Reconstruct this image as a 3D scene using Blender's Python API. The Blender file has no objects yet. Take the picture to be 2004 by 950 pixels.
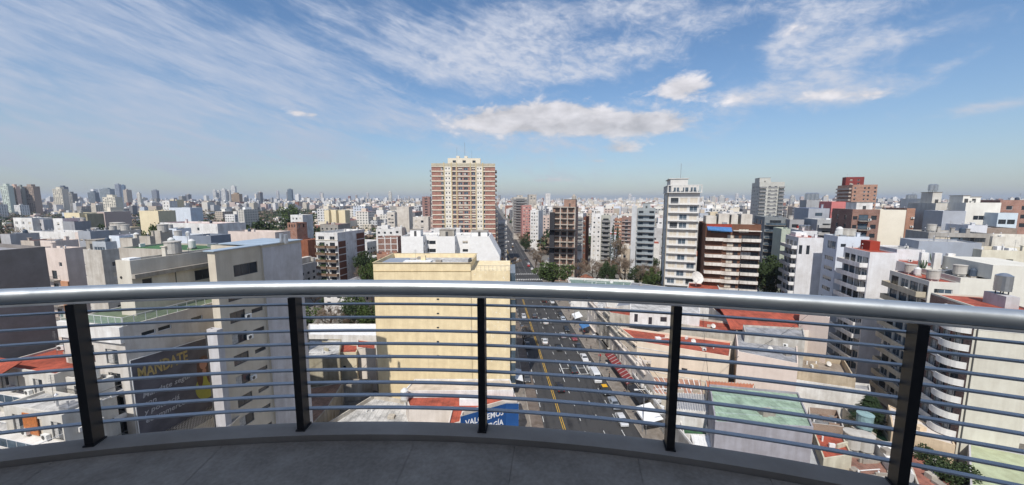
import bpy, math, random
from mathutils import Vector, Matrix
import numpy as np
R = math.radians
SC = bpy.context.scene
COL = SC.collection
random.seed(7)

# ------------------------------------------------------------------ camera
F = 720.0; CX = 1002.0; CY = 475.0; EYE = 46.0; PITCH = R(6.75)
cam_d = bpy.data.cameras.new('camera'); cam = bpy.data.objects.new('camera', cam_d); COL.objects.link(cam)
cam.location = (0, 0, EYE); cam.rotation_euler = (R(90) - PITCH, 0, 0)
cam_d.sensor_fit = 'HORIZONTAL'; cam_d.sensor_width = 36.0; cam_d.lens = 36.0 * F / 2004.0
cam_d.clip_start = 0.05; cam_d.clip_end = 60000.0
SC.camera = cam
# ------------------------------------------------------------------ light
SUNV = Vector((0.25, 0.80, -1.0)).normalized()
SUN_EL = math.asin(-SUNV.z); SUN_ROT = math.atan2(-SUNV.x, -SUNV.y)
sun_d = bpy.data.lights.new('sun', 'SUN'); sun = bpy.data.objects.new('sun', sun_d); COL.objects.link(sun)
sun_d.energy = 4.6; sun_d.angle = R(0.53); sun_d.color = (1.0, 0.95, 0.88)
sun.rotation_euler = SUNV.to_track_quat('-Z', 'Y').to_euler(); sun.location = (-20, -60, 120)
SC.view_settings.view_transform = 'Standard'; SC.view_settings.look = 'None'
SC.view_settings.exposure = 0.0; SC.view_settings.gamma = 1.0
SC.cycles.use_denoising = True
SC.cycles.max_bounces = 6; SC.cycles.diffuse_bounces = 3; SC.cycles.glossy_bounces = 3
SC.cycles.transmission_bounces = 4; SC.cycles.volume_bounces = 0; SC.cycles.transparent_max_bounces = 12
SC.cycles.caustics_reflective = False; SC.cycles.caustics_refractive = False

# ------------------------------------------------------------------ projection helpers: a pixel of the photograph -> a real place
def ray(u, v):
    x = (u - CX) / F; y = -(v - CY) / F
    return Vector((x, math.cos(PITCH) + y * math.sin(PITCH), -math.sin(PITCH) + y * math.cos(PITCH)))
def S(u, v, z):
    d = ray(u, v); return d * ((z - EYE) / d.z) + Vector((0, 0, EYE))
def D(u, v, y):
    d = ray(u, v); return d * (y / d.y) + Vector((0, 0, EYE))
def along(P, d, u):
    k = (u - CX) / F; Yf = math.cos(PITCH) * P.y - math.sin(PITCH) * (P.z - EYE)
    return (k * Yf - P.x) / (d.x - k * math.cos(PITCH) * d.y)
def fw(h): return Vector((math.sin(R(h)), math.cos(R(h)), 0))
def rt(h): return Vector((math.cos(R(h)), -math.sin(R(h)), 0))
AV = -3.3                                   # heading of the avenue
def AB(a, b, z=0.0): return rt(AV) * a + fw(AV) * b + Vector((0, 0, z))

# ------------------------------------------------------------------ world: daylight sky with clouds
W = bpy.data.worlds.new('World'); SC.world = W; W.use_nodes = True
nt = W.node_tree; nt.nodes.clear()
def N(t, **k):
    n = nt.nodes.new(t)
    for a, b in k.items(): setattr(n, a, b)
    return n
def M(op, a, b=None, c=None, clamp=False):
    n = N('ShaderNodeMath', operation=op, use_clamp=clamp)
    for i, q in enumerate((a, b, c)):
        if q is None: continue
        if isinstance(q, (int, float)): n.inputs[i].default_value = q
        else: nt.links.new(q, n.inputs[i])
    return n.outputs[0]
SKY_STR = 0.132
sky = N('ShaderNodeTexSky', sky_type='NISHITA', sun_disc=False, sun_elevation=SUN_EL, sun_rotation=SUN_ROT)
sky.altitude = 50; sky.air_density = 1.0; sky.dust_density = 0.6; sky.ozone_density = 3.0
tc = N('ShaderNodeTexCoord'); sep = N('ShaderNodeSeparateXYZ'); nt.links.new(tc.outputs['Generated'], sep.inputs[0])
az = M('ARCTAN2', sep.outputs[0], sep.outputs[1]); el = M('ARCSINE', sep.outputs[2])
def azel(u, v):
    d = ray(u, v).normalized(); return math.atan2(d.x, d.y), math.asin(d.z)
def gauss(u, v, su, sv, rot=0.0, pw=1.0):
    a0, e0 = azel(u, v); a1, _ = azel(u + su, v); _, e1 = azel(u, v - sv)
    sa = abs(a1 - a0); se = abs(e1 - e0)
    x = M('SUBTRACT', az, a0); y = M('SUBTRACT', el, e0)
    if rot:
        c, s = math.cos(R(rot)), math.sin(R(rot))
        x, y = M('ADD', M('MULTIPLY', x, c), M('MULTIPLY', y, s)), M('SUBTRACT', M('MULTIPLY', y, c), M('MULTIPLY', x, s))
    q = M('ADD', M('POWER', M('ABSOLUTE', M('DIVIDE', x, sa)), 2.0), M('POWER', M('ABSOLUTE', M('DIVIDE', y, se)), 2.0))
    return M('POWER', 2.718, M('MULTIPLY', q, -pw))
def fsum(l):
    o = l[0]
    for x in l[1:]: o = M('ADD', o, x)
    return o
def noise_at(sx, sy, rot, scale, detail, rough, off=0.0, dist=0.0):
    c, s = math.cos(R(rot)), math.sin(R(rot))
    x = M('ADD', M('MULTIPLY', az, c), M('MULTIPLY', el, s)); y = M('SUBTRACT', M('MULTIPLY', el, c), M('MULTIPLY', az, s))
    cb = N('ShaderNodeCombineXYZ'); nt.links.new(M('MULTIPLY', x, sx), cb.inputs[0]); nt.links.new(M('MULTIPLY', y, sy), cb.inputs[1]); cb.inputs[2].default_value = off
    t = N('ShaderNodeTexNoise'); nt.links.new(cb.outputs[0], t.inputs['Vector'])
    t.inputs['Scale'].default_value = scale; t.inputs['Detail'].default_value = detail; t.inputs['Roughness'].default_value = rough; t.inputs['Distortion'].default_value = dist
    return t.outputs[0]
def ss(x, a, b):
    n = N('ShaderNodeMapRange', interpolation_type='SMOOTHSTEP'); nt.links.new(x, n.inputs[0]); n.inputs[1].default_value = a; n.inputs[2].default_value = b
    return n.outputs[0]
# cumulus and altocumulus
puff_n = noise_at(1.0, 1.9, 0, 16.0, 8.0, 0.62, 3.1, 0.25)
edge_n = M('MULTIPLY', M('SUBTRACT', puff_n, 0.5), 2.3)
cum = fsum([M('MULTIPLY', gauss(*g[:4], rot=g[5] if len(g) > 5 else 0), g[4]) for g in [
    (985, 236, 125, 33, 1.15), (1095, 228, 95, 30, 1.05), (1180, 246, 100, 23, 0.9), (1280, 243, 100, 24, 1.1), (1335, 173, 64, 26, 1.1), (1600, 186, 90, 15, .62), (1700, 188, 60, 12, .6), (1450, 192, 40, 12, .55), (1560, 60, 45, 25, .5),
    (1212, 290, 48, 14, 0.9), (583, 222, 18, 8, 0.8), (613, 226, 14, 7, 0.7), (1070, 353, 60, 6, 0.6), (1620, 350, 60, 3.5, 0.4), (1165, 316, 25, 5, 0.6)]])
cumd = ss(M('ADD', M('MULTIPLY', cum, 1.12), edge_n), 0.36, 1.05)
alt_n = noise_at(1.0, 1.8, -6, 13.0, 9.0, 0.66, 8.4, 0.5)
alt = fsum([M('MULTIPLY', gauss(*g[:4], rot=g[5] if len(g) > 5 else 0), g[4]) for g in [
    (1610, 150, 130, 46, 1.1), (1680, 185, 95, 24, 1.05), (1460, 190, 75, 22, 1.0), (1590, 50, 90, 58, 1.05), (1715, 85, 115, 24, 0.95), (1525, 100, 34, 26, 0.9), (1700, 12, 120, 28, 0.85),
    (1130, 145, 95, 16, 0.95), (1240, 95, 75, 17, 0.85), (1370, 45, 120, 26, 0.85, 4), (1240, 15, 140, 34, 0.9), (1920, 212, 120, 13, 0.8, 5), (1240, 205, 60, 18, 0.6),
    (1030, 80, 120, 65, 0.95), (920, 125, 140, 62, 0.95), (1040, 275, 220, 45, 0.7), (1100, 340, 260, 25, .4), (1230, 120, 160, 40, .4), (1380, 240, 90, 28, 0.45), (1850, 130, 30, 9, 0.55), (1830, 60, 70, 16, 0.4)]])
alt_f = noise_at(1.0, 2.2, -10, 34.0, 7.0, 0.6, 2.2, 0.3)
altd = M('MULTIPLY', ss(M('ADD', alt, M('MULTIPLY', M('SUBTRACT', alt_n, 0.5), 2.4)), 0.10, 1.25), M('ADD', 0.45, M('MULTIPLY', ss(alt_f, 0.32, 0.66), 0.60)))
# streaked cirrus
st1 = noise_at(2.2, 15.0, -17, 1.6, 9.0, 0.62, 1.7, 0.35)
st2 = noise_at(2.0, 7.0, -14, 3.8, 8.0, 0.60, 5.2, 0.3)
cir = fsum([M('MULTIPLY', gauss(*g[:4], rot=g[5]), g[4]) for g in [
    (300, 85, 430, 75, 0.95, -9), (560, 150, 190, 50, 0.85, -14), (90, 120, 260, 70, 0.55, -8), (220, 235, 420, 48, 0.90, -8), (120, 295, 460, 65, 0.80, 0),
    (480, 240, 260, 26, 0.5, -8), (900, 90, 220, 100, 0.8, 0), (420, 60, 420, 90, 0.35, -8), (350, 180, 420, 60, 0.4, -10), (820, 240, 200, 30, 0.5, -5), (640, 30, 250, 40, 0.45, -10), (1250, 30, 200, 50, .35, 0), (1850, 60, 200, 60, .25, 0)]])
# thin streaks added over the unseen sky beyond the frame, for neutral fill light
back = M('MAXIMUM', ss(M('ABSOLUTE', az), R(60), R(85)), ss(el, R(28), R(48)))
cir = M('MAXIMUM', cir, M('MULTIPLY', back, 0.72))
st3 = noise_at(5.0, 34.0, -15, 1.7, 8.0, 0.66, 9.3, 0.5)
cird = M('MULTIPLY', M('MULTIPLY', M('ADD', 0.30, M('MULTIPLY', M('ADD', ss(st3, 0.34, 0.68), ss(st2, 0.36, 0.66)), 0.42)), ss(M('ADD', cir, M('ADD', M('MULTIPLY', M('SUBTRACT', st1, 0.5), 2.5), M('MULTIPLY', M('SUBTRACT', st2, 0.5), 1.9))), 0.08, 1.15)), M('MINIMUM', M('MULTIPLY', cir, 1.6), 1.0))
def mixc(fac, a, b):
    n = N('ShaderNodeMixRGB')
    if isinstance(fac, (int, float)): n.inputs[0].default_value = fac
    else: nt.links.new(fac, n.inputs[0])
    for i, q in ((1, a), (2, b)):
        if isinstance(q, tuple): n.inputs[i].default_value = (*q, 1)
        else: nt.links.new(q, n.inputs[i])
    return n.outputs[0]
def gray(x, tint=(1, 1, 1)):
    c = N('ShaderNodeCombineXYZ')
    for i in range(3): nt.links.new(M('MULTIPLY', x, tint[i]), c.inputs[i])
    return c.outputs[0]
hs = N('ShaderNodeHueSaturation'); nt.links.new(sky.outputs[0], hs.inputs['Color']); hs.inputs['Saturation'].default_value = 1.12; hs.inputs['Value'].default_value = 1.0
c1 = mixc(M('MULTIPLY', cird, 0.80), hs.outputs[0], (4.2, 4.7, 5.8))
c2 = mixc(M('MULTIPLY', altd, 0.85), c1, (5.0, 5.3, 6.1))
# undersides of the cumulus a little darker than the tops (self shadowing of the cloud)
top_n = noise_at(1.0, 1.9, 0, 16.0, 3.0, 0.5, 3.1, 0.2)
bright = M('ADD', 4.7, M('MULTIPLY', M('SUBTRACT', top_n, 0.35), 7.0))
c3 = mixc(M('MULTIPLY', cumd, 0.88), c2, gray(bright, (1.04, 0.99, 1.0)))
# aerosol near the horizon
hz = M('POWER', 2.718, M('MULTIPLY', M('POWER', M('DIVIDE', M('MAXIMUM', el, 0.0), 0.17), 1.3), -1.0))
c4 = mixc(M('MULTIPLY', hz, 0.62), c3, (2.35, 2.75, 3.35))
bg = N('ShaderNodeBackground'); nt.links.new(c4, bg.inputs[0]); bg.inputs[1].default_value = SKY_STR
out = N('ShaderNodeOutputWorld'); nt.links.new(bg.outputs[0], out.inputs[0])

# ------------------------------------------------------------------ materials
MATS = {}
def new_mat(name):
    m = bpy.data.materials.new(name); m.use_nodes = True
    return m, m.node_tree, m.node_tree.nodes['Principled BSDF']
def lin(c):
    return tuple(((x / 12.92) if x <= 0.04045 else ((x + 0.055) / 1.055) ** 2.4) for x in c)
def plaster(col, dirt=0.25, rough=0.92, streak=True, scale=0.35):
    """painted render: broad tone changes, rain streaks, fine grain"""
    key = ('pl', tuple(round(x, 3) for x in col), dirt, rough, streak, scale)
    if key in MATS: return MATS[key]
    m, t, b = new_mat('plaster'); ln = t.links.new
    tcn = t.nodes.new('ShaderNodeTexCoord')
    n1 = t.nodes.new('ShaderNodeTexNoise'); n1.inputs['Scale'].default_value = scale; n1.inputs['Detail'].default_value = 7; n1.inputs['Roughness'].default_value = .65
    mp = t.nodes.new('ShaderNodeMapping'); mp.inputs['Scale'].default_value = (.75, .75, 0.07) if streak else (.8, .8, .8)
    n2 = t.nodes.new('ShaderNodeTexNoise'); n2.inputs['Scale'].default_value = 1.1; n2.inputs['Detail'].default_value = 9; n2.inputs['Roughness'].default_value = .7
    ln(tcn.outputs['Object'], n1.inputs['Vector']); ln(tcn.outputs['Object'], mp.inputs[0]); ln(mp.outputs[0], n2.inputs['Vector'])
    mu = t.nodes.new('ShaderNodeMath'); mu.operation = 'MULTIPLY'; ln(n1.outputs[0], mu.inputs[0]); ln(n2.outputs[0], mu.inputs[1])
    cr = t.nodes.new('ShaderNodeValToRGB'); e = cr.color_ramp.elements
    e[0].position = 0.14; e[1].position = 0.34
    d = tuple(x * (1 - dirt) * (1 - 0.12 * dirt * i) for i, x in enumerate(col))
    e[0].color = (*d, 1); e[1].color = (*col, 1); ln(mu.outputs[0], cr.inputs[0]); ln(cr.outputs[0], b.inputs['Base Color'])
    b.inputs['Roughness'].default_value = rough; b.inputs['Specular IOR Level'].default_value = 0.25
    n3 = t.nodes.new('ShaderNodeTexNoise'); n3.inputs['Scale'].default_value = 9; ln(tcn.outputs['Object'], n3.inputs['Vector'])
    bp = t.nodes.new('ShaderNodeBump'); bp.inputs['Strength'].default_value = .15; bp.inputs['Distance'].default_value = .03
    ln(n3.outputs[0], bp.inputs['Height']); ln(bp.outputs[0], b.inputs['Normal'])
    MATS[key] = m; return m
def simple(name, col, rough=.6, metal=0.0, var=0.0, vs=3.0, spec=.5, coat=0.0):
    key = (name, tuple(col), rough, metal, var, vs)
    if key in MATS: return MATS[key]
    m, t, b = new_mat(name); b.inputs['Roughness'].default_value = rough; b.inputs['Metallic'].default_value = metal
    b.inputs['Specular IOR Level'].default_value = spec
    if coat: b.inputs['Coat Weight'].default_value = coat; b.inputs['Coat Roughness'].default_value = .05
    n = t.nodes.new('ShaderNodeTexNoise'); n.inputs['Scale'].default_value = vs; n.inputs['Detail'].default_value = 6
    tcn = t.nodes.new('ShaderNodeTexCoord'); t.links.new(tcn.outputs['Object'], n.inputs['Vector'])
    cr = t.nodes.new('ShaderNodeValToRGB'); v = max(var, .04)
    cr.color_ramp.elements[0].position = .3; cr.color_ramp.elements[1].position = .7
    cr.color_ramp.elements[0].color = (*[x * (1 - v) for x in col], 1); cr.color_ramp.elements[1].color = (*[min(1, x * (1 + v)) for x in col], 1)
    t.links.new(n.outputs[0], cr.inputs[0]); t.links.new(cr.outputs[0], b.inputs['Base Color'])
    MATS[key] = m; return m
def membrane(col, dirt=.5):
    """flat roof covering: lapped strips, puddle stains"""
    key = ('mem', tuple(col), dirt)
    if key in MATS: return MATS[key]
    m, t, b = new_mat('roof_membrane'); ln = t.links.new
    tcn = t.nodes.new('ShaderNodeTexCoord')
    n = t.nodes.new('ShaderNodeTexNoise'); n.inputs['Scale'].default_value = .45; n.inputs['Detail'].default_value = 9; n.inputs['Roughness'].default_value = .7
    n2 = t.nodes.new('ShaderNodeTexNoise'); n2.inputs['Scale'].default_value = 4; n2.inputs['Detail'].default_value = 6
    ln(tcn.outputs['Object'], n.inputs[0]); ln(tcn.outputs['Object'], n2.inputs[0])
    ad = t.nodes.new('ShaderNodeMath'); ad.operation = 'MULTIPLY_ADD'; ln(n2.outputs[0], ad.inputs[0]); ad.inputs[1].default_value = .3; ln(n.outputs[0], ad.inputs[2])
    cr = t.nodes.new('ShaderNodeValToRGB'); e = cr.color_ramp.elements; e[0].position = .50; e[1].position = .76
    e[0].color = (*[x * (1 - dirt) for x in col], 1); e[1].color = (*[min(1, x * 1.1) for x in col], 1); ln(ad.outputs[0], cr.inputs[0])
    wv = t.nodes.new('ShaderNodeTexWave'); wv.inputs['Scale'].default_value = .3; wv.inputs['Distortion'].default_value = .2; ln(tcn.outputs['Object'], wv.inputs[0])
    c2 = t.nodes.new('ShaderNodeValToRGB'); c2.color_ramp.elements[0].position = .0; c2.color_ramp.elements[0].color = (.72, .72, .72, 1); c2.color_ramp.elements[1].position = .05; c2.color_ramp.elements[1].color = (1, 1, 1, 1)
    ln(wv.outputs[1], c2.inputs[0])
    mx = t.nodes.new('ShaderNodeMixRGB'); mx.blend_type = 'MULTIPLY'; mx.inputs[0].default_value = 1; ln(cr.outputs[0], mx.inputs[1]); ln(c2.outputs[0], mx.inputs[2]); ln(mx.outputs[0], b.inputs['Base Color'])
    b.inputs['Roughness'].default_value = .85; MATS[key] = m; return m
def brick(col, mortar=(.45, .42, .38), sc=1.0):
    key = ('br', tuple(col), tuple(mortar), sc)
    if key in MATS: return MATS[key]
    m, t, b = new_mat('brickwork'); ln = t.links.new
    tcn = t.nodes.new('ShaderNodeTexCoord'); sp = t.nodes.new('ShaderNodeSeparateXYZ'); ln(tcn.outputs['Object'], sp.inputs[0])
    ad = t.nodes.new('ShaderNodeMath'); ad.operation = 'ADD'; ln(sp.outputs[0], ad.inputs[0]); ln(sp.outputs[1], ad.inputs[1])
    cb = t.nodes.new('ShaderNodeCombineXYZ'); ln(ad.outputs[0], cb.inputs[0]); ln(sp.outputs[2], cb.inputs[1])
    br = t.nodes.new('ShaderNodeTexBrick'); ln(cb.outputs[0], br.inputs['Vector']); br.inputs['Scale'].default_value = 1
    br.inputs['Brick Width'].default_value = .27 * sc; br.inputs['Row Height'].default_value = .08 * sc; br.inputs['Mortar Size'].default_value = .008 * sc
    br.inputs['Color1'].default_value = (*col, 1); br.inputs['Color2'].default_value = (*[x * .78 for x in col], 1); br.inputs['Mortar'].default_value = (*mortar, 1)
    n = t.nodes.new('ShaderNodeTexNoise'); n.inputs['Scale'].default_value = .5; n.inputs['Detail'].default_value = 6; ln(tcn.outputs['Object'], n.inputs[0])
    c2 = t.nodes.new('ShaderNodeValToRGB'); c2.color_ramp.elements[0].position = .3; c2.color_ramp.elements[0].color = (.7, .7, .7, 1); c2.color_ramp.elements[1].position = .6
    ln(n.outputs[0], c2.inputs[0])
    mx = t.nodes.new('ShaderNodeMixRGB'); mx.blend_type = 'MULTIPLY'; mx.inputs[0].default_value = 1; ln(br.outputs[0], mx.inputs[1]); ln(c2.outputs[0], mx.inputs[2]); ln(mx.outputs[0], b.inputs['Base Color'])
    b.inputs['Roughness'].default_value = .9; MATS[key] = m; return m
WHITE = (.72, .71, .69); WARM = (.66, .61, .54); CREAM = (.78, .68, .46); COOL = (.62, .67, .73); GREY = (.34, .34, .34); CONC = (.36, .33, .29)
PINKW = (.68, .58, .52); BRICKC = (.24, .085, .05); REDROOF = (.37, .08, .045); GREYROOF = (.32, .32, .33)
mGlass = simple('window_glass', (.03, .037, .045), .08, 0, .3, .6, .6)
mGlassB = simple('window_glass_bluish', (.07, .10, .13), .12, 0, .4, .5, .6)
mFrameW = simple('white_frame', (.7, .7, .7), .5)
mFrameD = simple('dark_frame', (.06, .06, .06), .5)
mBlind = simple('blind', (.55, .49, .40), .8, 0, .1, 8)
mBlindW = simple('blind_white', (.7, .68, .64), .8, 0, .1, 8)
mCurt = simple('curtain', (.38, .37, .35), .9, 0, .4, 4)
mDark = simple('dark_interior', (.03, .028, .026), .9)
mMetal = simple('galvanised_metal', (.45, .46, .48), .42, .75, .2, 2)
mSteel = simple('stainless_steel', (.55, .56, .57), .28, .9, .1, 2)
mBlack = simple('black_paint', (.018, .018, .020), .5, 0, .15, 6)
mTankG = plaster((.50, .48, .44), .3)
mWhiteP = simple('white_paint', (.74, .74, .73), .6, 0, .08, 1.5)
mRail = simple('railing_metal', (.22, .22, .22), .5, .3)
mAC = simple('appliance_white', (.68, .68, .66), .5)
mTerr = simple('terracotta', (.42, .16, .09), .85, 0, .25, 2)
mConc = plaster(CONC, .4, .95, False)
mRed = membrane(REDROOF); mGR = membrane(GREYROOF); mLR = membrane((.5, .49, .47)); mDR = membrane((.2, .2, .2))
mRust = plaster((.30, .12, .07), .4)

def peeled(col, col2):
    m = plaster(col, .2, .92, True, .5).copy(); t = m.node_tree; b = t.nodes['Principled BSDF']; src = b.inputs['Base Color'].links[0].from_socket
    tcn = t.nodes.new('ShaderNodeTexCoord'); n = t.nodes.new('ShaderNodeTexNoise'); n.inputs['Scale'].default_value = .9; n.inputs['Detail'].default_value = 12; n.inputs['Roughness'].default_value = .75; t.links.new(tcn.outputs['Object'], n.inputs[0])
    sp = t.nodes.new('ShaderNodeSeparateXYZ'); t.links.new(tcn.outputs['Object'], sp.inputs[0]); mr = t.nodes.new('ShaderNodeMapRange'); t.links.new(sp.outputs[0], mr.inputs[0]); mr.inputs[1].default_value = 4; mr.inputs[2].default_value = 24; mr.inputs[3].default_value = -.12; mr.inputs[4].default_value = .05
    ad = t.nodes.new('ShaderNodeMath'); ad.operation = 'ADD'; t.links.new(n.outputs[0], ad.inputs[0]); t.links.new(mr.outputs[0], ad.inputs[1])
    m2 = t.nodes.new('ShaderNodeMapRange'); t.links.new(ad.outputs[0], m2.inputs[0]); m2.inputs[1].default_value = .62; m2.inputs[2].default_value = .66; m2.inputs[4].default_value = .7
    mx = t.nodes.new('ShaderNodeMixRGB'); t.links.new(m2.outputs[0], mx.inputs[0]); t.links.new(src, mx.inputs[1]); mx.inputs[2].default_value = (*col2, 1); t.links.new(mx.outputs[0], b.inputs['Base Color']); return m
# ------------------------------------------------------------------ mesh building
class MB:
    def __init__(s): s.v = []; s.f = []; s.m = []
    def quad(s, a, b, c, d, mi=0):
        n = len(s.v); s.v += [tuple(a), tuple(b), tuple(c), tuple(d)]; s.f.append((n, n + 1, n + 2, n + 3)); s.m.append(mi)
    def poly(s, pts, mi=0):
        n = len(s.v); s.v += [tuple(p) for p in pts]; s.f.append(tuple(range(n, n + len(pts)))); s.m.append(mi)
    def box(s, x0, x1, y0, y1, z0, z1, mi=0):
        n = len(s.v)
        s.v += [(x0, y0, z0), (x1, y0, z0), (x1, y1, z0), (x0, y1, z0), (x0, y0, z1), (x1, y0, z1), (x1, y1, z1), (x0, y1, z1)]
        for f in ((0, 3, 2, 1), (4, 5, 6, 7), (0, 1, 5, 4), (1, 2, 6, 5), (2, 3, 7, 6), (3, 0, 4, 7)):
            s.f.append(tuple(n + i for i in f)); s.m.append(mi)
    def beam(s, p, q, w, h=None, mi=0, up=Vector((0, 0, 1))):
        p = Vector(p); q = Vector(q); d = (q - p).normalized(); h = h or w
        x = d.cross(up)
        if x.length < 1e-4: x = d.cross(Vector((0, 1, 0)))
        x.normalize(); y = x.cross(d).normalized(); x *= w / 2; y *= h / 2
        n = len(s.v)
        for c in (p, q): s.v += [tuple(c - x - y), tuple(c + x - y), tuple(c + x + y), tuple(c - x + y)]
        for f in ((0, 3, 2, 1), (4, 5, 6, 7), (0, 1, 5, 4), (1, 2, 6, 5), (2, 3, 7, 6), (3, 0, 4, 7)):
            s.f.append(tuple(n + i for i in f)); s.m.append(mi)
    def tube(s, pts, rad, k=8, mi=0, cap=True):
        pts = [Vector(p) for p in pts]; rad = rad if isinstance(rad, (list, tuple)) else [rad] * len(pts)
        n0 = len(s.v); prev = None
        for i, p in enumerate(pts):
            d = (pts[min(i + 1, len(pts) - 1)] - pts[max(i - 1, 0)]).normalized()
            if prev is None:
                x = d.cross(Vector((0, 0, 1)))
                if x.length < 1e-3: x = Vector((1, 0, 0))
            else: x = prev - d * prev.dot(d)
            x.normalize(); prev = x; y = d.cross(x)
            for j in range(k):
                a = 2 * math.pi * j / k; s.v.append(tuple(p + (x * math.cos(a) + y * math.sin(a)) * rad[i]))
        for i in range(len(pts) - 1):
            for j in range(k):
                a = n0 + i * k + j; b = n0 + i * k + (j + 1) % k
                s.f.append((a, b, b + k, a + k)); s.m.append(mi)
        if cap:
            s.f.append(tuple(n0 + j for j in range(k))[::-1]); s.m.append(mi)
            s.f.append(tuple(n0 + (len(pts) - 1) * k + j for j in range(k))); s.m.append(mi)
    def cyl(s, x, y, z0, z1, r, k=14, mi=0, r1=None):
        s.tube([(x, y, z0), (x, y, z1)], [r, r if r1 is None else r1], k, mi)
    def mesh(s, name, mats):
        me = bpy.data.meshes.new(name); me.from_pydata(s.v, [], s.f)
        for m in (mats if isinstance(mats, (list, tuple)) else [mats]): me.materials.append(m)
        if s.m and max(s.m) > 0: me.polygons.foreach_set('material_index', s.m)
        return me
    def build(s, name, mats, parent=None, smooth=False):
        me = s.mesh(name, mats)
        if smooth: me.shade_smooth()
        return put(name, me, parent)
def put(name, me, parent=None, loc=None, rz=None, world=None):
    o = bpy.data.objects.new(name, me); COL.objects.link(o)
    if parent is not None: o.parent = parent
    if loc is not None: o.location = loc
    if rz is not None: o.rotation_euler = (0, 0, rz)
    return o
LABELS = {}
def tag(o, label=None, cat=None, group=None, kind=None):
    if label:
        o['label'] = label; LABELS.setdefault(label, []).append(o)
    if cat: o['category'] = cat
    if group: o['group'] = group
    if kind: o['kind'] = kind
    return o
def empty(name, loc, rz=0.0, label=None, cat=None, group=None):
    o = bpy.data.objects.new(name, None); COL.objects.link(o); o.location = loc; o.rotation_euler = (0, 0, rz); o.empty_display_size = .5
    return tag(o, label, cat, group)
def copy_tree(o, parent=None):
    c = o.copy(); COL.objects.link(c); c.parent = parent
    for ch in list(o.children): copy_tree(ch, c)
    return c

# ------------------------------------------------------------------ window, balcony and rooftop kit (shared meshes)
KIT = {}
def win_meshes(w, h, kind):
    key = (round(w, 1), round(h, 1), kind)
    if key in KIT: return KIT[key]
    w, h = key[0], key[1]; f = MB(); g = MB(); t = min(.07, w * .08)
    # frame in local xz, outward normal -y
    f.box(-w / 2, -w / 2 + t, -.03, .05, 0, h); f.box(w / 2 - t, w / 2, -.03, .05, 0, h)
    f.box(-w / 2 + t, w / 2 - t, -.03, .05, 0, t); f.box(-w / 2 + t, w / 2 - t, -.03, .05, h - t, h)
    n = max(1, int(w / 1.0 + .3)) if not kind.startswith('slot') else 1
    for i in range(1, n):
        x = -w / 2 + w * i / n; f.box(x - t / 2, x + t / 2, -.025, .04, t, h - t)
    if 'half' in kind: g.box(-w / 2 + t, w / 2 - t, -.01, .03, h * .45, h - t, 1); g.box(-w / 2 + t, w / 2 - t, .0, .02, t, h * .45, 0)
    elif 'shut' in kind: g.box(-w / 2 + t, w / 2 - t, -.01, .03, t, h - t, 1)
    elif 'curt' in kind:
        k = random.uniform(.3, .7) * w - w / 2
        g.box(-w / 2 + t, k, .0, .03, t, h - t, 2); g.box(k, w / 2 - t, .0, .02, t, h - t, 0)
    else: g.box(-w / 2 + t, w / 2 - t, .0, .02, t, h - t, 0)
    dark = kind.endswith('D')
    KIT[key] = (f.mesh('window', mFrameD if dark else mFrameW), g.mesh('pane', [mGlassB if 'blue' in kind else mGlass, mBlind, mCurt]))
    return KIT[key]
def balc_meshes(L, dep, style, hh=1.0):
    key = ('b', round(L, 1), round(dep, 1), style, hh)
    if key in KIT: return KIT[key]
    L = key[1]; s = MB(); r = MB()
    s.box(-L / 2, L / 2, -dep, -.003, -.14, 0)
    if style == 'solid':
        r.box(-L / 2, L / 2, -dep, -dep + .1, .002, hh); r.box(-L / 2, -L / 2 + .1, -dep + .1, -.004, .002, hh); r.box(L / 2 - .1, L / 2, -dep + .1, -.004, .002, hh)
    elif style == 'glass':
        r.box(-L / 2 + .02, L / 2 - .02, -dep + .02, -dep + .04, .05, hh - .06, 1)
        r.box(-L / 2, L / 2, -dep, -dep + .05, hh - .05, hh)
        n = max(2, int(L / 1.4))
        for i in range(n + 1):
            x = -L / 2 + .03 + (L - .06) * i / n; r.box(x - .02, x + .02, -dep, -dep + .05, 0.002, hh - .05)
        for sx in (-1, 1): r.box(sx * L / 2 - .02, sx * L / 2 + .02, -dep + .05, -.01, hh - .05, hh)
    else:
        r.box(-L / 2, L / 2, -dep, -dep + .05, hh - .05, hh); r.box(-L / 2, L / 2, -dep, -dep + .04, .08, .12)
        n = int(L / .22)
        for i in range(n + 1):
            x = -L / 2 + .03 + (L - .06) * i / n; r.box(x - .012, x + .012, -dep + .01, -dep + .035, .002, hh - .05)
        for sx in (-1, 1):
            r.box(sx * L / 2 - .025, sx * L / 2 + .025, -dep + .05, -.01, hh - .05, hh)
    KIT[key] = (s, r); return KIT[key]
def ac_mesh():
    if 'ac' in KIT: return KIT['ac']
    m = MB(); m.box(-.42, .42, -.38, -.06, 0, .6); m.tube([(-.1, -.385, .3), (-.1, -.40, .3)], .23, 12, 1); m.box(-.35, -.3, -.06, 0, -.05, 0, 1); m.box(.3, .35, -.06, 0, -.05, 0, 1)
    KIT['ac'] = m.mesh('air_conditioner', [mAC, mFrameD]); return KIT['ac']
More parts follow.
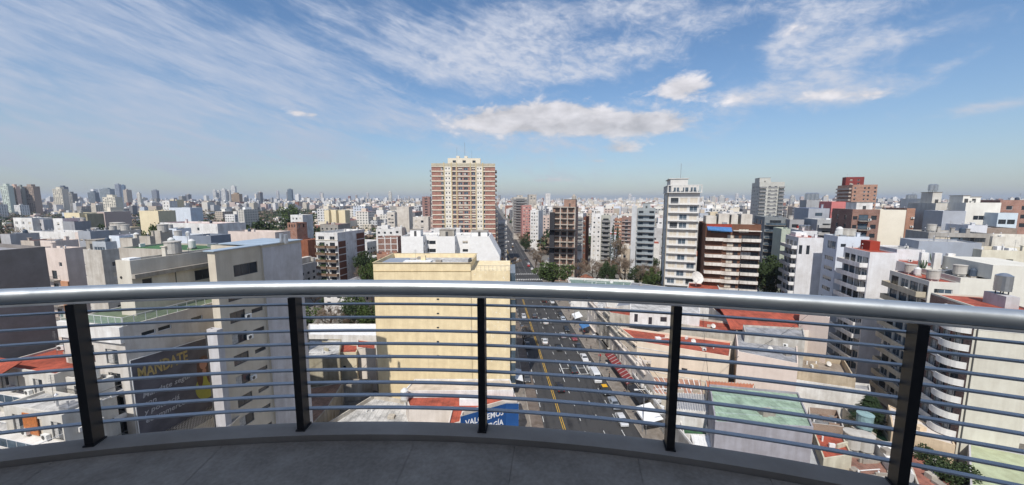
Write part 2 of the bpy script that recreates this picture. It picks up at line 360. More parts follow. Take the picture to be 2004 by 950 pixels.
def tank_mesh(kind):
    k = 'tank' + kind
    if k in KIT: return KIT[k]
    m = MB()
    if kind == 'steel':
        m.cyl(0, 0, .5, 2.4, .75, 16, 0); m.tube([(0, 0, 2.4), (0, 0, 2.65), (0, 0, 2.7)], [.75, .35, .2], 16, 0)
        for z in (.9, 1.4, 1.9): m.tube([(0, 0, z), (0, 0, z + .06)], .77, 16, 0)
        for a in range(4): m.box(.5 * math.cos(a * 1.57 + .78) - .04, .5 * math.cos(a * 1.57 + .78) + .04, .5 * math.sin(a * 1.57 + .78) - .04, .5 * math.sin(a * 1.57 + .78) + .04, 0, .5, 1)
        mats = [mSteel, mFrameD]
    elif kind == 'conc':
        m.cyl(0, 0, .4, 2.0, .95, 16, 0); m.tube([(0, 0, 2.0), (0, 0, 2.12), (0, 0, 2.2)], [1.02, 1.02, .4], 16, 0); m.box(-.6, .6, -.6, .6, 0, .4, 0)
        mats = [mTankG]
    else:
        m.tube([(0, 0, .3), (0, 0, 1.5), (0, 0, 1.75), (0, 0, 1.85)], [.55, .55, .3, .15], 14, 0); m.box(-.5, .5, -.5, .5, 0, .3, 1)
        mats = [simple('tank_plastic', (.05, .07, .10) if kind == 'blue' else (.6, .6, .58), .5), mConc]
    KIT[k] = m.mesh('water_tank', mats); return KIT[k]

class Bld:
    """a building: outline polygon in local metres (counter-clockwise seen from above), straight walls with real openings"""
    def __init__(b, name, label, cat, origin, h, outline, z1, wall, roof=None, z0=0.0, parapet=.9, group=None, near=True, pt=.22, cop=None):
        b.root = empty(name, (origin.x, origin.y, z0), -R(h), label, cat, group)
        b.o = outline; b.H = z1 - z0; b.wall = wall; b.near = near; b.par = parapet; b.z0 = z0
        b.holes = {i: [] for i in range(len(outline))}; b.wmat = {}; b.q = []; b.blank = set()
        b.roofm = roof or mLR; b.pt = pt; b.cop = cop; b.w = max(p[0] for p in outline); b.d = max(p[1] for p in outline)
    def edge(b, e):
        p = Vector(b.o[e]); q = Vector(b.o[(e + 1) % len(b.o)]); d = (q - p); L = d.length; d.normalize(); return p, d, L, Vector((d.y, -d.x))
    def P(b, e, s, z, n=0.0):
        p, d, L, nn = b.edge(e); c = p + d * s + nn * n; return (c.x, c.y, z)
    def L(b, e): return b.edge(e)[2]
    def rz(b, e):
        p, d, L, nn = b.edge(e); return math.atan2(d.y, d.x)
    def win(b, e, s, z, w, h, kind='w'):
        """opening of width w, height h centred on s; z = sill above ground (local)"""
        if s - w / 2 < .05 or s + w / 2 > b.L(e) - .05 or z < .02 or z + h > b.H - .05: return
        b.holes[e].append((s - w / 2, s + w / 2, z, z + h)); b.q.append((e, s, z, w, h, kind))
    def grid(b, e, ss_, zs, w, h, kinds=('w',), rs=random):
        for z in zs:
            for s in ss_: b.win(e, s, z, w, h, rs.choice(kinds) if isinstance(kinds, (list, tuple)) else kinds)
    def finish(b):
        # walls
        m = MB()
        for e in range(len(b.o)):
            Le = b.L(e); hs = b.holes[e]; top = b.H
            xs = sorted({0.0, Le} | {x for q in hs for x in q[:2]}); zs = sorted({0.0, top} | {x for q in hs for x in q[2:]})
            xs = [x for i, x in enumerate(xs) if i == 0 or x - xs[i - 1] > 1e-4]; zs = [x for i, x in enumerate(zs) if i == 0 or x - zs[i - 1] > 1e-4]
            for i in range(len(xs) - 1):
                j = 0
                while j < len(zs) - 1:
                    xc = (xs[i] + xs[i + 1]) / 2; zc = (zs[j] + zs[j + 1]) / 2
                    inh = any(q[0] < xc < q[1] and q[2] < zc < q[3] for q in hs)
                    if not inh:
                        k = j
                        while k + 1 < len(zs) - 1 and not any(q[0] < xc < q[1] and q[2] < (zs[k + 1] + zs[k + 2]) / 2 < q[3] for q in hs): k += 1
                        m.quad(b.P(e, xs[i], zs[j]), b.P(e, xs[i + 1], zs[j]), b.P(e, xs[i + 1], zs[k + 1]), b.P(e, xs[i], zs[k + 1])); j = k + 1
                    else: j += 1
            for (x0, x1, z0, z1) in hs:
                r = -.16
                m.quad(b.P(e, x0, z0, r), b.P(e, x0, z0), b.P(e, x0, z1), b.P(e, x0, z1, r))
                m.quad(b.P(e, x1, z0), b.P(e, x1, z0, r), b.P(e, x1, z1, r), b.P(e, x1, z1))
                m.quad(b.P(e, x0, z0), b.P(e, x0, z0, r), b.P(e, x1, z0, r), b.P(e, x1, z0))
                m.quad(b.P(e, x0, z1, r), b.P(e, x0, z1), b.P(e, x1, z1), b.P(e, x1, z1, r))
        # parapet inner faces and top; inset outline by miter
        n = len(b.o); ins = []
        for i in range(n):
            p0, d0, _, n0 = b.edge((i - 1) % n); p1, d1, _, n1 = b.edge(i)
            t = n0 + n1; t = t / max(.2, t.dot(n1)); c = Vector(b.o[i]) - t * b.pt; ins.append((c.x, c.y))
        rz = b.H - b.par
        for i in range(n):
            j = (i + 1) % n
            m.quad((*b.o[i], b.H), (*b.o[j], b.H), (*ins[j], b.H), (*ins[i], b.H))
            m.quad((*ins[j], rz), (*ins[i], rz), (*ins[i], b.H), (*ins[j], b.H))
        m.build('wall', b.wall, b.root)
        rm = MB(); rm.poly([(*p, rz + .004) for p in ins]); rm.build('roof', b.roofm, b.root)
        if b.cop:
            c = MB()
            for e in range(n):
                Le = b.L(e); a = Vector((*b.P(e, -.05, b.H + .045, .0),)); z = Vector((*b.P(e, Le + .05, b.H + .045 + .002 * (e % 2), .0),)); c.beam(a, z, .42, .08)
            c.build('coping', b.cop, b.root)
        for (e, s, z, w, h, kind) in b.q:
            if kind == 'void': continue
            fm, pm = win_meshes(w, h, kind)
            loc = b.P(e, s, z, -.14)
            o = put('window', fm, b.root, loc, b.rz(e)); put('pane', pm, o)
        return b
    def balc(b, e, s, z, L, dep, style, slab, rail, hh=1.0):
        sm, rm = balc_meshes(L, dep, style, hh); k = ('bm', round(L, 1), round(dep, 1), style, hh, slab.name, rail.name)
        if k not in KIT: KIT[k] = (sm.mesh('balcony', slab), rm.mesh('railing', [rail, mGlassB]))
        o = put('balcony', KIT[k][0], b.root, b.P(e, s, z), b.rz(e)); put('railing', KIT[k][1], o)
    def part(b, name, x0, x1, y0, y1, z0, z1, mat, parent=None):
        m = MB(); m.box(x0, x1, y0, y1, z0, z1); return m.build(name, mat, parent or b.root)
    def band(b, e, z, h, out, mat, name='floor_band', s0=0.0, s1=None):
        m = MB(); s1 = b.L(e) if s1 is None else s1
        a = b.P(e, s0, z, .003); c = b.P(e, s1, z, .003); a2 = b.P(e, s0, z, out); c2 = b.P(e, s1, z, out)
        up = lambda p, k: (p[0], p[1], p[2] + k)
        m.quad(a2, c2, up(c2, h), up(a2, h)); m.quad(up(a2, h), up(c2, h), up(c, h), up(a, h)); m.quad(a, c, c2, a2)
        m.quad(a, a2, up(a2, h), up(a, h)); m.quad(c2, c, up(c, h), up(c2, h))
        return m.build(name, mat, b.root)
    def fin(b, e, s, z0, z1, w, out, mat, name='pilaster'):
        m = MB(); A = [b.P(e, s - w / 2, z0, .003), b.P(e, s + w / 2, z0, .003), b.P(e, s + w / 2, z0, out), b.P(e, s - w / 2, z0, out)]
        up = lambda p: (p[0], p[1], z1)
        m.quad(A[3], A[2], up(A[2]), up(A[3])); m.quad(A[0], A[3], up(A[3]), up(A[0])); m.quad(A[2], A[1], up(A[1]), up(A[2])); m.quad(up(A[3]), up(A[2]), up(A[1]), up(A[0]))
        return m.build(name, mat, b.root)
    def ac(b, e, s, z): put('air_conditioner', ac_mesh(), b.root, b.P(e, s, z), b.rz(e))
    def shed(b, x0, x1, y0, y1, h, mat, roof=None, door=True):
        z = b.H - b.par; o = b.part('stair_housing', x0, x1, y0, y1, z + .006, z + h, mat)
        b.part('roof_slab', x0 - .15, x1 + .15, y0 - .15, y1 + .15, z + h + .003, z + h + .15, roof or mConc, o)
        if door:
            b.part('door', (x0 + x1) / 2 - .45, (x0 + x1) / 2 + .45, y0 - .05, y0 - .003, z + .02, z + 2.05, mFrameD, o)
        return o
    def tank(b, x, y, kind='conc', up=0.0, sc=1.0):
        o = put('water_tank', tank_mesh(kind), b.root, (x, y, b.H - b.par + up + .01)); o.scale = (sc,) * 3; return o
    def clutter(b, seed, n=6, inset=1.0, area=None):
        r = random.Random(seed); z = b.H - b.par; x0, x1, y0, y1 = area or (inset, b.w - inset, inset, b.d - inset)
        for i in range(n):
            x = r.uniform(x0, x1); y = r.uniform(y0, y1); k = r.choice(['vent', 'vent', 'chimney', 'ac', 'box', 'mast', 'tank'])
            if k == 'vent':
                m = MB(); m.cyl(x, y, z, z + r.uniform(.6, 1.3), .1, 8); m.tube([(x, y, z + 1.3), (x, y, z + 1.5)], [.2, .02], 8); m.build('vent_pipe', mMetal, b.root)
            elif k == 'chimney':
                h = r.uniform(1.0, 1.9); m = MB(); m.box(x - .35, x + .35, y - .3, y + .3, z, z + h); m.box(x - .45, x + .45, y - .4, y + .4, z + h + .003, z + h + .12); m.build('chimney', b.wall, b.root)
            elif k == 'ac': put('air_conditioner', ac_mesh(), b.root, (x, y, z + .12), r.uniform(0, 6))
            elif k == 'box': b.part('roof_hatch', x - .7, x + .7, y - .6, y + .6, z + .006, z + r.uniform(.4, 1.0), r.choice([mConc, mWhiteP, mMetal]))
            elif k == 'mast':
                m = MB(); m.cyl(x, y, z, z + 3.2, .025, 5)
                for j in range(5): m.beam((x - .5 + .05 * j, y, z + 2.4 + .18 * j), (x + .5 - .05 * j, y, z + 2.4 + .18 * j), .02)
                m.build('antenna', mRail, b.root)
            else: b.tank(x, y, r.choice(['plastic', 'blue', 'conc']))

def box_from(u, v, y, h, uR=None, uL=None, uB=None, depth=None, width=None):
    """near corner at pixel (u, v) at distance y; uR/uL = other end of the front, uB = far end of the side wall"""
    P = D(u, v, y)
    if uR is not None: w = width or along(P, rt(h), uR); o = P.copy()
    else: w = width or -along(P, rt(h), uL); o = P - rt(h) * w
    d = depth or along(P, fw(h), uB)
    return o, w, d, P.z
def rect(w, d): return [(0, 0), (w, 0), (w, d), (0, d)]
# ================================================================== THE BALCONY WE STAND ON
CCX, CCY, RP = -0.9638, -6.8059, 9.2446
def arc_pt(a, r, z=0.0): return Vector((CCX + r * math.sin(a), CCY + r * math.cos(a), z))
def arc_seg(m, a0, a1, r0, r1, z0, z1, n=64, mi=0):
    for i in range(n):
        a = a0 + (a1 - a0) * i / n; b = a0 + (a1 - a0) * (i + 1) / n
        A, B, C_, E_ = arc_pt(a, r0), arc_pt(b, r0), arc_pt(b, r1), arc_pt(a, r1)
        up = lambda p, z: (p.x, p.y, z)
        m.quad(up(A, z1), up(B, z1), up(C_, z1), up(E_, z1), mi) if False else m.quad(up(E_, z1), up(C_, z1), up(B, z1), up(A, z1), mi)
        m.quad(up(A, z0), up(B, z0), up(C_, z0), up(E_, z0), mi)
        m.quad(up(E_, z0), up(C_, z0), up(C_, z1), up(E_, z1), mi); m.quad(up(B, z0), up(A, z0), up(A, z1), up(B, z1), mi)
ZB = 44.40; ZF = 44.362
A0, A1 = R(-34), R(41)
def conc_floor():
    m, t, b = new_mat('balcony_concrete'); ln = t.links.new
    tcn = t.nodes.new('ShaderNodeTexCoord')
    n = t.nodes.new('ShaderNodeTexNoise'); n.inputs['Scale'].default_value = 2.2; n.inputs['Detail'].default_value = 9; n.inputs['Roughness'].default_value = .7
    n2 = t.nodes.new('ShaderNodeTexNoise'); n2.inputs['Scale'].default_value = 45; n2.inputs['Detail'].default_value = 4
    ln(tcn.outputs['Object'], n.inputs[0]); ln(tcn.outputs['Object'], n2.inputs[0])
    mu = t.nodes.new('ShaderNodeMath'); mu.operation = 'MULTIPLY_ADD'; ln(n2.outputs[0], mu.inputs[0]); mu.inputs[1].default_value = .35; ln(n.outputs[0], mu.inputs[2])
    cr = t.nodes.new('ShaderNodeValToRGB'); e = cr.color_ramp.elements; e[0].position = .50; e[1].position = .86
    e[0].color = (.23, .195, .155, 1); e[1].color = (.42, .362, .295, 1); ln(mu.outputs[0], cr.inputs[0]); ln(cr.outputs[0], b.inputs['Base Color'])
    b.inputs['Roughness'].default_value = .8
    bp = t.nodes.new('ShaderNodeBump'); bp.inputs['Strength'].default_value = .3; bp.inputs['Distance'].default_value = .004; ln(n2.outputs[0], bp.inputs['Height']); ln(bp.outputs[0], b.inputs['Normal'])
    return m
mFloor = conc_floor()
mKerb = plaster((.43, .385, .335), .25, .85, False, 1.5)
slab = MB()
arc_seg(slab, A0, A1, 5.9, 9.10, 44.12, ZF - .02)
tag(slab.build('balcony_slab', mConc), kind='structure')
fl = empty('balcony_floor', (0, 0, 0)); tag(fl, kind='structure')
joints = [A0, R(-27.5), R(-19.2), R(-9.8), R(1.7) - .055, R(7.6), R(15.5), R(24.5), A1]
joints = [math.atan2(S(u, v, ZF).x - CCX, S(u, v, ZF).y - CCY) for (u, v) in ((-400, 900), (120, 893), (440, 868), (796, 900), (1003, 900), (1250, 905), (1500, 925), (2200, 1100))]
joints = sorted(joints)
joints[0] = A0; joints[-1] = A1
for i in range(len(joints) - 1):
    m = MB(); arc_seg(m, joints[i] + .00013, joints[i + 1] - .00013, 5.95, 9.143, ZF - .018, ZF - .0005 * (i % 3), 14); o = m.build('floor_panel', mFloor, fl)
kb = MB(); arc_seg(kb, A0, A1, 9.152, 9.30, 44.1, ZB, 90)
tag(kb.build('balcony_kerb', mKerb), 'rounded grey concrete kerb along the balcony edge under the railing', 'kerb')

RAILT = empty('balcony_railing', (CCX, CCY + RP, ZB), 0, 'curved steel railing of the balcony, silver handrail over black posts and grey bars', 'railing')
def rel(o): o.parent = RAILT; o.matrix_parent_inverse = Matrix.Translation((-CCX, -CCY - RP, -ZB)); return o
def alu():
    m, t, b = new_mat('brushed_handrail'); b.inputs['Metallic'].default_value = .75; b.inputs['Base Color'].default_value = (.52, .56, .58, 1)
    tcn = t.nodes.new('ShaderNodeTexCoord'); n = t.nodes.new('ShaderNodeTexNoise'); n.inputs['Scale'].default_value = 5; n.inputs['Detail'].default_value = 8; n.inputs['Roughness'].default_value = .7
    t.links.new(tcn.outputs['Object'], n.inputs[0]); mr = t.nodes.new('ShaderNodeMapRange'); mr.inputs[1].default_value = .3; mr.inputs[2].default_value = .75; mr.inputs[3].default_value = .26; mr.inputs[4].default_value = .42
    t.links.new(n.outputs[0], mr.inputs[0]); t.links.new(mr.outputs[0], b.inputs['Roughness']); return m
mAlu = alu(); mBar = simple('grey_bar_paint', (.50, .53, .56), .45, .0, .12, 7)
RT = .050; zt = D(760, 563, 2.43).z
hr = MB(); hr.tube([arc_pt(A0 + (A1 - A0) * i / 160, RP, zt) for i in range(161)], RT, 28); h_ = rel(hr.build('handrail', mAlu)); h_.data.shade_smooth()
hp = MB(); arc_seg(hp, A0, A1, RP - .028, RP + .026, zt - RT - .010, zt - RT + .006, 90); rel(hp.build('handrail_plate', mBar))
zb0, zb1 = D(760, 599, 2.45).z, D(760, 805, 2.45).z
for i in range(9):
    z = zb0 + (zb1 - zb0) * i / 8
    m = MB(); arc_seg(m, A0, A1, RP + .0435, RP + .077, z - .005, z + .005, 110); o = rel(m.build('bar', mBar))
pa = [math.atan2(x - CCX, y - CCY) for (x, y) in ((-2.76, 2.27), (-1.468, 2.41), (-.203, 2.41), (1.025, 2.233), (2.163, 1.888))]
pa = [2 * pa[0] - pa[1]] + pa + [2 * pa[-1] - pa[-2]]
for a in pa:
    c = arc_pt(a, RP); rr = Vector((math.sin(a), math.cos(a), 0)); tt = Vector((math.cos(a), -math.sin(a), 0))
    m = MB(); p = Vector((c.x, c.y, ZB)); m.beam(p + Vector((0, 0, .012)), p + Vector((0, 0, zt - RT - .012 - ZB)), .048, .085, 0, up=rr)
    o = rel(m.build('post', mBlack))
    m = MB(); m.beam(p, p + Vector((0, 0, .011)), .062, .10, 0, up=rr); rel(m.build('base_plate', mBlack))
    for i in range(9):
        z = zb0 + (zb1 - zb0) * i / 8 - ZB; m2 = MB(); m2.beam(p + rr * .0435 + Vector((0, 0, z)) - tt * .028, p + rr * .0435 + Vector((0, 0, z)) + tt * .028, .026, .006, 0); 
# our own building behind the camera
OWN = Bld('apartment_tower', 'our own grey tower whose shade lies over the rounded balcony', 'tower', Vector((-15, -24, 0)), 0, rect(26, 22.4), 49.3, plaster((.45, .45, .45), .2), parapet=1.0)
for z in [k * 3.1 + 1 for k in range(17)]:
    for s in (3, 8, 18, 23): OWN.win(2, s, z, 2.4, 1.7, 'w')
OWN.win(2, 11.0, 44.6, 4.6, 2.6, 'wD')
OWN.finish()
TS = 49.6 - zt - .012
cs = MB(); CCX_, CCY_ = CCX, CCY
for i in range(48):
    a, c_ = A0 - .1 + (A1 - A0 + .2) * i / 48, A0 - .1 + (A1 - A0 + .2) * (i + 1) / 48
    p, q = [Vector((CCX - .25 * TS + (RP - .06) * math.sin(k), CCY - .8 * TS + (RP - .06) * math.cos(k), 0)) for k in (a, c_)]
    y_ = -4.0
    for z in (49.32, 49.6): cs.quad((p.x, y_, z), (q.x, y_, z), (q.x, q.y, z), (p.x, p.y, z))
    cs.quad((p.x, p.y, 49.32), (q.x, q.y, 49.32), (q.x, q.y, 49.6), (p.x, p.y, 49.6))
shade_slab = cs.mesh('roof_slab', mConc); put('roof_slab', shade_slab, OWN.root, (15, 24, 0))  # unseen slab added to shade the balcony, its edge letting sun reach the handrail

# ================================================================== LEFT OF THE AVENUE
mCreamW = peeled((.80, .67, .43), (.82, .78, .66)); mDirtyW = plaster(WHITE, .35); mWarmW = plaster(WARM, .3); mPink = plaster(PINKW, .2)
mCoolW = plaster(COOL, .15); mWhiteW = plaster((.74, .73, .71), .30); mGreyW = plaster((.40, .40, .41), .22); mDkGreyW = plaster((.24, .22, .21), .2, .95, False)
mBeigeW = plaster((.59, .53, .43), .18); mLtGreyW = plaster((.54, .53, .54), .28); mConcW = plaster((.42, .39, .34), .45)
mBrickR = brick(BRICKC); mBrickO = brick((.40, .16, .08)); mBrownW = plaster((.10, .055, .035), .25)
WK = ('w', 'whalf', 'w', 'wcurt', 'wshut')

# dark wall at the far left
o = D(88, 483, 50); wl = 24
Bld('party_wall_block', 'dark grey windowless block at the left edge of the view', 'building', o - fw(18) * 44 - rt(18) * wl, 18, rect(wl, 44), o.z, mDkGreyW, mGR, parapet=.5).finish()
# pale pink block between the dark wall and the pale flats
o, w, d, z = box_from(126, 487, 82, 13, uL=70, depth=3)
b = Bld('apartment_block', 'pinkish block wedged behind the dark grey wall, with an orange strip beside cluttered balconies', 'building', o, 13, rect(w, d), z, mPink, mLR)
b.band(0, z - 28, 20.5, .25, plaster((.52, .27, .16), .2), 'orange_strip', w - 2.4, w)
for k in range(9):
    zz = z - 7.2 - 3 * k
    if zz > 1:
        b.win(0, w - 4.4, zz, 1.6, 2.0, 'wD'); b.balc(0, w - 4.5, zz - .1, 3.6, 1.1, 'rail', mConc, mRail)
b.win(0, w - 2.0, z - 4.2, 1.0, 1.0, 'w'); b.finish(); b.clutter(3, 7)
# pale flats with a blank weathered wall
o, w, d, z = box_from(198, 490, 96, 13, uL=125, depth=20)
b = Bld('apartment_block', 'pale weathered block with two tiny wall slots and a grey side full of air conditioners', 'building', o, 13, rect(w, d), z, plaster((.56, .53, .48), .35), mLR, parapet=1.1)
for k in range(9):
    zz = z - 4.3 - 3 * k
    b.win(0, w * .5, zz, .9, .35, 'slot'); 
    for s in (2.6, 6.2, 10.4, 14.5, 18): b.win(1, s, zz - .4, 1.4, 1.3, random.choice(WK)); 
    for s in (4.4, 12.4):
        if random.random() < .7: b.ac(1, s, zz - .6)
b.finish(); b.shed(1, 5, 4, 9, 3.0, mConcW); b.shed(w - 5, w - 1, 8, 13, 3.4, b.wall); b.tank(7, 14); b.clutter(4, 6)

# block with the terrace and the wall poster (L1)
HL = 13
c = S(240, 640, 31); wL = -along(c, rt(HL), 118); dL = 15.5
o = c - rt(HL) * wL
b = Bld('apartment_block', 'grey white block with a railed roof terrace, carrying the dark mandate poster', 'building', o, HL, rect(wL, dL), c.z, plaster((.60, .57, .53), .28), simple('terrace_tile', (.12, .15, .09), .8, 0, .3, 1.2), parapet=.06)
TERR = b
mLitW = plaster((.66, .64, .60), .2)
b.band(0, c.z - 2.0, 2.0, .35, mWhiteW, 'parapet_band', 0, wL)
for k in range(9):
    zz = c.z - 5.0 - 3 * k
    if zz < 1: break
    b.win(0, wL - 6.6, zz, 2.6, 2.3, 'wcurtD'); b.win(0, wL - 2.4, zz + .1, 2.0, 1.9, 'wcurtD')
    if k in (1, 3, 5): b.balc(0, wL - 5.2, zz - .25, 7.8, 2.3, 'glass' if k != 1 else 'rail', mWhiteW, mRail)
for (u, v) in ((288, 650), (320, 644), (383, 634)):
    s = along(c, fw(HL), u); b.win(1, s, c.z - 1.9 - .12 * s * 0, 1.5, .55, 'slot')
gl = MB()
s0 = 0.0
for (e, a, z_) in ((0, 0, wL), (1, 0, 9.5)):
    n = int((z_ - a) / 1.15)
    for i in range(n + 1):
        p = b.P(e, a + (z_ - a) * i / n, c.z + .003, -.06); gl.box(p[0] - .025, p[0] + .025, p[1] - .025, p[1] + .025, p[2], p[2] + 1.05)
    p = Vector(b.P(e, a, c.z + 1.07, -.06)); q = Vector(b.P(e, z_, c.z + 1.07, -.06)); gl.beam(p, q, .05)
    p.z = q.z = c.z; gl.quad((p.x, p.y, p.z + .08), (q.x, q.y, p.z + .08), (q.x, q.y, p.z + 1.0), (p.x, p.y, p.z + 1.0), 1)
mGreenGl = simple('green_railing_glass', (.10, .26, .20), .1, 0, .05, 1, .6)
g, tt, bs = new_mat('clear_green_glass'); bs.inputs['Base Color'].default_value = (.30, .42, .36, 1); bs.inputs['Roughness'].default_value = .06; bs.inputs['Alpha'].default_value = .38
gl.build('terrace_railing', [mFrameW, g], b.root)
b.finish()
# upper setback storeys over the terrace, same building
up = MB(); x0 = wL - .6 - 5.6; P0 = S(267, 618, 31)
lx = (P0 - o).dot(rt(HL)); ly = (P0 - o).dot(fw(HL)); wU = 3.9; zu = c.z + 7.2
lx0 = (S(228, 618, 31) - o).dot(rt(HL))
b2 = Bld('setback_storey', 'lit upper storeys behind the green terrace, round porthole in the pale wall', 'building', o + rt(HL) * lx0 + fw(HL) * ly + Vector((0, 0, 0)), HL, rect(lx - lx0, 12.5), D(250, 511, P0.y).z, plaster((.62, .58, .50), .2), mGR, z0=c.z - .054, parapet=.3)
b2.win(1, 1.6, 2.9, 1.1, 1.7, 'wD'); b2.win(1, 4.6, 2.7, 1.0, 2.2, 'wshutD'); b2.win(1, 9.2, 3.0, 3.4, 1.5, 'wD'); b2.win(1, 8.0, .4, 4.2, 1.9, 'wD')
pm = MB(); pm.tube([b2.P(0, (lx - lx0) * .28, 5.0, .06), b2.P(0, (lx - lx0) * .28, 5.0, -.05)], .17, 14); pm.build('porthole', mDark, b2.root)
b2.finish(); b2.band(1, 4.9, .55, .6, mConcW, 'roof_slab'); b2.clutter(12, 4)
b2.root.parent = None
# billboard on the right-hand wall of L1
pz = [b.P(1, 0, 0)]
bz1 = D(240, 706, c.y).z - 0; bzL = [bz1, D(397, 660, c.y + 9.6).z]
poster = empty('poster', c + Vector((0, 0, 0)), -R(HL), 'dark blue wall poster lettered MANDATE with a long-haired woman in yellow', 'billboard')
poster.location = (c.x, c.y, 0)
PL = 10.8
pmx = MB(); zt0, zt1 = D(244, 706, c.y + .3).z, D(397, 660, c.y + 9.4).z; zbm = D(247, 846, c.y).z - 3.5
pmx.box(.004, .10, .25, PL, zbm, zt0 - .0)
mPost = simple('poster_vinyl', (.095, .092, .11), .7, 0, .35, .5)
pmx = MB(); pmx.quad((.10, .25, zbm), (.10, PL, zbm), (.10, PL, zt1), (.10, .25, zt0))
pmx.quad((.004, .25, zbm), (.10, .25, zbm), (.10, .25, zt0), (.004, .25, zt0)); pmx.quad((.10, .25, zt0), (.10, PL, zt1), (.004, PL, zt1), (.004, .25, zt0))
pmx.quad((.10, PL, zbm), (.004, PL, zbm), (.004, PL, zt1), (.10, PL, zt1)); pmx.build('panel', mPost, poster)
fr = MB(); fr.beam((.13, .2, zbm), (.13, .2, zt0), .08); fr.beam((.13, .2, zt0 + .04), (.13, PL, zt1 + .04), .08); fr.beam((.13, PL + .04, zbm), (.13, PL + .04, zt1), .08); fr.build('frame', mWhiteP, poster)
def text_mesh(txt, size, bold=.0, shear=0.0):
    cu = bpy.data.curves.new('t', 'FONT'); cu.body = txt; cu.size = size; cu.offset = bold; cu.shear = shear; cu.resolution_u = 2; cu.extrude = .006
    ob = bpy.data.objects.new('t', cu); COL.objects.link(ob); dg = bpy.context.evaluated_depsgraph_get()
    me = bpy.data.meshes.new_from_object(ob.evaluated_get(dg)); bpy.data.objects.remove(ob); bpy.data.curves.remove(cu); return me
mYel = simple('lettering_yellow', (.40, .30, .12), .6, 0, .25, 2); mLW = simple('lettering_white', (.75, .75, .75), .5)
def wall_text(txt, size, y, z, mat, bold=0, x=.112, slope=0.0, shear=0.0, name='lettering', parent=None, fit=None):
    me = text_mesh(txt, size, bold, shear); me.materials.append(mat); o = put(name, me, parent or poster)
    o.rotation_euler = Matrix(((0, 0, 1), (1, 0, 0), (0, 1, 0))).to_euler(); o.location = (x, y, z)
    if slope: o.rotation_euler = (Matrix(((0, 0, 1), (1, 0, 0), (0, 1, 0))) @ Matrix.Rotation(slope, 3, 'Z')).to_euler()
    if fit: wd = max(v.co.x for v in me.vertices) or 1; o.scale = (fit / wd, 1, 1)
    return o
wall_text('MANDATE', 2.1, .75, zt0 - 2.7, mYel, .06, fit=5.7)
for i, s_ in enumerate(('Mandate segui', 'con', 'y potenciá', 'ecommerce.')):
    wall_text(s_, .95, .95, zt0 - 5.2 - 1.1 * i, simple('lettering_faded', (.42, .42, .44), .6), .012, shear=.2)
def disc(name, y, z, ry, rz_, mat, x=.108, n=18):
    m = MB(); m.poly([(x, y + ry * math.cos(2 * math.pi * i / n), z + rz_ * math.sin(2 * math.pi * i / n)) for i in range(n)]); return m.build(name, mat, poster)
zf = zt0 - 4.4
disc('printed_hair', 8.35, zf + .1, .95, 1.45, simple('print_hair', (.09, .045, .035), .6), .106); disc('printed_face', 8.3, zf + .35, .52, .76, simple('print_skin', (.42, .22, .16), .6), .110)
disc('printed_hair', 7.7, zf - 1.3, .42, 1.5, simple('print_hair', (.09, .045, .035), .6), .109); disc('printed_hair', 9.0, zf - 1.3, .42, 1.5, simple('print_hair', (.09, .045, .035), .6), .109); disc('printed_neck', 8.35, zf - .9, .3, .6, simple('print_skin', (.42, .22, .16), .6), .108)
disc('printed_shirt', 8.45, zf - 3.0, 1.5, 1.9, simple('print_shirt', (.33, .33, .06), .6), .107)
# tall cream-and-grey block (Lt): wing + main body
A_ = D(405, 492, 47); B_ = D(424, 492.6, 47); ZT = B_.z
o = A_; L2 = lambda p: ((p - o).dot(rt(HL)), (p - o).dot(fw(HL)))
Cc = L2(D(470, 480, 54)); wW = L2(B_)[0]; yC = Cc[1]; Dd = L2(D(520, 482, 54)); wM = Dd[0] + .2
dM = yC + max(6.0, along(D(520, 482, 54), fw(HL), 594))

outl = [(0, 0), (wW, 0), (wW, yC), (wM, yC), (wM, dM), (-6, dM), (-6, yC - 1.5), (0, yC - 1.5)]
b = Bld('apartment_block', 'tall beige block with a blue-white metal roof and a blank shade-grey right side', 'building', o, HL, outl, ZT, mBeigeW, plaster((.45, .50, .55), .2, .6, False), parapet=.25)
for k in range(12):
    zz = ZT - 4.0 - 3.02 * k
    if zz < 1: break
    if k == 0: b.win(1, yC * .62, zz + .2, 3.6, 1.6, 'wD')
    else: b.win(1, yC * .35, zz, 2.2, 1.5, random.choice(('wD', 'wcurtD'))); b.win(1, yC * .8, zz + .5, 1.8, .6, 'slotD')
    b.win(2, wM - wW - 1.6 if k % 2 else (wM - wW) * .25, zz + .6, .7, .45, 'slot'); b.win(2, wM - wW - .8, zz + .6, .6, .45, 'slot')
    if k in (2, 3, 5): b.ac(1, yC * .55, zz + .1)
b.finish()
gp = MB(); a = b.P(3, .05, 0, .02); e_ = b.P(3, b.L(3) - .02, 0, .02)
g2 = b.band(3, 0.1, ZT - .5, .05, mLtGreyW, 'shade_grey_side', .03, b.L(3))  # the right side's shade put into a grey wall colour
rf = MB()
for (x0, x1, y0, y1) in ((-.3, wW + .25, -.3, yC - .2), (-6.2, wM + .25, yC - .2, dM + .2)):
    rf.box(x0, x1, y0, y1, ZT + .01, ZT + .14)
rf.build('metal_roof', simple('blue_white_sheet', (.42, .50, .57), .45, .3, .12, .6), b.root)
for (x, y) in ((2.0, yC + 3), (3.8, yC + 2)):
    m = MB(); m.cyl(x, y, ZT + .15, ZT + 1.5, .28, 12); m.build('vent_pipe', mMetal, b.root)
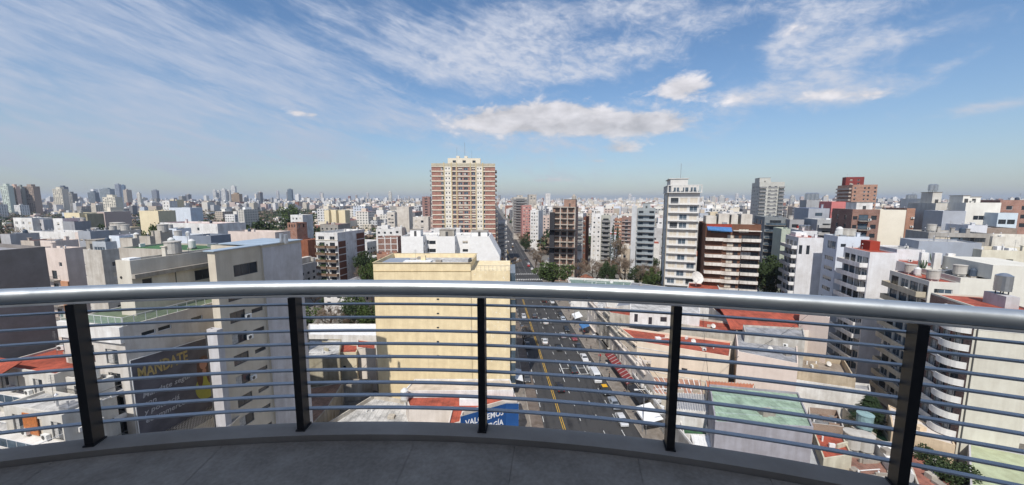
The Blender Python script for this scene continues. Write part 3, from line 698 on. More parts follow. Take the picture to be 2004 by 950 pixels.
# lower side wing of Lt in front (white stepped wall)
P1 = D(424, 647, 46); o, w, d, z = box_from(424, 647, 45.5, HL, uL=404, depth=.8)
b = Bld('stair_shaft', 'narrow white shaft stepping up against the beige block, right of the poster', 'building', o, HL, rect(w, d), z, mLtGreyW, mLR, parapet=.2).finish()
m = MB(); m.tube([(w + .06 - w - .1, -.06, z - 18), (-.1, -.06, z - .4), (-.1, -.06, z - .3)], .07, 8); m.build('drain_pipe', mFrameD, b.root)

# pale terraced flats at the lower left
mPale = plaster((.62, .60, .55), .3)
specs = [
    ((30, 722), 42, 11, 7, 9, 'pale block with a red tiled lean-to and glass railing, left of the dark post', 1),
    ((50, 800), 36.5, 9, 3.2, 9, 'stepped white terraces with a timber door, bottom left corner', 2),
    ((188, 748), 40.2, 8, 1.6, 7, 'white balcony storeys cluttered with air conditioners left of the poster', 3)]
for (uv, y, w, d, hh, lab, kd) in specs:
    P = D(*uv, y); zt_ = P.z
    oo = P - rt(HL) * (w if kd == 3 else w * .4)
    b = Bld('terraced_flats', lab, 'building', oo, HL, rect(w, d), zt_, mPale, mRed if kd == 1 else mLR, parapet=.3)
    for k in range(5):
        zz = zt_ - 2.9 - 3 * k
        if zz < .5: break
        for s in (2, 5, 8, 11): b.win(0, s, zz, 1.6, 2.0, random.choice(('wD', 'wcurtD', 'wshutD')))
        b.balc(0, w / 2, zz - .12, w - .4, 1.9 + .5 * (k % 2), 'glass' if k % 2 == 0 else 'rail', mWhiteW, mFrameW)
        b.ac(0, 3.5, zz + .1); b.ac(0, 6.6, zz)
        for s in (3.8, 9.0):
            if s < w: b.band(1, zz + .4, .5, .3, mWhiteW, 'planter', 1, 3)
    b.finish(); b.clutter(20 + kd, 4)
    if kd == 1:
        m = MB(); m.quad((.3, -2.4, zt_ - .2), (5.5, -2.4, zt_ - .2), (5.5, .2, zt_ + 1.0), (.3, .2, zt_ + 1.0)); m.quad((.3, .2, zt_ + .9), (5.5, .2, zt_ + .9), (5.5, -2.4, zt_ - .3), (.3, -2.4, zt_ - .3)); m.build('tile_roof', mRed, b.root)
    if kd == 2: b.part('timber_door', 3, 5.2, -.08, -.004, zt_ - 2.8, zt_ - .5, simple('varnished_timber', (.42, .14, .04), .5, 0, .3, 6)); b.part('gutter', -.5, w, -2.6, -2.3, zt_ - 3.0, zt_ - 2.8, mMetal)
# raised steel frame with netting between poster wall and balcony
fr = empty('net_frame', S(545, 741, 16), 0, 'galvanised steel frame with wire netting over the yard beside the poster', 'frame')
pts = [S(255, 772, 16), S(540, 742, 16), S(440, 842, 16), S(205, 900, 16)]
m = MB(); fo = fr.location
for a, q in ((0, 1), (1, 2), (2, 3)): m.beam(pts[a] - fo, pts[q] - fo, .35, .25)
m.build('beam', mMetal, fr)
for q in range(1, 7):
    p = pts[0].lerp(pts[1], q / 7) - fo
    if q in (1, 4): mm = MB(); mm.beam(p, p - Vector((0, 0, 15.9)), .12); mm.build('leg', mMetal, fr)
m = MB(); n = 44
for i in range(n):
    for dr in (0, 1):
        t = i / n
        a = pts[0].lerp(pts[1], t) - fo; q = (pts[3].lerp(pts[2], min(1, max(0, t + (.22 if dr else -.22))))) - fo
        m.beam(a, q, .035)
nt_ = m.build('wire_netting', mMetal, fr); nt_['kind'] = 'stuff'

# low things at centre-left, between the tall block and the cream block
def low(name, label, cat, pix, z, wall, roof, z0=0.0, parapet=.5, cop=None, wins=(), clut=0, seed=1, pt=.2):
    """roof outline given by its corners at height z (counter-clockwise from above: front-left, front-right, back-right, back-left)"""
    P = [S(u, v, z) for (u, v) in pix]
    for i, p in enumerate(P):
        a_ = p.dot(rt(AV))
        if 12 < a_ < 33.6: P[i] = p + rt(AV) * (33.6 - a_)
    o = Vector((P[0].x, P[0].y, z0)); outl = [(p.x - o.x, p.y - o.y) for p in P]
    ar = sum(outl[i][0] * outl[(i + 1) % len(outl)][1] - outl[(i + 1) % len(outl)][0] * outl[i][1] for i in range(len(outl)))
    if ar < 0: outl = outl[::-1]
    b = Bld(name, label, cat, o, 0, outl, z, wall, roof, z0=z0, parapet=parapet, cop=cop, pt=pt)
    for wn in wins: b.win(*wn)
    if z - z0 > 7.5 and name in ('avenue_building', 'shop_row'):
        for e in range(len(b.o)):
            a1 = (Vector((*b.o[e], 0)) + o).dot(rt(AV)); a2 = (Vector((*b.o[(e + 1) % len(b.o)], 0)) + o).dot(rt(AV))
            if max(a1, a2) < 36 and b.L(e) > 4:
                nn_ = int(b.L(e) / 3.2)
                for k in range(nn_):
                    for zz in ((3.9, 7.2, 10.3) if z > 11.8 else (3.9,)): b.win(e, b.L(e) * (k + .5) / nn_, zz, 1.1, 1.9, random.Random(k).choice(('whalf', 'wshut', 'w', 'wcurt')))
                b.band(e, 3.3, .3, .5, wall, 'cornice'); b.band(e, z - z0 - 1.1, .35, .45, wall, 'cornice')
    b.finish()
    if clut:
        r = random.Random(seed)
        for i in range(clut):
            t, q = r.uniform(.15, .85), r.uniform(.2, .85); A = Vector(outl[0]).lerp(Vector(outl[1]), t); B2 = Vector(outl[3 % len(outl)]).lerp(Vector(outl[2]), t); c = A.lerp(B2, q)
            rz_ = b.H - b.par; k = r.choice(['vent', 'box', 'ac', 'pipe', 'vent', 'dish', 'wallet'])
            if k == 'vent': m = MB(); m.cyl(c.x, c.y, rz_, rz_ + .9, .12, 8); m.build('vent_pipe', mWhiteP, b.root)
            elif k == 'box': b.part('roof_hatch', c.x - .6, c.x + .6, c.y - .5, c.y + .5, rz_ + .006, rz_ + r.uniform(.4, .9), r.choice([mWhiteP, mConc, wall]))
            elif k == 'ac': put('air_conditioner', ac_mesh(), b.root, (c.x, c.y, rz_ + .1), r.uniform(0, 6))
            elif k == 'pipe': m = MB(); m.beam((c.x - 2, c.y, rz_ + .15), (c.x + 2.5, c.y + .4, rz_ + .15), .1); m.build('pipe_run', mWhiteP, b.root)
            elif k == 'dish': dish_part(b, c.x, c.y, rz_, .55)
            else: m = MB(); m.beam((c.x, c.y, rz_ + .35), (c.x + r.uniform(1, 3), c.y + r.uniform(-1, 1), rz_ + .35), .25, .7); m.build('low_wall', wall, b.root)
    return b
def dish_mesh(r):
    k = ('dish', r)
    if k in KIT: return KIT[k]
    m = MB(); n = 20; rings = []
    tilt = Matrix.Rotation(R(62), 3, 'X')
    c = Vector((0, 0, r * 1.3))
    for j in range(5):
        q = j / 4; rings.append([tilt @ Vector((r * q * math.cos(2 * math.pi * i / n), r * q * math.sin(2 * math.pi * i / n), .30 * r * q * q)) + c for i in range(n)])
    for j in range(4):
        for i in range(n): m.quad(rings[j][i], rings[j][(i + 1) % n], rings[j + 1][(i + 1) % n], rings[j + 1][i])
    m.beam((0, .05, 0), (0, .05, r * 1.25), r * .12); f = tilt @ Vector((0, 0, r * .9)) + c
    for a in (0, 2.1, 4.2): m.beam(tilt @ Vector((r * .95 * math.cos(a), r * .95 * math.sin(a), .27 * r)) + c, f, r * .03)
    m.beam(f, f + Vector((0, 0, .05)), r * .12)
    KIT[k] = m.mesh('satellite_dish', simple('dish_paint', (.62, .60, .56), .5, 0, .1, 3)); return KIT[k]
def dish_part(b, x, y, z, r, rz=0): return put('satellite_dish', dish_mesh(r), b.root, (x, y, z), rz)

mOldW = plaster((.55, .51, .44), .45); mStuc = plaster((.66, .60, .54), .22)
low('garden_wall_house', 'long white walled shed with a white flank left of the cream block', 'house', [(604, 655), (736, 657), (736, 634), (604, 634)], 9, mWhiteW, mWhiteP, parapet=.2)
low('rooftop_house', 'mossy concrete house with a roof terrace and blue drums left of the cream block', 'house', [(600, 700), (664, 700), (668, 664), (604, 664)], 11, plaster((.40, .37, .28), .5), mLR, clut=4, seed=4, parapet=.3)
low('small_house', 'small cream house with a red lean-to roof left of the cream block', 'house', [(664, 690), (697, 690), (704, 676), (668, 673)], 10, plaster((.66, .58, .42), .3), mRed, parapet=.15, wins=((0, 1.0, 6, .8, .7, 'w'),))
low('red_roof_annex', 'red roofed annex touching the upper left foot of the cream block', 'house', [(698, 680), (735, 684), (735, 668), (700, 664)], 10.5, mStuc, mRed, parapet=.3, clut=2, seed=5)
low('concrete_yard_house', 'weathered concrete house with a dark yard below the moss-stained wall', 'house', [(604, 760), (700, 752), (728, 742), (604, 742)], 4, mConcW, mDR, parapet=.3, clut=3, seed=8)
low('patio_house', 'bottom centre house with a pale concrete terrace and stubby parapet piers', 'house', [(640, 828), (860, 842), (862, 796), (732, 772)], 6.0, mOldW, mLR, parapet=.8, clut=5, seed=9)
low('brown_shed', 'rusty brown corrugated shed roof at the foot of the tall grey wall', 'shed', [(600, 842), (640, 800), (672, 748), (606, 760)], 5.0, mConcW, membrane((.24, .15, .11), .5), parapet=.1)
b = low('red_roof_shop', 'low shop with a red roof and white skylight box in front of the cream block', 'shop', [(876, 832), (901, 826), (906, 806), (986, 784), (1012, 784), (1006, 765), (790, 765), (800, 795), (885, 797)], 9.0, mStuc, mRed, parapet=.35)
c = S(925, 783, 9.0) - S(878, 828, 9.0)
b.part('skylight', c.x - 2.2, c.x + 2.2, c.y - .8, c.y + .8, 8.66, 9.9, mWhiteP)
b = low('white_lean_to', 'dirty white roof strip along the foot of the cream block', 'annex', [(790, 766), (1005, 764), (998, 742), (812, 742)], 10.0, mDirtyW, plaster((.60, .52, .42), .35), parapet=.25)
tk = empty('water_tank_on_roof', S(792, 784, 9.0), 0); t0 = put('tank_body', tank_mesh('plastic'), tk); t0.scale = (1.3, 1.3, 1.3); tag(tk, 'white round water tank on the red roof left of the skylight', 'water tank')
# blue street billboard
bb = empty('roof_billboard', S(906, 826, 9.6), 0, 'blue rooftop billboard lettered VALOREMOS LA ENERGIA in white', 'billboard')
q0 = S(904, 825, 10); q1 = D(990, 790, 61.6); q2 = D(1015, 791, 61.5); bo = bb.location
q0 = D(901, 816, 57.6); ztb = (q0.z + q1.z) / 2; mBlue = simple('billboard_blue', (.012, .065, .21), .45, 0, .15, .5)
A = Vector((q0.x, q0.y, 0)) - Vector((bo.x, bo.y, 0)); B_ = Vector((q1.x, q1.y, 0)) - Vector((bo.x, bo.y, 0)); ang = math.atan2(B_.y - A.y, B_.x - A.x)
zr = D(990, 790, 61.6).z - bo.z; zl = zr
pn = MB(); LW = (B_ - A).length; dirv = (B_ - A).normalized(); nn = Vector((dirv.y, -dirv.x, 0))
pn.quad(A + Vector((0, 0, zr - 5)), B_ + Vector((0, 0, zr - 5)), B_ + Vector((0, 0, zr)), A + Vector((0, 0, zr)))
Cx = Vector((q2.x, q2.y, 0)) - Vector((bo.x, bo.y, 0))
pn.quad(B_ + Vector((0, 0, zr - 5)), Cx + Vector((0, 0, zr - 5)), Cx + Vector((0, 0, zr)), B_ + Vector((0, 0, zr)))
bk = Vector((-.05, .35, 0))
for p_, q_ in ((A, B_), (B_, Cx)):
    pn.quad(p_ + Vector((0, 0, zr)), q_ + Vector((0, 0, zr)), q_ + bk + Vector((0, 0, zr)), p_ + bk + Vector((0, 0, zr)), 1); pn.quad(q_ + bk + Vector((0, 0, zr - 5)), p_ + bk + Vector((0, 0, zr - 5)), p_ + bk + Vector((0, 0, zr)), q_ + bk + Vector((0, 0, zr)), 1)
for p_ in (A, Cx): pn.quad(p_ + Vector((0, 0, zr - 5)), p_ + Vector((0, 0, zr)), p_ + bk + Vector((0, 0, zr)), p_ + bk + Vector((0, 0, zr - 5)), 1)
pn.build('panel', [mBlue, mMetal], bb)
for p in (A, B_, Cx):
    m = MB(); m.beam(p + Vector((0, .5, -3)), p + Vector((0, .5, zr - .1)), .16); m.build('post', mWhiteP, bb)
for i, (s_, sz) in enumerate((('VALOREMOS', 1.5), ('LA ENERGÍA', 1.5), ('www.valoremos.com', .8))):
    me = text_mesh(s_ if i < 2 else '.com', sz, .03); me.materials.append(mLW); t_ = put('lettering', me, bb)
    t_.rotation_euler = (R(90), 0, ang); wd = max(v.co.x for v in me.vertices); off = LW * (.10, .16, .72)[i]
    if i == 0: t_.scale = (LW * .84 / wd, 1, 1)
    if i == 1: t_.scale = (LW * .78 / wd, 1, 1)
    pz_ = A + dirv * off + nn * .03; t_.location = (pz_.x, pz_.y, zr - 1.95 - 1.85 * i)

# cream block -------------------------------------------------------
P = D(730, 515, 80); o = Vector((P.x, P.y, 0)); H0 = 2.0
w1 = along(P, rt(0), 921); w2 = D(998, 545, 80).x - P.x; zA = P.z; zB = D(950, 531, 80).z
b = Bld('apartment_block', 'tall cream block with a blank end wall and a column of tiny vents', 'building', o, 0, [(0, 0), (w1, 0), (w1, 14), (0, 14)], zA, mCreamW, mLR, parapet=1.0, cop=plaster((.60, .50, .32), .4, .9, False))
for v in (557, 585, 613, 640.5, 668, 695.5, 722, 748): b.win(0, D(857, v, 80).x - o.x, D(857, v + 3, 80).z, .55, .4, 'slotD')
b.finish()
b.part('lower_wall', w1 + .003, w2, .25, 14, 0, zB, mCreamW); b.band(0, zA - 1.9, .12, .1, plaster((.55, .42, .22), .3), 'cornice')
for k in range(9):
    zz = zB - 3.2 - 3.02 * k
    m = MB(); m.box(w2 + .003, w2 + 1.3, 1.2, 12.6, zz - .5, zz + .55); m.build('balcony', plaster((.72, .62, .42), .2), b.root)
    m = MB(); m.box(w2 + .003, w2 + 1.22, 1.3, 12.5, zz + .56, zz + 2.5); m.build('bay_glazing', mGlassB, b.root)
m = MB(); m.box(w2 - 2.4, w2 + 1.7, -.6, 3.0, zB - .9 - 26, zB - 26 + .3); 
rl = MB(); n = 9
for i in range(n + 1):
    x = w1 + .4 + (w2 - w1 - .6) * i / n; rl.beam((x, .4, zB + .004), (x, .4, zB + 1.1), .05)
rl.beam((w1 + .3, .4, zB + 1.12), (w2, .4, zB + 1.12), .06); rl.beam((w2, .4, zB + 1.12), (w2 + 1.3, .4, zB - 1.6), .06); rl.build('roof_railing', mRail, b.root)
b.part('roof_well', 1.2, 6.2, .9, 8, zA - .98, zA - .2, simple('blue_grey_sheet', (.25, .28, .33), .6)); b.part('roof_kerb', 6.4, 12.5, .8, 3.0, zA - .98, zA + .2, mWhiteP)
b.part('chimney', 10.0, 11.0, 2.2, 3.0, zA - .98, zA + 1.3, mCreamW); b.tank(8.0, 3.2, 'conc', 0, .7); b.clutter(31, 5, 2, (7, w1 - 1, 4, 12))
b.part('stair_wall', w1 - .6, w1 - .1, .5, 3, zA - .9, zA + .7, mFrameD)

# white comb-shaped block behind the cream one -------------------------
y0 = 130
X = lambda u, v=470: D(u, v, y0).x
xs = [X(785), X(828), X(855), X(890), X(919), X(957), X(978)]
o = Vector((xs[0], y0, 0)); r_ = [x - xs[0] for x in xs]; zt_ = D(800, 463, y0).z
outl = [(0, 0), (r_[1], 0), (r_[1], 4), (r_[2] - .1, 4), (r_[2] - .1, 0), (r_[3], 0), (r_[3], 4), (r_[4] - .1, 4), (r_[4] - .1, 0), (r_[5], 0), (r_[5], 15), (0, 15)]
b = Bld('apartment_block', 'white comb-shaped block with two window recesses, right behind the cream block', 'building', o, 0, outl, zt_, plaster((.80, .79, .77), .12, .9, False), mLR, parapet=.8)
for k in range(10):
    zz = zt_ - 3.3 - 3.0 * k
    b.win(2, b.L(2) * .5, zz, 2.4, 1.3, 'wD'); b.win(1, 2, zz, 1.2, 1.0, 'w'); b.win(6, b.L(6) * .62, zz + .2, 2.0, 1.0, random.choice(('wD', 'w', 'whalf'))); b.win(5, 2, zz, 1.4, 1.1, 'w'); b.win(2, .8, zz, .7, 1.5, 'w')
b.finish(); m = MB()
zL = D(978, 502, y0).z; zM = zt_ - .02
m.poly([(r_[5] + .003, 0, 0), (r_[6], 0, 0), (r_[6], 0, zL), (r_[5] + .003, 0, zM)]); m.poly([(r_[6], 0, 0), (r_[6], 15, 0), (r_[6], 15, zL), (r_[6], 0, zL)]); m.poly([(r_[5] + .003, 0, zM), (r_[6], 0, zL), (r_[6], 15, zL), (r_[5] + .003, 15, zM)])
m.build('sloping_end', b.wall, b.root)
b.shed(r_[2], r_[3] - 1, 5, 10, 2.6, mConcW); b.shed(1, 5, 8, 12, 2.4, b.wall); b.shed(r_[4], r_[5] - 1, 6, 13, 1.8, b.wall)
b.tank(14, 11); b.tank(24, 12, 'plastic'); b.clutter(41, 10)

# the big tower -------------------------------------------------------
y0 = 234; P = D(844, 320, y0); o = Vector((P.x, P.y, 0)); w = along(P, rt(AV), 969); zt_ = P.z
TW = Bld('residential_tower', 'tallest tower, red brick banded with cream floors and vertical cream fins', 'tower', o, AV, rect(w, 19), zt_, brick((.36, .12, .08)), mLR, parapet=1.2)
def tx(u): return (u - 844) / 125.0 * w
NF = 21; fh = 3.02
for k in range(NF):
    zz = zt_ - 4.6 - fh * k
    for u in (888, 957): TW.win(0, tx(u if u < 900 else 946), zz + .4, 1.7, 1.7, random.choice(('w', 'wblue', 'whalf', 'w')))
    TW.win(0, tx(865), zz + .4, 1.8, 1.7, random.choice(('w', 'wblue', 'wcurt'))); TW.win(0, tx(887), zz + .3, 2.6, 1.9, random.choice(('w', 'wblue', 'whalf')) + 'b') if False else None
    for u in (900, 911): TW.win(0, tx(u), zz + .35, 2.6, 1.6, random.choice(('w', 'wblue', 'whalf', 'wcurt')))
    TW.win(0, tx(926), zz + .4, 2.2, 1.8, random.choice(('w', 'wblue', 'whalf')))
    for s in (4, 9, 14): TW.win(1, s, zz + .3, 2.0, 1.6, 'wD'); TW.balc(1, s, zz - .3, 3.6, 1.2, 'solid', mConc, mWarmW)
    TW.win(3, 4, zz + .3, 1.6, 1.4, 'wD'); TW.balc(3, 15, zz - .3, 4, 1.4, 'rail', mConc, mRail)
mTCream = plaster((.74, .68, .55), .12, .9, False)
TW.finish()
for k in range(NF + 1):
    zz = zt_ - 2.2 - fh * k + .05
    if zz > 0: TW.band(0, zz, .62, .28, mTCream, 'floor_band', 0, w)
mTW = plaster((.78, .74, .66), .1, .9, False)
for (u0, u1) in ((869.5, 882), (932, 943.5)):
    for k in range(NF):
        zz = zt_ - 2.2 - fh * k - 2.4
        if zz > 0:
            TW.band(0, zz, 2.44, .20, mTW, 'service_panel', tx(u0), tx(u1))
            m = MB()
            for q in (.25, .72):
                s = tx(u0 + (u1 - u0) * q); pz = TW.P(0, s, zz + 1.1, .21); m.box(pz[0] - .32, pz[0] + .32, pz[1] - .12, pz[1], pz[2], pz[2] + .8)
            m.build('service_window', mGlass, TW.root)
for u in (868.5, 883, 893, 920, 931, 944.5): TW.fin(0, tx(u), 0, zt_ + .6, .6, .45, plaster((.60, .50, .30), .2, .9, False), 'fin')
TW.band(0, zt_ - 1.6, 1.62, .34, plaster((.52, .47, .36), .25, .9, False), 'crown_band', 0, w)
TW.part('penthouse', tx(875), tx(940), 3, 14, zt_ - 1.1, zt_ + 3.6, mTCream); TW.part('lift_room', tx(892), tx(898), 3, 9, zt_ + 3.61, zt_ + 5.0, mTCream); TW.part('lift_room', tx(908), tx(914), 3, 9, zt_ + 3.61, zt_ + 5.0, mTCream)
for s in (.2, .5, .8): TW.part('penthouse_window', tx(875) + (tx(940) - tx(875)) * s - 1, tx(875) + (tx(940) - tx(875)) * s + 1, 2.93, 2.997, zt_ + .8, zt_ + 2.2, mGlass)
m = MB(); m.cyl(tx(908), 8, zt_ + 5, zt_ + 14, .08, 6); m.cyl(tx(892), 8, zt_ + 5, zt_ + 11, .06, 6); m.cyl(tx(922), 7, zt_ + 3.6, zt_ + 9, .05, 6); m.build('antenna', mRail, TW.root)

# block with planted balconies
o, w, d, z = box_from(660, 456, 160, 12, uL=617, uB=713)
d = min(d, 34)
b = Bld('apartment_block', 'cream topped flats with plant filled balconies and a long white side wall with brown strips', 'building', o, 12, rect(w, d), z, mWhiteW, mLR)
b.win(0, w * .25, z - 3.2, 3.0, 1.5, 'w'); b.win(0, w * .75, z - 3.2, 2.4, 1.5, 'w')
for k in range(9):
    zz = z - 6.6 - 3.1 * k
    if zz < .4: break
    b.win(0, w * .28, zz, 2.6, 2.2, 'wD'); b.win(0, w * .5, zz + .6, .9, 1.0, 'w'); b.win(0, w * .75, zz, 2.6, 2.2, 'wD')
    b.balc(0, w * .27, zz - .1, w * .46, 1.4, 'solid', mConc, plaster((.20, .13, .09), .3)); b.balc(0, w * .76, zz - .1, w * .44, 1.4, 'solid', mConc, plaster((.20, .13, .09), .3))
    b.win(1, d * .33, zz + 1, .5, .5, 'slot'); b.win(1, d * .62, zz + 1, .5, .5, 'slot')
    mb_ = MB(); p = b.P(0, w * .3, zz + .9, 1.25)
    r = random.Random(k)
    for j in range(26): c = Vector(p) + Vector((r.uniform(-2, 2), r.uniform(-.3, .3), r.uniform(-.3, .8))); q = .2; mb_.quad(c + Vector((-q, 0, -q)), c + Vector((q, .1, -q)), c + Vector((q, 0, q)), c + Vector((-q, .1, q)))
    mb_.build('potted_plants', simple('plant_leaves', (.04, .07, .02), .8, 0, .3, 5), b.root)
b.finish()
mBrn = plaster((.17, .075, .05), .2)
for k in range(8):
    zz = z - 6.6 - 3.1 * k
    if zz < .4: break
    b.band(1, zz, 2.7, .05, mBrn, 'brown_panel', .3, 5.2); b.band(1, zz + 2.4, 2.7, .05, mBrn, 'brown_panel', d - 6.5, d - .4) if zz + 5.1 < z else None
b.band(0, z - 3.4, .25, .2, mTCream, 'cornice'); b.clutter(51, 5)

# brick chapel tower
P = D(562, 436, 200); o = Vector((P.x, P.y, 0)); w = along(P, rt(20), 580)
b = Bld('bell_tower', 'square red brick bell tower with arched openings at its top', 'tower', o, 20, rect(w, 6.5), P.z, mBrickO if False else brick((.33, .12, .06)), mRust, parapet=.4)
for k in range(3): b.win(0, w * (.22 + .28 * k), P.z - 2.6, .9, 1.7, 'void')
b.win(1, 1.8, P.z - 2.6, .9, 1.7, 'void'); b.win(1, 4.4, P.z - 2.6, .9, 1.7, 'void'); b.finish()
b.part('belfry_floor', .4, w - .4, .4, 6.1, P.z - 3.2, P.z - 2.7, mConc); b.part('nave', -9, -.003, 1, 14, 0, P.z - 9.8, mRust)
b.part('nave', w + .003, w + 5, 2, 14, 0, P.z - 9.4, mRust); b.part('belfry_core', 1.4, w - 1.4, 1.8, 4.8, P.z - 2.69, P.z - .5, mWhiteP)
# ================================================================== RIGHT OF THE AVENUE
def facade(b, e, cols, zs, w=1.6, h=1.4, kinds=WK, ac=0.0, seed=0):
    r = random.Random(seed); L = b.L(e)
    for z in zs:
        for c in cols:
            b.win(e, L * c, z, w, h, r.choice(kinds))
            if ac and r.random() < ac: b.ac(e, min(L - .6, L * c + w / 2 + .7), z - .2)
def floors(zt_, n, fh, first): return [zt_ - first - fh * k for k in range(n) if zt_ - first - fh * k > .4]

# R1 white tower with beige blinds
P = D(1309, 378, 138); HR = 19; o = Vector((P.x, P.y, 0)); w = along(P, rt(HR), 1370); d = along(P, fw(HR), 1284); d = min(max(d, 12), 24); zt_ = P.z
mR1 = plaster((.62, .61, .58), .15, .9, False); mSide = plaster((.42, .36, .27), .3)
b = Bld('residential_tower', 'slim white tower with beige roller blinds on every floor and a white rooftop crown', 'tower', o, HR, rect(w, d), zt_, mR1, mLR, parapet=.4)
rr = random.Random(5)
for z in floors(zt_, 16, 3.03, 3.9):
    for c in (.2, .5, .82): b.win(0, w * c, z, w * .25, 2.1, rr.choice(('wshut', 'wshut', 'wshut', 'wblue', 'wD')))
    b.balc(0, w / 2, z - .3, w - .1, .9, 'rail', mWhiteW, mFrameW, .85)
    for c in (.1, .25, .62, .82): b.win(3, d * c, z + .3, 1.5, 1.5, rr.choice(('wD', 'wblueD', 'w', 'wshut')))
    if rr.random() < .6: b.ac(3, d * .45, z)
b.finish()
b.band(3, 0, zt_ - .1, .2, mSide, 'tan_strip', d * .88, d); b.band(3, 0, zt_ - .1, .2, mSide, 'tan_strip', 0, d * .06)
cr_ = MB(); cr_.box(-.6, w + .6, -1.2, d + .4, zt_ + .01, zt_ + .3); cr_.build('cornice_slab', mR1, b.root)
n = 16
m = MB()
for i in range(9): x = -.4 + (w + .8) * i / 8; m.box(x - .15, x + .15, -.9, -.6, zt_ + .31, zt_ + 2.6)
for i in range(9): y = -.6 + (d + .6) * i / 8; m.box(-.5, -.2, y - .15, y + .15, zt_ + .31, zt_ + 2.6)
m.box(-.55, w + .55, -1.0, -.55, zt_ + 2.61, zt_ + 2.9); m.box(-.55, -.15, -.54, d + .2, zt_ + 2.61, zt_ + 2.9); m.build('pergola', mR1, b.root)
b.part('attic_storey', .8, w - .3, 1.2, d - 1, zt_ + .31, zt_ + 2.7, mR1)
for s in (.25, .55, .8): b.part('attic_window', w * s - .9, w * s + .9, 1.14, 1.195, zt_ + .6, zt_ + 2.0, mGlassB)
b.part('lift_room', w * .05, w * .62, 2, d - 3, zt_ + 2.71, zt_ + 5.2, mR1); b.part('roof_slab', -.1, w * .66, 1.7, d - 2.7, zt_ + 5.21, zt_ + 5.45, mR1)
m = MB(); m.cyl(w * .4, 5, zt_ + 5.4, zt_ + 11, .06, 6); m.build('antenna', mRail, b.root)

# R2 brown block with white balconies
P = D(1382, 438, 128); o = Vector((P.x, P.y, 0)); w = along(P, rt(HR), 1490); zt_ = P.z; d = 16
b = Bld('apartment_block', 'brown block striped with white balcony parapets, blue awning on its top floor', 'building', o, HR, rect(w, d), zt_, plaster((.17, .085, .055), .25), mLR, parapet=.3)
fl_ = floors(zt_, 13, 2.88, 5.6)
mWh = plaster((.70, .66, .60), .35)
for i, z in enumerate(fl_):
    b.win(0, w * .15, z, 5.0, 2.0, rr.choice(('wD', 'wcurtD', 'wblueD'))); b.win(0, w * .47, z + .7, 2.0, 1.2, 'wshutD'); b.win(0, w * .58, z + .7, 1.3, 1.2, 'wD')
    b.win(0, w * .83, z, 5.4, 2.0, rr.choice(('wD', 'wcurtD', 'wD')))
    L_ = w * .33
    b.balc(0, w * .165, z - .1, L_, 1.3, 'solid', mWh, mWh, .95); b.balc(0, w * .5, z - .35, L_, .7, 'solid', mWh, mWh, 1.1); b.balc(0, w * .835, z - .1, L_, 1.3, 'solid', mWh, mWh, .95)
b.win(0, w * .7, zt_ - 3, 3, 1.4, 'wshutD'); b.win(0, w * .25, zt_ - 3.1, 5, 2, 'wD'); b.finish()
b.band(0, zt_ - 2.3, .25, 1.3, mWh, 'balcony_slab', w * .5, w); b.band(0, zt_ - 1.2, 1.1, .1, plaster((.33, .06, .04), .2), 'red_band', .2, w * .48)
m = MB(); p0 = Vector(b.P(0, .3, zt_ - .9, .15)); p1 = Vector(b.P(0, w * .47, zt_ - 1.1, .15)); q1 = Vector(b.P(0, w * .47, zt_ - 2.3, 2.0)); q0 = Vector(b.P(0, .3, zt_ - 1.7, 2.1))
m.quad(q0, q1, p1, p0); dn = Vector((0, 0, -.45)); m.quad(q0 + dn, q1 + dn * .6, q1, q0); m.quad(p0 + dn * .1, p1 + dn * .1, q1 + dn * .1, q0 + dn * .1); m.build('awning', simple('blue_canvas', (.05, .16, .36), .8, 0, .2, 2), b.root)
zz = b.H - b.par
for (x0, x1) in ((.02, .22), (.26, .46), (.5, .62), (.68, .88)): b.part('tank_room', w * x0, w * x1, 3, 9, zz + .01, zz + rr.uniform(2.2, 3.6), plaster((.58, .54, .48), .3))
b.clutter(61, 4)

# giant dish on its little roof
b = low('rooftop_house', 'small white roof hut with a red top, in front of the brown striped block', 'house', [(1345, 566), (1412, 572), (1404, 556), (1348, 552)], 16, mWhiteW, mRed, parapet=.4)
dsh = empty('satellite_dish', S(1362, 560, 15.9), R(12), 'big cream satellite dish standing before the brown striped block', 'dish'); put('dish_bowl', dish_mesh(2.2), dsh)

# mid-ground right, generic blocks: corner pixel, distance, heading, other end, depth
def blk(name, label, cat, uv, y, h, uO, depth, wall, roof=None, side='L', n=10, fh=3.0, cols=(), cw=1.6, ch=1.4, scols=(), balc=None, kinds=WK, par=.8, clut=4, seed=0, sh=(), tanks=(), ac=0, bm=None, rm=None, sside=None, top=3.4, uB=None):
    if side == 'L': o, w, d, z = box_from(*uv, y, h, uR=uO, depth=depth, uB=uB)
    else: o, w, d, z = box_from(*uv, y, h, uL=uO, depth=depth, uB=uB)
    b = Bld(name, label, cat, o, h, rect(w, d), z, wall, roof or mLR, parapet=par)
    zs = floors(z, n, fh, top); r = random.Random(seed + 77)
    if cols: facade(b, 0, cols, zs, cw, ch, kinds, ac, seed)
    se = 3 if side == 'L' else 1
    if scols: facade(b, se, scols, zs, cw, ch, kinds, ac, seed + 1)
    if balc:
        for (e, s0, s1, dep, st) in balc:
            L = b.L(e)
            for zz in zs: b.balc(e, L * (s0 + s1) / 2, zz - .15, L * (s1 - s0), dep, st, bm or mWhiteW, rm or mRail)
    b.finish()
    for s_ in sh: b.shed(w * s_[0], w * s_[1], d * s_[2], d * s_[3], s_[4], wall)
    for t in tanks: b.tank(w * t[0], d * t[1], t[2], sc=t[3] if len(t) > 3 else 1)
    if clut: b.clutter(seed + 200, clut)
    return b
mBeigeS = plaster((.60, .56, .50), .25); mBlueish = plaster((.69, .69, .70), .22); mConcRaw = plaster((.52, .48, .42), .35)
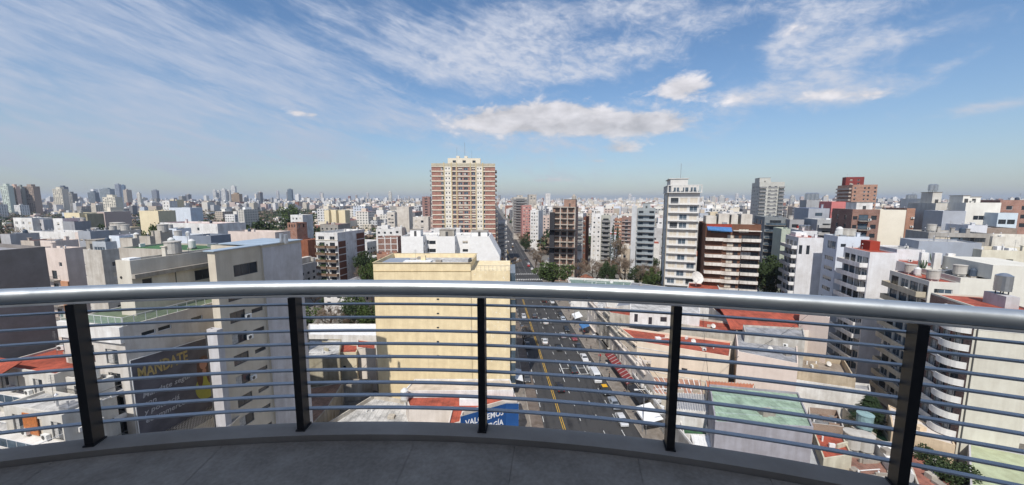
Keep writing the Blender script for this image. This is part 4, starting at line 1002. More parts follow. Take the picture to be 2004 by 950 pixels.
# under construction
b = blk('unfinished_block', 'raw concrete block under construction with brick infill and black safety netting', 'building', (1081, 405), 205, HR - 4, 1127, 16, brick((.34, .17, .11), sc=2), mConc, par=.2, clut=0, sh=((.45, .95, .3, .8, 4.2),))
b.wall
for k in range(13):
    zz = b.H - 3.2 * k - .4
    if zz < .5: break
    b.band(0, zz, .38, .9, mConcRaw, 'floor_slab')
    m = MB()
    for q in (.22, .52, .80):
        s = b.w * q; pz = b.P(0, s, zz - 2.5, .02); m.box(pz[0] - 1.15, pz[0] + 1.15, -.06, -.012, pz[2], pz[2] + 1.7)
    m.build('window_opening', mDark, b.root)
    m = MB()
    for i in range(9): s = b.w * i / 8; m.box(s - .03, s + .03, -.85, -.8, zz + .385, zz + 1.3)
    m.box(0, b.w, -.85, -.8, zz + 1.25, zz + 1.32); m.build('guard_rail', mRust, b.root)
for q in (0, .36, .66, 1.0): b.fin(0, min(max(b.w * q, .3), b.w - .3), 0, b.H - .5, .5, 1.0, mConcRaw, 'column')
b.part('safety_net', -1.2, 1.6, -1.6, -1.0, 0, b.H - 3, simple('black_netting', (.03, .03, .035), .9, 0, .3, 3))
for zz in (b.H - 12.5, b.H - 22.5): b.part('catch_fan', -3.2, b.w + 1.5, -4.2, -.95, zz, zz + .25, simple('black_netting', (.03, .03, .035), .9, 0, .3, 3))
blk('apartment_block', 'grey block of tiered balconies with bright white centre panels, left of the slim tower', 'building', (1248, 408), 198, HR, 1283, 15, plaster((.34, .37, .38), .2), mLR, n=12, cols=(.2, .8), cw=2.4, ch=2, kinds=('wD', 'wblueD'), balc=((0, .02, .98, 1.4, 'solid'),), bm=mLtGreyW, rm=plaster((.30, .34, .36), .2), scols=(.3, .6), clut=3, seed=1, sh=((.3, .7, .3, .7, 3.4),))
bb_ = bpy.data.objects[-1]
blk('party_wall_block', 'pale grey slab standing against the grey tiered balconies', 'building', (1237, 404), 199, HR, 1247, 17, plaster((.55, .56, .57), .15), mLR, n=10, scols=(.3, .7), cw=.8, ch=.8, clut=1, seed=2)
blk('apartment_block', 'narrow white balconied block with a dark red flank right of the unfinished block', 'building', (1129, 418), 240, HR, 1141, 14, mWhiteW, mLR, n=8, cols=(.5,), cw=2.2, balc=((0, .05, .95, 1.3, 'solid'),), clut=2, seed=3, tanks=((.5, .5, 'conc'),))
blk('apartment_block', 'dark red brick slab behind the narrow white balconies', 'building', (1141, 425), 242, HR, 1147, 16, mBrn, mRed, n=8, cols=(.5,), cw=1, clut=1, seed=4)
blk('apartment_block', 'white apartment house with a plain windowed half and a grey balconied half', 'building', (1158, 418), 235, HR - 6, 1177, 16, mWhiteW, mLR, n=9, cols=(.3, .75), cw=1.1, ch=1.1, clut=3, seed=5, sh=((.2, .6, .3, .7, 3),))
blk('apartment_block', 'grey-green balconied apartment house joined to the white one, before the cypress trees', 'building', (1177, 423), 234, HR - 6, 1195, 16, plaster((.42, .42, .37), .25), mLR, n=9, cols=(.5,), cw=3.4, ch=1.8, kinds=('wD', 'wcurtD'), balc=((0, .05, .95, 1.3, 'solid'),), clut=2, seed=6)
blk('apartment_block', 'orange brick flats with white panels far behind the cypresses', 'building', (1203, 428), 300, HR, 1217, 16, mBrickO, mLR, n=8, cols=(.2, .5, .8), clut=2, seed=7, tanks=((.5, .5, 'plastic', 1.5),))
blk('apartment_block', 'dusty red brick flats beside the pale grey slab', 'building', (1217, 425), 290, HR, 1236, 16, brick((.26, .12, .09)), mLR, n=8, cols=(.15, .5, .85), cw=2.2, kinds=('wD', 'w'), balc=((0, .05, .95, 1.2, 'rail'),), clut=2, seed=8)
blk('residential_tower', 'dark striped tower rising behind the red brick slabs along the avenue', 'tower', (1005, 386), 420, AV, 1032, 20, plaster((.5, .47, .42), .2), mLR, n=13, cols=(.1, .3, .5, .7, .9), cw=3.2, ch=1.6, kinds=('wD',), balc=((0, .0, 1, 1.2, 'solid'),), clut=2, seed=9, sh=((.3, .7, .3, .7, 3),))
blk('apartment_block', 'rose coloured block beside the avenue, far beyond the crossing', 'building', (1022, 402), 400, AV, 1040, 20, plaster((.50, .25, .22), .15), mLR, n=10, cols=(.2, .5, .8), clut=2, seed=10)
blk('residential_tower', 'grey tower with rounded corner right of the dark striped tower', 'tower', (1035, 381), 520, AV, 1050, 18, plaster((.45, .42, .37), .2), mLR, n=14, cols=(.3, .7), cw=2.6, clut=1, seed=11)
blk('apartment_block', 'white block with small windows between the avenue and the unfinished block', 'building', (1038, 412), 330, HR, 1054, 16, mWhiteW, mLR, n=9, cols=(.2, .5, .8), cw=1.2, clut=2, seed=12)
blk('residential_tower', 'far white point tower on the skyline right of the avenue', 'tower', (1068, 379), 900, AV, 1077, 12, mWhiteW, mLR, n=18, cols=(.3, .7), cw=2.2, clut=0)
blk('residential_tower', 'grey-white tower with tiered white balconies alone against the sky', 'tower', (1487, 357), 308, HR, 1536, 22, plaster((.50, .50, .46), .15), mLR, n=16, top=4.6, cols=(.42, .66), cw=1.8, kinds=('wD', 'w', 'wcurtD'), balc=((0, .0, .28, 1.8, 'solid'), (0, .78, 1.0, 1.8, 'solid'), (0, .36, .74, .3, 'solid')), scols=(.2, .4, .6, .8), clut=3, seed=13, sh=((.05, .5, .2, .8, 4.5),), uB=1461)
blk('residential_tower', 'orange brick tower with curved balconies and a dark red crown', 'tower', (1669, 362), 300, HR, 1718, 24, brick((.42, .19, .11)), mRust, n=15, cols=(.12, .5, .66, .92), cw=1.3, kinds=('wblue', 'w', 'wD'), scols=(.2, .5, .8), balc=((3, .05, .95, 1.6, 'solid'),), rm=plaster((.5, .42, .36), .2), clut=4, seed=14, uB=1634, sh=())
twr = bpy.data.objects['residential_tower']
b = blk('residential_tower', 'dark red rooftop block crowning the orange brick tower with a row of aerials', 'tower', (1656, 347), 318, HR, 1692, 6, plaster((.22, .05, .045), .2), mRust, n=3, cols=(.3, .7), clut=8, seed=15)
blk('apartment_block', 'coral pink building with three square windows', 'building', (1628, 395), 175, HR + 6, 1664, 18, plaster((.58, .20, .19), .12), mRust, n=1, top=6.5, cols=(.2, .55, .8), cw=2, ch=1.8, kinds=('wD',), scols=(.5,), clut=3, seed=16, uB=1618)
blk('apartment_block', 'grey building with a blue metal roof left of the coral pink one', 'building', (1583, 408), 165, HR, 1624, 16, plaster((.36, .38, .42), .15), simple('blue_roof_sheet', (.05, .10, .24), .4, .3, .1, 1), par=.05, n=2, cols=(.5, .85), cw=2.6, kinds=('wblueD',), clut=2, seed=17)
blk('apartment_block', 'long grey flats with continuous balconies under the coral pink building', 'building', (1600, 430), 150, HR, 1662, 14, plaster((.42, .43, .44), .2), mLR, n=8, top=3, cols=(.12, .3, .5, .7, .88), cw=2.6, kinds=('wD', 'wblueD', 'wcurtD'), balc=((0, .02, .98, 1.4, 'solid'),), bm=mLtGreyW, rm=plaster((.45, .45, .45), .25), clut=3, seed=18)
b = blk('apartment_block', 'white cube with a red trimmed edge left of the long grey flats', 'building', (1572, 452), 136, HR, 1600, 12, mBlueish, mRed, n=1, clut=5, seed=19, tanks=((.3, .5, 'steel'), (.6, .5, 'steel'), (.85, .5, 'steel')))
blk('tank_platform', 'rooftop platform with three steel tanks on the skyline left of the brick tower', 'building', (1579, 392), 220, HR, 1606, 10, plaster((.36, .37, .38), .2), mLR, n=1, clut=3, seed=20, tanks=((.2, .3, 'steel', 1.9), (.5, .3, 'steel', 1.9), (.8, .3, 'steel', 1.9)))
blk('apartment_block', 'dark glazed flats with teal balconies behind the dark green trees', 'building', (1497, 425), 165, HR, 1538, 16, plaster((.22, .24, .25), .2), mLR, n=9, cols=(.15, .4, .65, .88), cw=2.3, ch=2, kinds=('wblueD', 'wD'), balc=((0, .02, .98, 1.5, 'glass'),), bm=mConc, clut=6, seed=21, scols=(.3, .7))
blk('apartment_block', 'pale sage green party wall left of the white cube', 'building', (1530, 448), 150, HR, 1552, 10, plaster((.45, .50, .42), .2), mLR, n=1, clut=2, seed=22)
blk('apartment_block', 'grey flats with small red balconies above the sage green wall', 'building', (1546, 430), 158, HR, 1574, 12, plaster((.34, .34, .35), .2), mLR, n=5, cols=(.4, .8), cw=2.4, kinds=('wD',), balc=((0, .5, 1, 1.4, 'solid'),), rm=plaster((.5, .05, .04), .1), clut=3, seed=23)
# R6 brick / cream
o, w, d, z = box_from(1669, 410, 125, HR, uR=1723, uB=1656); d = max(d, 14)
b = Bld('apartment_block', 'red brick apartment block joined on the left of the tall blank cream wall', 'building', o, HR, rect(w, d), z, mBrickR, mLR)
for zz in floors(z, 12, 3.0, 3.5):
    b.win(0, w * .42, zz - .3, 2.6, 2.0, 'wblueD'); b.win(0, w * .8, zz, 1.5, 1.4, 'wD'); b.win(0, w * .12, zz, 1.2, 1.2, 'wD'); b.win(3, d * .3, zz, 1.5, 1.4, 'w'); b.win(3, d * .7, zz, 1.5, 1.4, 'wD')
    b.balc(0, w * .42, zz - .4, w * .4, 1.1, 'rail', mConc, mRail)
    if rr.random() < .5: b.ac(0, w * .64, zz - .2)
b.finish(); b.shed(w * .3, w * .9, 3, 10, 3.2, mDirtyW)
o, w, d, z = box_from(1723, 411, 124, HR, uR=1774, depth=12)
b = Bld('apartment_block', 'tall blank cream party wall glowing in the sun at upper right', 'building', o, HR, rect(w, d), z, plaster((.76, .70, .58), .06, .9, False), mLR, parapet=.4)
for zz in floors(z, 10, 3.0, 3.3): b.win(3, d * .6, zz, 1.4, 1.3, 'wD')
b.finish(); b.clutter(71, 3)
blk('apartment_block', 'slim orange brick slab with square windows right of the blank cream wall', 'building', (1775, 408), 128, HR, 1792, 14, mBrickO, mLR, n=10, cols=(.5,), cw=2.4, ch=1.5, kinds=('wD', 'w', 'whalf'), ac=.4, clut=2, seed=24)
blk('party_wall_block', 'plain grey slanting party wall right of the slim orange brick slab', 'building', (1786, 390), 142, HR + 14, 1806, 14, plaster((.42, .41, .40), .15, .9, False), mLR, n=1, clut=3, seed=25, tanks=((.2, .5, 'steel'), (.5, .5, 'steel'), (.8, .5, 'steel')))
blk('apartment_block', 'white apartment block with four rows of windows and many air conditioners', 'building', (1806, 389), 136, HR, 1838, 12, plaster((.72, .70, .65), .12), mLR, n=10, cols=(.35, .7), cw=1.9, ch=1.5, kinds=('w', 'wD', 'wblue'), ac=.8, clut=3, seed=26)
b = blk('apartment_block', 'white terraced block stacked with setbacks, two steel tanks on its stair tower', 'building', (1832, 398), 126, HR, 1895, 14, plaster((.60, .58, .53), .25), mLR, n=3, cols=(.1,), cw=1.1, ch=.6, clut=5, seed=27, sh=((.15, .45, .3, .7, 4.5),))
b.tank(b.w * .22, 6.5, 'steel', 4.7, 1.0); b.tank(b.w * .36, 6.5, 'steel', 4.7, 1.0)
blk('party_wall_block', 'blank blue-grey wall in front of the white terraced block', 'building', (1846, 413), 112, HR, 1891, 8, plaster((.37, .39, .43), .12, .9, False), mLR, n=1, clut=2, seed=28)
b = blk('apartment_block', 'white stepped apartment house with a deep loggia, right of the blue-grey wall', 'building', (1891, 397), 118, HR, 1960, 14, plaster((.74, .72, .66), .15), mLR, n=5, top=5.5, cols=(.12, .42, .72), cw=2.6, ch=1.4, kinds=('wD', 'w'), clut=8, seed=29, sh=((.1, .3, .2, .6, 3.0), (.55, .95, .5, .9, 2.6)))
b.win
blk('house', 'reddish brick house with a rust coloured roof at the right edge of the skyline', 'house', (1958, 392), 130, HR, 2060, 12, brick((.36, .15, .10)), mRust, n=3, cols=(.2, .5, .8), kinds=('wD', 'w'), clut=7, seed=30)
blk('house', 'pale blue house with two dark windows near the right edge', 'house', (1954, 417), 112, HR, 1993, 9, plaster((.58, .66, .72), .1), mLR, n=2, cols=(.25, .7), cw=1.7, kinds=('wD',), clut=3, seed=31)
blk('house', 'white walled roof house with a little stair and drying rail', 'house', (1895, 441), 104, HR, 1933, 9, plaster((.64, .65, .68), .12), mLR, n=1, cols=(.2,), cw=1.0, ch=.9, clut=3, seed=32)
blk('house', 'brown brick roof house beside the white one with the little stair', 'house', (1931, 446), 103, HR, 1990, 9, brick((.28, .20, .15)), mDR, n=1, cols=(.2,), cw=1.2, ch=1.3, kinds=('wD',), clut=3, seed=33)
b = blk('apartment_block', 'long low concrete building with a ribbon of dark windows', 'building', (1818, 455), 97, HR + 3, 1943, 10, plaster((.38, .36, .33), .3), mLR, n=6, top=2.2, cols=(.10, .24, .44, .62, .78, .93), cw=3.0, ch=1.1, kinds=('wD', 'wshutD', 'wblueD'), par=.4, clut=8, seed=34)
b = blk('party_wall_block', 'rough weathered white wall beside the ribbon windows at the right edge', 'building', (1943, 463), 92, HR, 2090, 10, plaster((.66, .63, .56), .4), mLR, n=1, clut=5, seed=35)
blk('house', 'blue-grey ramped house in front of the ribbon windows', 'house', (1799, 472), 90, HR + 4, 1922, 8, plaster((.33, .36, .41), .15), mLR, n=1, clut=5, seed=36, par=.3)
blk('house', 'pale yellow house with a small door, right of the blue-grey ramped house', 'house', (1922, 489), 84, HR, 2090, 9, plaster((.66, .62, .50), .25), mConc, n=2, cols=(.2, .35), cw=1.2, kinds=('wD',), clut=8, seed=37)

# white balconied block behind the roofs (R3a), its windowed return (R3b) and the red roofed one (R3c)
def white_block(uv, y, h, uR, uB, label, roof, bal_dep, cols, n=11, seed=0, fh=3.0, wallc=mBlueish, top=3.6, style='solid', bm=None, rm=None, d0=10):
    o, w, d, z = box_from(*uv, y, h, uR=uR, uB=uB); d = min(max(d, d0), 22)
    b = Bld('apartment_block', label, 'building', o, h, rect(w, d), z, wallc, roof, parapet=.25)
    r = random.Random(seed)
    for zz in floors(z, n, fh, top):
        for c in cols: b.win(3, d * c, zz, d * .2, 2.2, r.choice(('wblueD', 'wD', 'wblue', 'wcurtD')))
        b.balc(3, d * .5, zz - .12, d * .92, bal_dep, style, bm or mWhiteW, rm or mWhiteW, .95)
        if r.random() < .5: b.ac(3, d * .5, zz)
    return b, w, d, z
b, w, d, z = white_block((1563, 465), 118, HR, 1612, 1538, 'bluish white block with chunky white balconies, two slots high in its plain wall', mRed, 1.5, (.2, .5, .8), seed=1)
b.win(0, w * .12, z - 5.4, .9, 2.9, 'slotD'); b.win(0, w * .42, z - 5.4, .9, 2.9, 'slotD'); b.finish(); b.clutter(81, 4); b.part('roof_box', 1, w * .6, d * .5, d - 1, z - .2, z + 1.2, mWhiteP)
o, w, d, z = box_from(1640, 463, 104, HR - 2, uR=1702, uB=1613)
b = Bld('apartment_block', 'bluish grey block with a column of long windows, white drums on its roof', 'building', o, HR - 2, rect(w, min(d, 16)), z, plaster((.60, .64, .70), .12), mLR, parapet=.5)
for zz in floors(z, 9, 3.05, 7.4): b.win(3, min(d, 16) * .5, zz, min(d, 16) * .62, 1.3, rr.choice(('whalf', 'w', 'wblue')))
b.win(3, min(d, 16) * .6, z - 3.9, min(d, 16) * .6, 2.3, 'wblue'); b.win(0, w * .2, z - 3.0, 1.2, .9, 'wD'); b.finish()
for q, k_, s_ in ((.35, 'plastic', 1.6), (.55, 'conc', 1.1), (.75, 'conc', 1.1)): b.tank(w * q, 5, k_, sc=s_)
b.clutter(242, 4)
b, w, d, z = white_block((1703, 494), 88, 16, 1760, 1652, 'white block with a flat red roof and long glazed balconies, left of the cactus roof', mRed, 1.6, (.16, .4, .64, .86), n=10, seed=3, style='solid')
b.finish(); b.part('red_roof_hut', 3, w * .9, d * .55, d - 1, z - .24, z + 2.1, plaster((.33, .05, .03), .15, .9, False)); b.clutter(83, 3)
b2 = blk('apartment_block', 'plain bluish white wall stepping right from the red flat roof', 'building', (1756, 488), 89.5, 16, 1811, 9, mBlueish, mLR, n=1, clut=3, seed=43, par=.3)
# R4 beige balconies
b, w, d, z = white_block((1819, 551), 70, HR, 1879, 1742, 'white block with beige balcony bands and a red roof patch, right of centre', mRed, 1.5, (.16, .42, .66, .88), n=9, seed=4, wallc=plaster((.64, .62, .57), .15), bm=plaster((.50, .45, .35), .3), rm=plaster((.50, .45, .35), .3), top=3.1, fh=2.95)
b.win(0, 1.2, z - 2.3, .7, .9, 'slotD'); b.win(0, w * .55, z - 2.4, 2.2, 1.0, 'wblue'); b.win(0, w * .82, z - 2.6, 1.8, 1.3, 'w'); b.finish(); b.clutter(84, 4)
W4 = w
o2 = Vector((b.root.location.x, b.root.location.y, 0)) + rt(HR) * (w + .004)
b = Bld('party_wall_block', 'large cream coloured blank wall stepping up beside the beige balconies', 'building', o2, HR, rect(19, 12), D(1880, 533, 74).z, plaster((.66, .64, .57), .12), mLR, parapet=.4).finish()
b.part('upper_wall', 4.2, 12.2, .006, 12, b.H + .003, b.H + 2.7, plaster((.66, .64, .57), .12)); b.tank(2.2, 4, 'conc', .2, 1.0); b.part('slot_vent', 9.6, 11.5, -.05, -.003, b.H - 2.4, b.H - 2.1, mDark); b.clutter(85, 4, 1, (1, 4, 2, 9))
# cactus roof in front of it: piers and plants
b = blk('rooftop_house', 'white rooftop piers and walls with potted cactus, above the beige balconies', 'house', (1795, 520), 80, HR, 1862, 10, plaster((.60, .56, .56), .25), mRed, n=1, par=.3, clut=2, seed=44)
for q in (.12, .5, .88): b.part('pier', b.w * q - .6, b.w * q + .6, -.8, -.004, b.H - 4.5, b.H + 3.0, mWhiteW)
mCac = simple('cactus_green', (.07, .11, .06), .7, 0, .2, 8)
for i, (x, y, hh, lab) in enumerate(((b.w * .02, -1.5, 2.6, 'branching grey-green cactus left of the white rooftop piers'), (b.w * .68, 2.0, 3.0, 'thin branching cactus on the roof behind the white piers'))):
    wp = b.root.matrix_basis @ Vector((x, y, b.H - (1.2 if i == 0 else .3))); ct = empty('potted_cactus', wp, 0, lab, 'cactus'); m = MB(); m.cyl(0, 0, 0, .6, .35, 10, r1=.45); m.build('pot', mTerr, ct); m = MB()
    for a in range(5):
        an = a * 1.26; m.tube([(0, 0, .55), (.35 * math.cos(an), .35 * math.sin(an), 1.0), (.6 * math.cos(an), .6 * math.sin(an), 1.5 + .2 * a), (.62 * math.cos(an), .62 * math.sin(an), hh - .1 * a)], [.10, .12, .11, .05], 7)
    m.tube([(0, 0, .5), (0, 0, hh + .1)], [.14, .07], 7); m.build('stem', mCac, ct)
# R5 curved white balconies + blank wall
o, w, d, z = box_from(1913, 602, 56, HR, uR=2040, uB=1822); d = min(d, 15)
mR5 = plaster((.60, .58, .50), .18)
b = Bld('apartment_block', 'brick block with round-ended white balconies and a tall pale blank wall, right edge', 'building', o, HR, rect(w, d), z, mR5, mRed, parapet=.3)
zs = floors(z, 8, 2.95, 4.2)
for zz in zs:
    for s in (d * .25, d * .5, d * .75): b.win(3, s, zz, 1.8, 2.1, rr.choice(('wD', 'wcurtD')))
b.finish()
bf = b.band(3, .02, z - .4, .05, brick((.16, .05, .035)), 'brick_facing', .02, d - .02)
bpy.data.objects.remove(bf)
bfm = MB()
# brick leaf around the openings
Lh = b.holes[3]; xs_ = sorted({0.02, d - .02} | {q for h_ in Lh for q in h_[:2]}); zs_ = sorted({.02, z - .3} | {q for h_ in Lh for q in h_[2:]})
for i in range(len(xs_) - 1):
    for j in range(len(zs_) - 1):
        xc, zc = (xs_[i] + xs_[i + 1]) / 2, (zs_[j] + zs_[j + 1]) / 2
        if not any(h_[0] < xc < h_[1] and h_[2] < zc < h_[3] for h_ in Lh): bfm.quad(b.P(3, xs_[i], zs_[j], .04), b.P(3, xs_[i + 1], zs_[j], .04), b.P(3, xs_[i + 1], zs_[j + 1], .04), b.P(3, xs_[i], zs_[j + 1], .04))
bfm.build('brick_facing', brick((.16, .055, .035)), b.root)
def curved_balc(L, dep, h_):
    s = MB(); r = MB(); n = 28; prof = []
    for i in range(n + 1):
        t = i / n; x = -L / 2 + L * t; dd = max(dep * .38 if t < .8 else 0, dep * math.sqrt(max(0, 1 - ((t - .76) / .24) ** 2)))
        prof.append((x, -dd))
    for i in range(n):
        (x0, y0), (x1, y1) = prof[i], prof[i + 1]
        s.quad((x0, y0, 0), (x1, y1, 0), (x1, -.01, 0), (x0, -.01, 0)); s.quad((x0, -.01, -.15), (x1, -.01, -.15), (x1, y1, -.15), (x0, y0, -.15)); s.quad((x0, y0, -.15), (x1, y1, -.15), (x1, y1, 0), (x0, y0, 0))
        r.quad((x0, y0 - .01, .003), (x1, y1 - .01, .003), (x1, y1 - .01, h_), (x0, y0 - .01, h_)); r.quad((x1, y1 + .1, .003), (x0, y0 + .1, .003), (x0, y0 + .1, h_), (x1, y1 + .1, h_)); r.quad((x0, y0 - .01, h_), (x1, y1 - .01, h_), (x1, y1 + .1, h_), (x0, y0 + .1, h_))
    x1, y1 = prof[-1]
    r.quad((x1, y1, .003), (x1, -.01, .003), (x1, -.01, h_), (x1, y1, h_)); s.quad((x1, y1, -.15), (x1, -.01, -.15), (x1, -.01, 0), (x1, y1, 0))
    return s.mesh('balcony', mWhiteW), r.mesh('railing', plaster((.66, .65, .62), .15))
cb = curved_balc(d * .97, 2.1, .95)
for zz in zs:
    o_ = put('balcony', cb[0], b.root, b.P(3, d * .485, zz - .1), b.rz(3)); put('railing', cb[1], o_)
for k in range(4):
    m = MB(); p = b.P(0, 2.0 + 2.3 * k, z - 1.9, .03); m.tube([(p[0], p[1], p[2]), (p[0], p[1] + .04, p[2])], .42, 14); m.build('porthole', mRust, b.root)
b.band(0, z - .9, .9, .12, mWhiteW, 'cornice'); b.band(0, z - 3.6, .35, .05, plaster((.72, .70, .64), .1), 'moulding')
m = MB(); m.beam(b.P(0, .35, .5, .08), b.P(0, .35, z - 1, .08), .14); m.build('drain_pipe', mFrameD, b.root)
b.part('tank_tower', w * .62, w * .84, 2, 6, z - .29, z + 1.6, mLtGreyW); b.tank(w * .73, 4, 'steel', 1.8, 1.3)
awn = MB(); a = b.P(3, d * .4, z - 1.0, .1); c = b.P(3, d - .3, z - 1.0, .1); e_ = b.P(3, d - .3, z - 1.6, 2.4); g_ = b.P(3, d * .4, z - 1.6, 2.4); awn.quad(g_, e_, c, a); awn.quad(a, c, (e_[0], e_[1], e_[2] - .03), (g_[0], g_[1], g_[2] - .03)); awn.build('awning', mWhiteP, b.root)

# foreground low buildings right of the avenue (outline pixels at roof height)
mBuff = plaster((.70, .60, .48), .15); mPinkWall = plaster((.70, .60, .53), .13)
b = low('avenue_building', 'three storey corner house with a red roof and long blank cream wall facing us', 'building', [(1247, 668), (1428, 698), (1432, 668), (1200, 640)], 12.5, mBuff, mRed, parapet=.45, clut=9, seed=51, wins=((0, 6.2 + 2.2, 6.8, 1.6, 1.3, 'whalf'), (0, 8.4, 3.2, 1.6, 1.3, 'wshut'), (0, 10.4, 6.8, 1.3, 1.2, 'w')))
for k in range(2): b.band(0, 11.0 - 5.2 * k, .14, .06, mDirtyW, 'moulding')
le = len(b.o) - 1
low('avenue_building', 'weathered cream party wall house with two green shuttered windows, behind the red roofed corner house', 'building', [(1192, 612), (1444, 652), (1440, 632), (1178, 600)], 14, mOldW, mRed, parapet=.5, clut=8, seed=52, wins=((0, 12.5, 9.6, 1.5, 1.5, 'wblue'), (0, 22, 9.6, 1.5, 1.5, 'wblue'), (0, 25.5, 6, 1.2, 1.2, 'w')))
low('rooftop_house', 'white roof house with dark doors and a square window amid the low roofs', 'house', [(1233, 607), (1370, 613), (1366, 585), (1234, 582)], 17, mWhiteW, mLR, z0=13.0, parapet=.3, wins=((0, 1.6, .8, .9, 2.2, 'wD'), (0, 8.5, 1.2, 1.6, 1.3, 'wD'), (0, 5.2, .3, .9, 2.0, 'wD')), clut=5, seed=53)
low('avenue_building', 'white building with a grey-green railed roof beside the round green street tree', 'building', [(1100, 556), (1245, 566), (1240, 549), (1112, 543)], 10.5, mWhiteW, simple('green_grey_roof', (.16, .22, .19), .7, 0, .3, 1), parapet=.9, clut=10, seed=54, wins=((0, 3, 7.3, 1, .9, 'w'), (0, 24, 7.3, 1, .9, 'w')))
low('warehouse', 'long grey sloping metal roof behind the handrail, left of the dish', 'warehouse', [(1205, 600), (1345, 588), (1340, 566), (1236, 553)], 13, mDirtyW, simple('grey_metal_roof', (.26, .27, .29), .5, .3, .1, .6), parapet=.1, clut=4, seed=55)
low('avenue_building', 'narrow white house with a curved cornice on the avenue pavement', 'building', [(1150, 606), (1192, 618), (1186, 585), (1130, 582)], 12, mStuc, mLR, parapet=.8, clut=6, seed=56)
low('avenue_building', 'ornate old stone house with balustraded roof edge above the pavement', 'building', [(1180, 650), (1236, 662), (1194, 614), (1152, 604)], 11.5, mOldW, mDR, parapet=1.0, clut=6, seed=57)
low('hall_building', 'great hall with a curved dark red roof behind the low cream houses', 'hall', [(1440, 640), (1600, 648), (1572, 612), (1388, 598)], 14.5, mStuc, mRed, parapet=.3)
hb = Vector((0, 0, 0)); Pq = [S(1430, 640, 15), S(1566, 642, 15), S(1520, 598, 15), S(1392, 594, 15)]
hd = empty('vaulted_roof', (Pq[0].x, Pq[0].y, 14.3), 0, 'curved dark red barrel vault over the great hall', 'roof'); m = MB(); n = 14
for i in range(n):
    t0, t1 = i / n, (i + 1) / n
    def vp(t, q): A = Pq[0].lerp(Pq[3], t); B = Pq[1].lerp(Pq[2], t); c = A.lerp(B, q) - hd.location; return (c.x, c.y, .05 + 1.9 * math.sin(math.pi * t) ** .8)
    for j in range(4): m.quad(vp(t0, j / 4), vp(t0, (j + 1) / 4), vp(t1, (j + 1) / 4), vp(t1, j / 4))
m.build('vault', mRed, hd, True)
low('party_wall_house', 'tall plain cream wall with a dirty grey upper corner, middle right', 'building', [(1444, 688), (1562, 712), (1560, 668), (1440, 650)], 14, mPinkWall, mGR, parapet=.4, clut=3, seed=58)
low('party_wall_house', 'stained concrete wall above the tall plain cream wall', 'building', [(1458, 650), (1576, 662), (1572, 642), (1454, 636)], 16, plaster((.50, .48, .44), .45), mGR, parapet=.4)
low('party_wall_block', 'tall pinkish cream shaft left of the chunky white balconies', 'building', [(1566, 606), (1624, 622), (1626, 596), (1570, 590)], 19, mPinkWall, mLR, parapet=.4, clut=2, seed=59)
low('ruin', 'roofless beige house with crumbling parapets and posts', 'house', [(1553, 722), (1675, 742), (1650, 700), (1544, 688)], 9.5, plaster((.50, .42, .31), .4), plaster((.34, .29, .24), .45), parapet=1.6, clut=6, seed=60)
low('long_wall_house', 'long rain-streaked white wall left of the dark pine', 'building', [(1548, 742), (1704, 765), (1702, 752), (1550, 734)], 7.5, plaster((.70, .69, .66), .35), mGR, parapet=.4)
# green roof workshop
b = low('workshop', 'mint green flat roof over a lavender grey wall, largest low roof at bottom right', 'workshop', [(1400, 826), (1592, 836), (1562, 768), (1388, 752)], 11.0, plaster((.34, .33, .36), .3), membrane((.29, .39, .29), .4), parapet=.35)
Mg = membrane((.33, .42, .35), .35)
for t in (.25, .5, .72):
    A = Vector(b.o[0]).lerp(Vector(b.o[3]), t); B = Vector(b.o[1]).lerp(Vector(b.o[2]), t); m = MB(); m.beam((A.x + .3, A.y, b.H - .30), (B.x - .3, B.y, b.H - .30), .35, .16); m.build('roof_rib', Mg, b.root)
c = S(1500, 808, 11) - S(1400, 826, 11); b.part('roof_hatch', c.x - 1, c.x + 1, c.y - .7, c.y + .7, b.H - .34, b.H + .5, mConc)
low('walled_court', 'deep green painted yard behind a low wall, left of the mint green roof', 'yard', [(1338, 850), (1392, 852), (1370, 800), (1325, 800)], 4.0, mDirtyW, simple('green_court', (.03, .09, .04), .9, 0, .4, .8), parapet=1.4, clut=1, seed=61)
b = low('corrugated_shed', 'pale grey ribbed sheet roof above the green yard', 'shed', [(1318, 800), (1386, 806), (1382, 772), (1312, 768)], 6.5, mDirtyW, simple('pale_sheet', (.46, .46, .46), .5, .2, .12, 2), parapet=.05)
def ribs(b, n, mat):
    for i in range(n):
        t = (i + .5) / n; A = Vector(b.o[0]).lerp(Vector(b.o[1]), t); B = Vector(b.o[3]).lerp(Vector(b.o[2]), t); m = MB(); m.beam((A.x, A.y, b.H - b.par + .05), (B.x, B.y, b.H - b.par + .05), .18, .12); m.build('roof_rib', mat, b.root)
ribs(b, 14, mMetal)
b = low('tiled_shed', 'terracotta tile roof strip behind the mint green roof', 'shed', [(1384, 768), (1470, 772), (1478, 752), (1380, 745)], 9.0, mOldW, mTerr, parapet=.05); ribs(b, 16, mTerr)
b = low('tiled_shed', 'broken terracotta and sheet roofs below the long blank cream wall', 'shed', [(1258, 770), (1380, 786), (1372, 744), (1246, 736)], 6.0, mOldW, membrane((.40, .22, .16), .5), parapet=.05, clut=7, seed=62); ribs(b, 12, mDirtyW)
b = low('corrugated_shed', 'white ribbed sheet roof at the bottom edge under the mint green roof', 'shed', [(1350, 885), (1460, 895), (1446, 855), (1352, 850)], 4.2, mDirtyW, mWhiteP, parapet=.05); ribs(b, 10, mWhiteP)
low('grey_yard_house', 'plain grey roof in front of the lavender grey wall', 'house', [(1450, 900), (1620, 915), (1600, 868), (1440, 862)], 4.6, mLtGreyW, plaster((.42, .44, .46), .2, .9, False), parapet=.15)
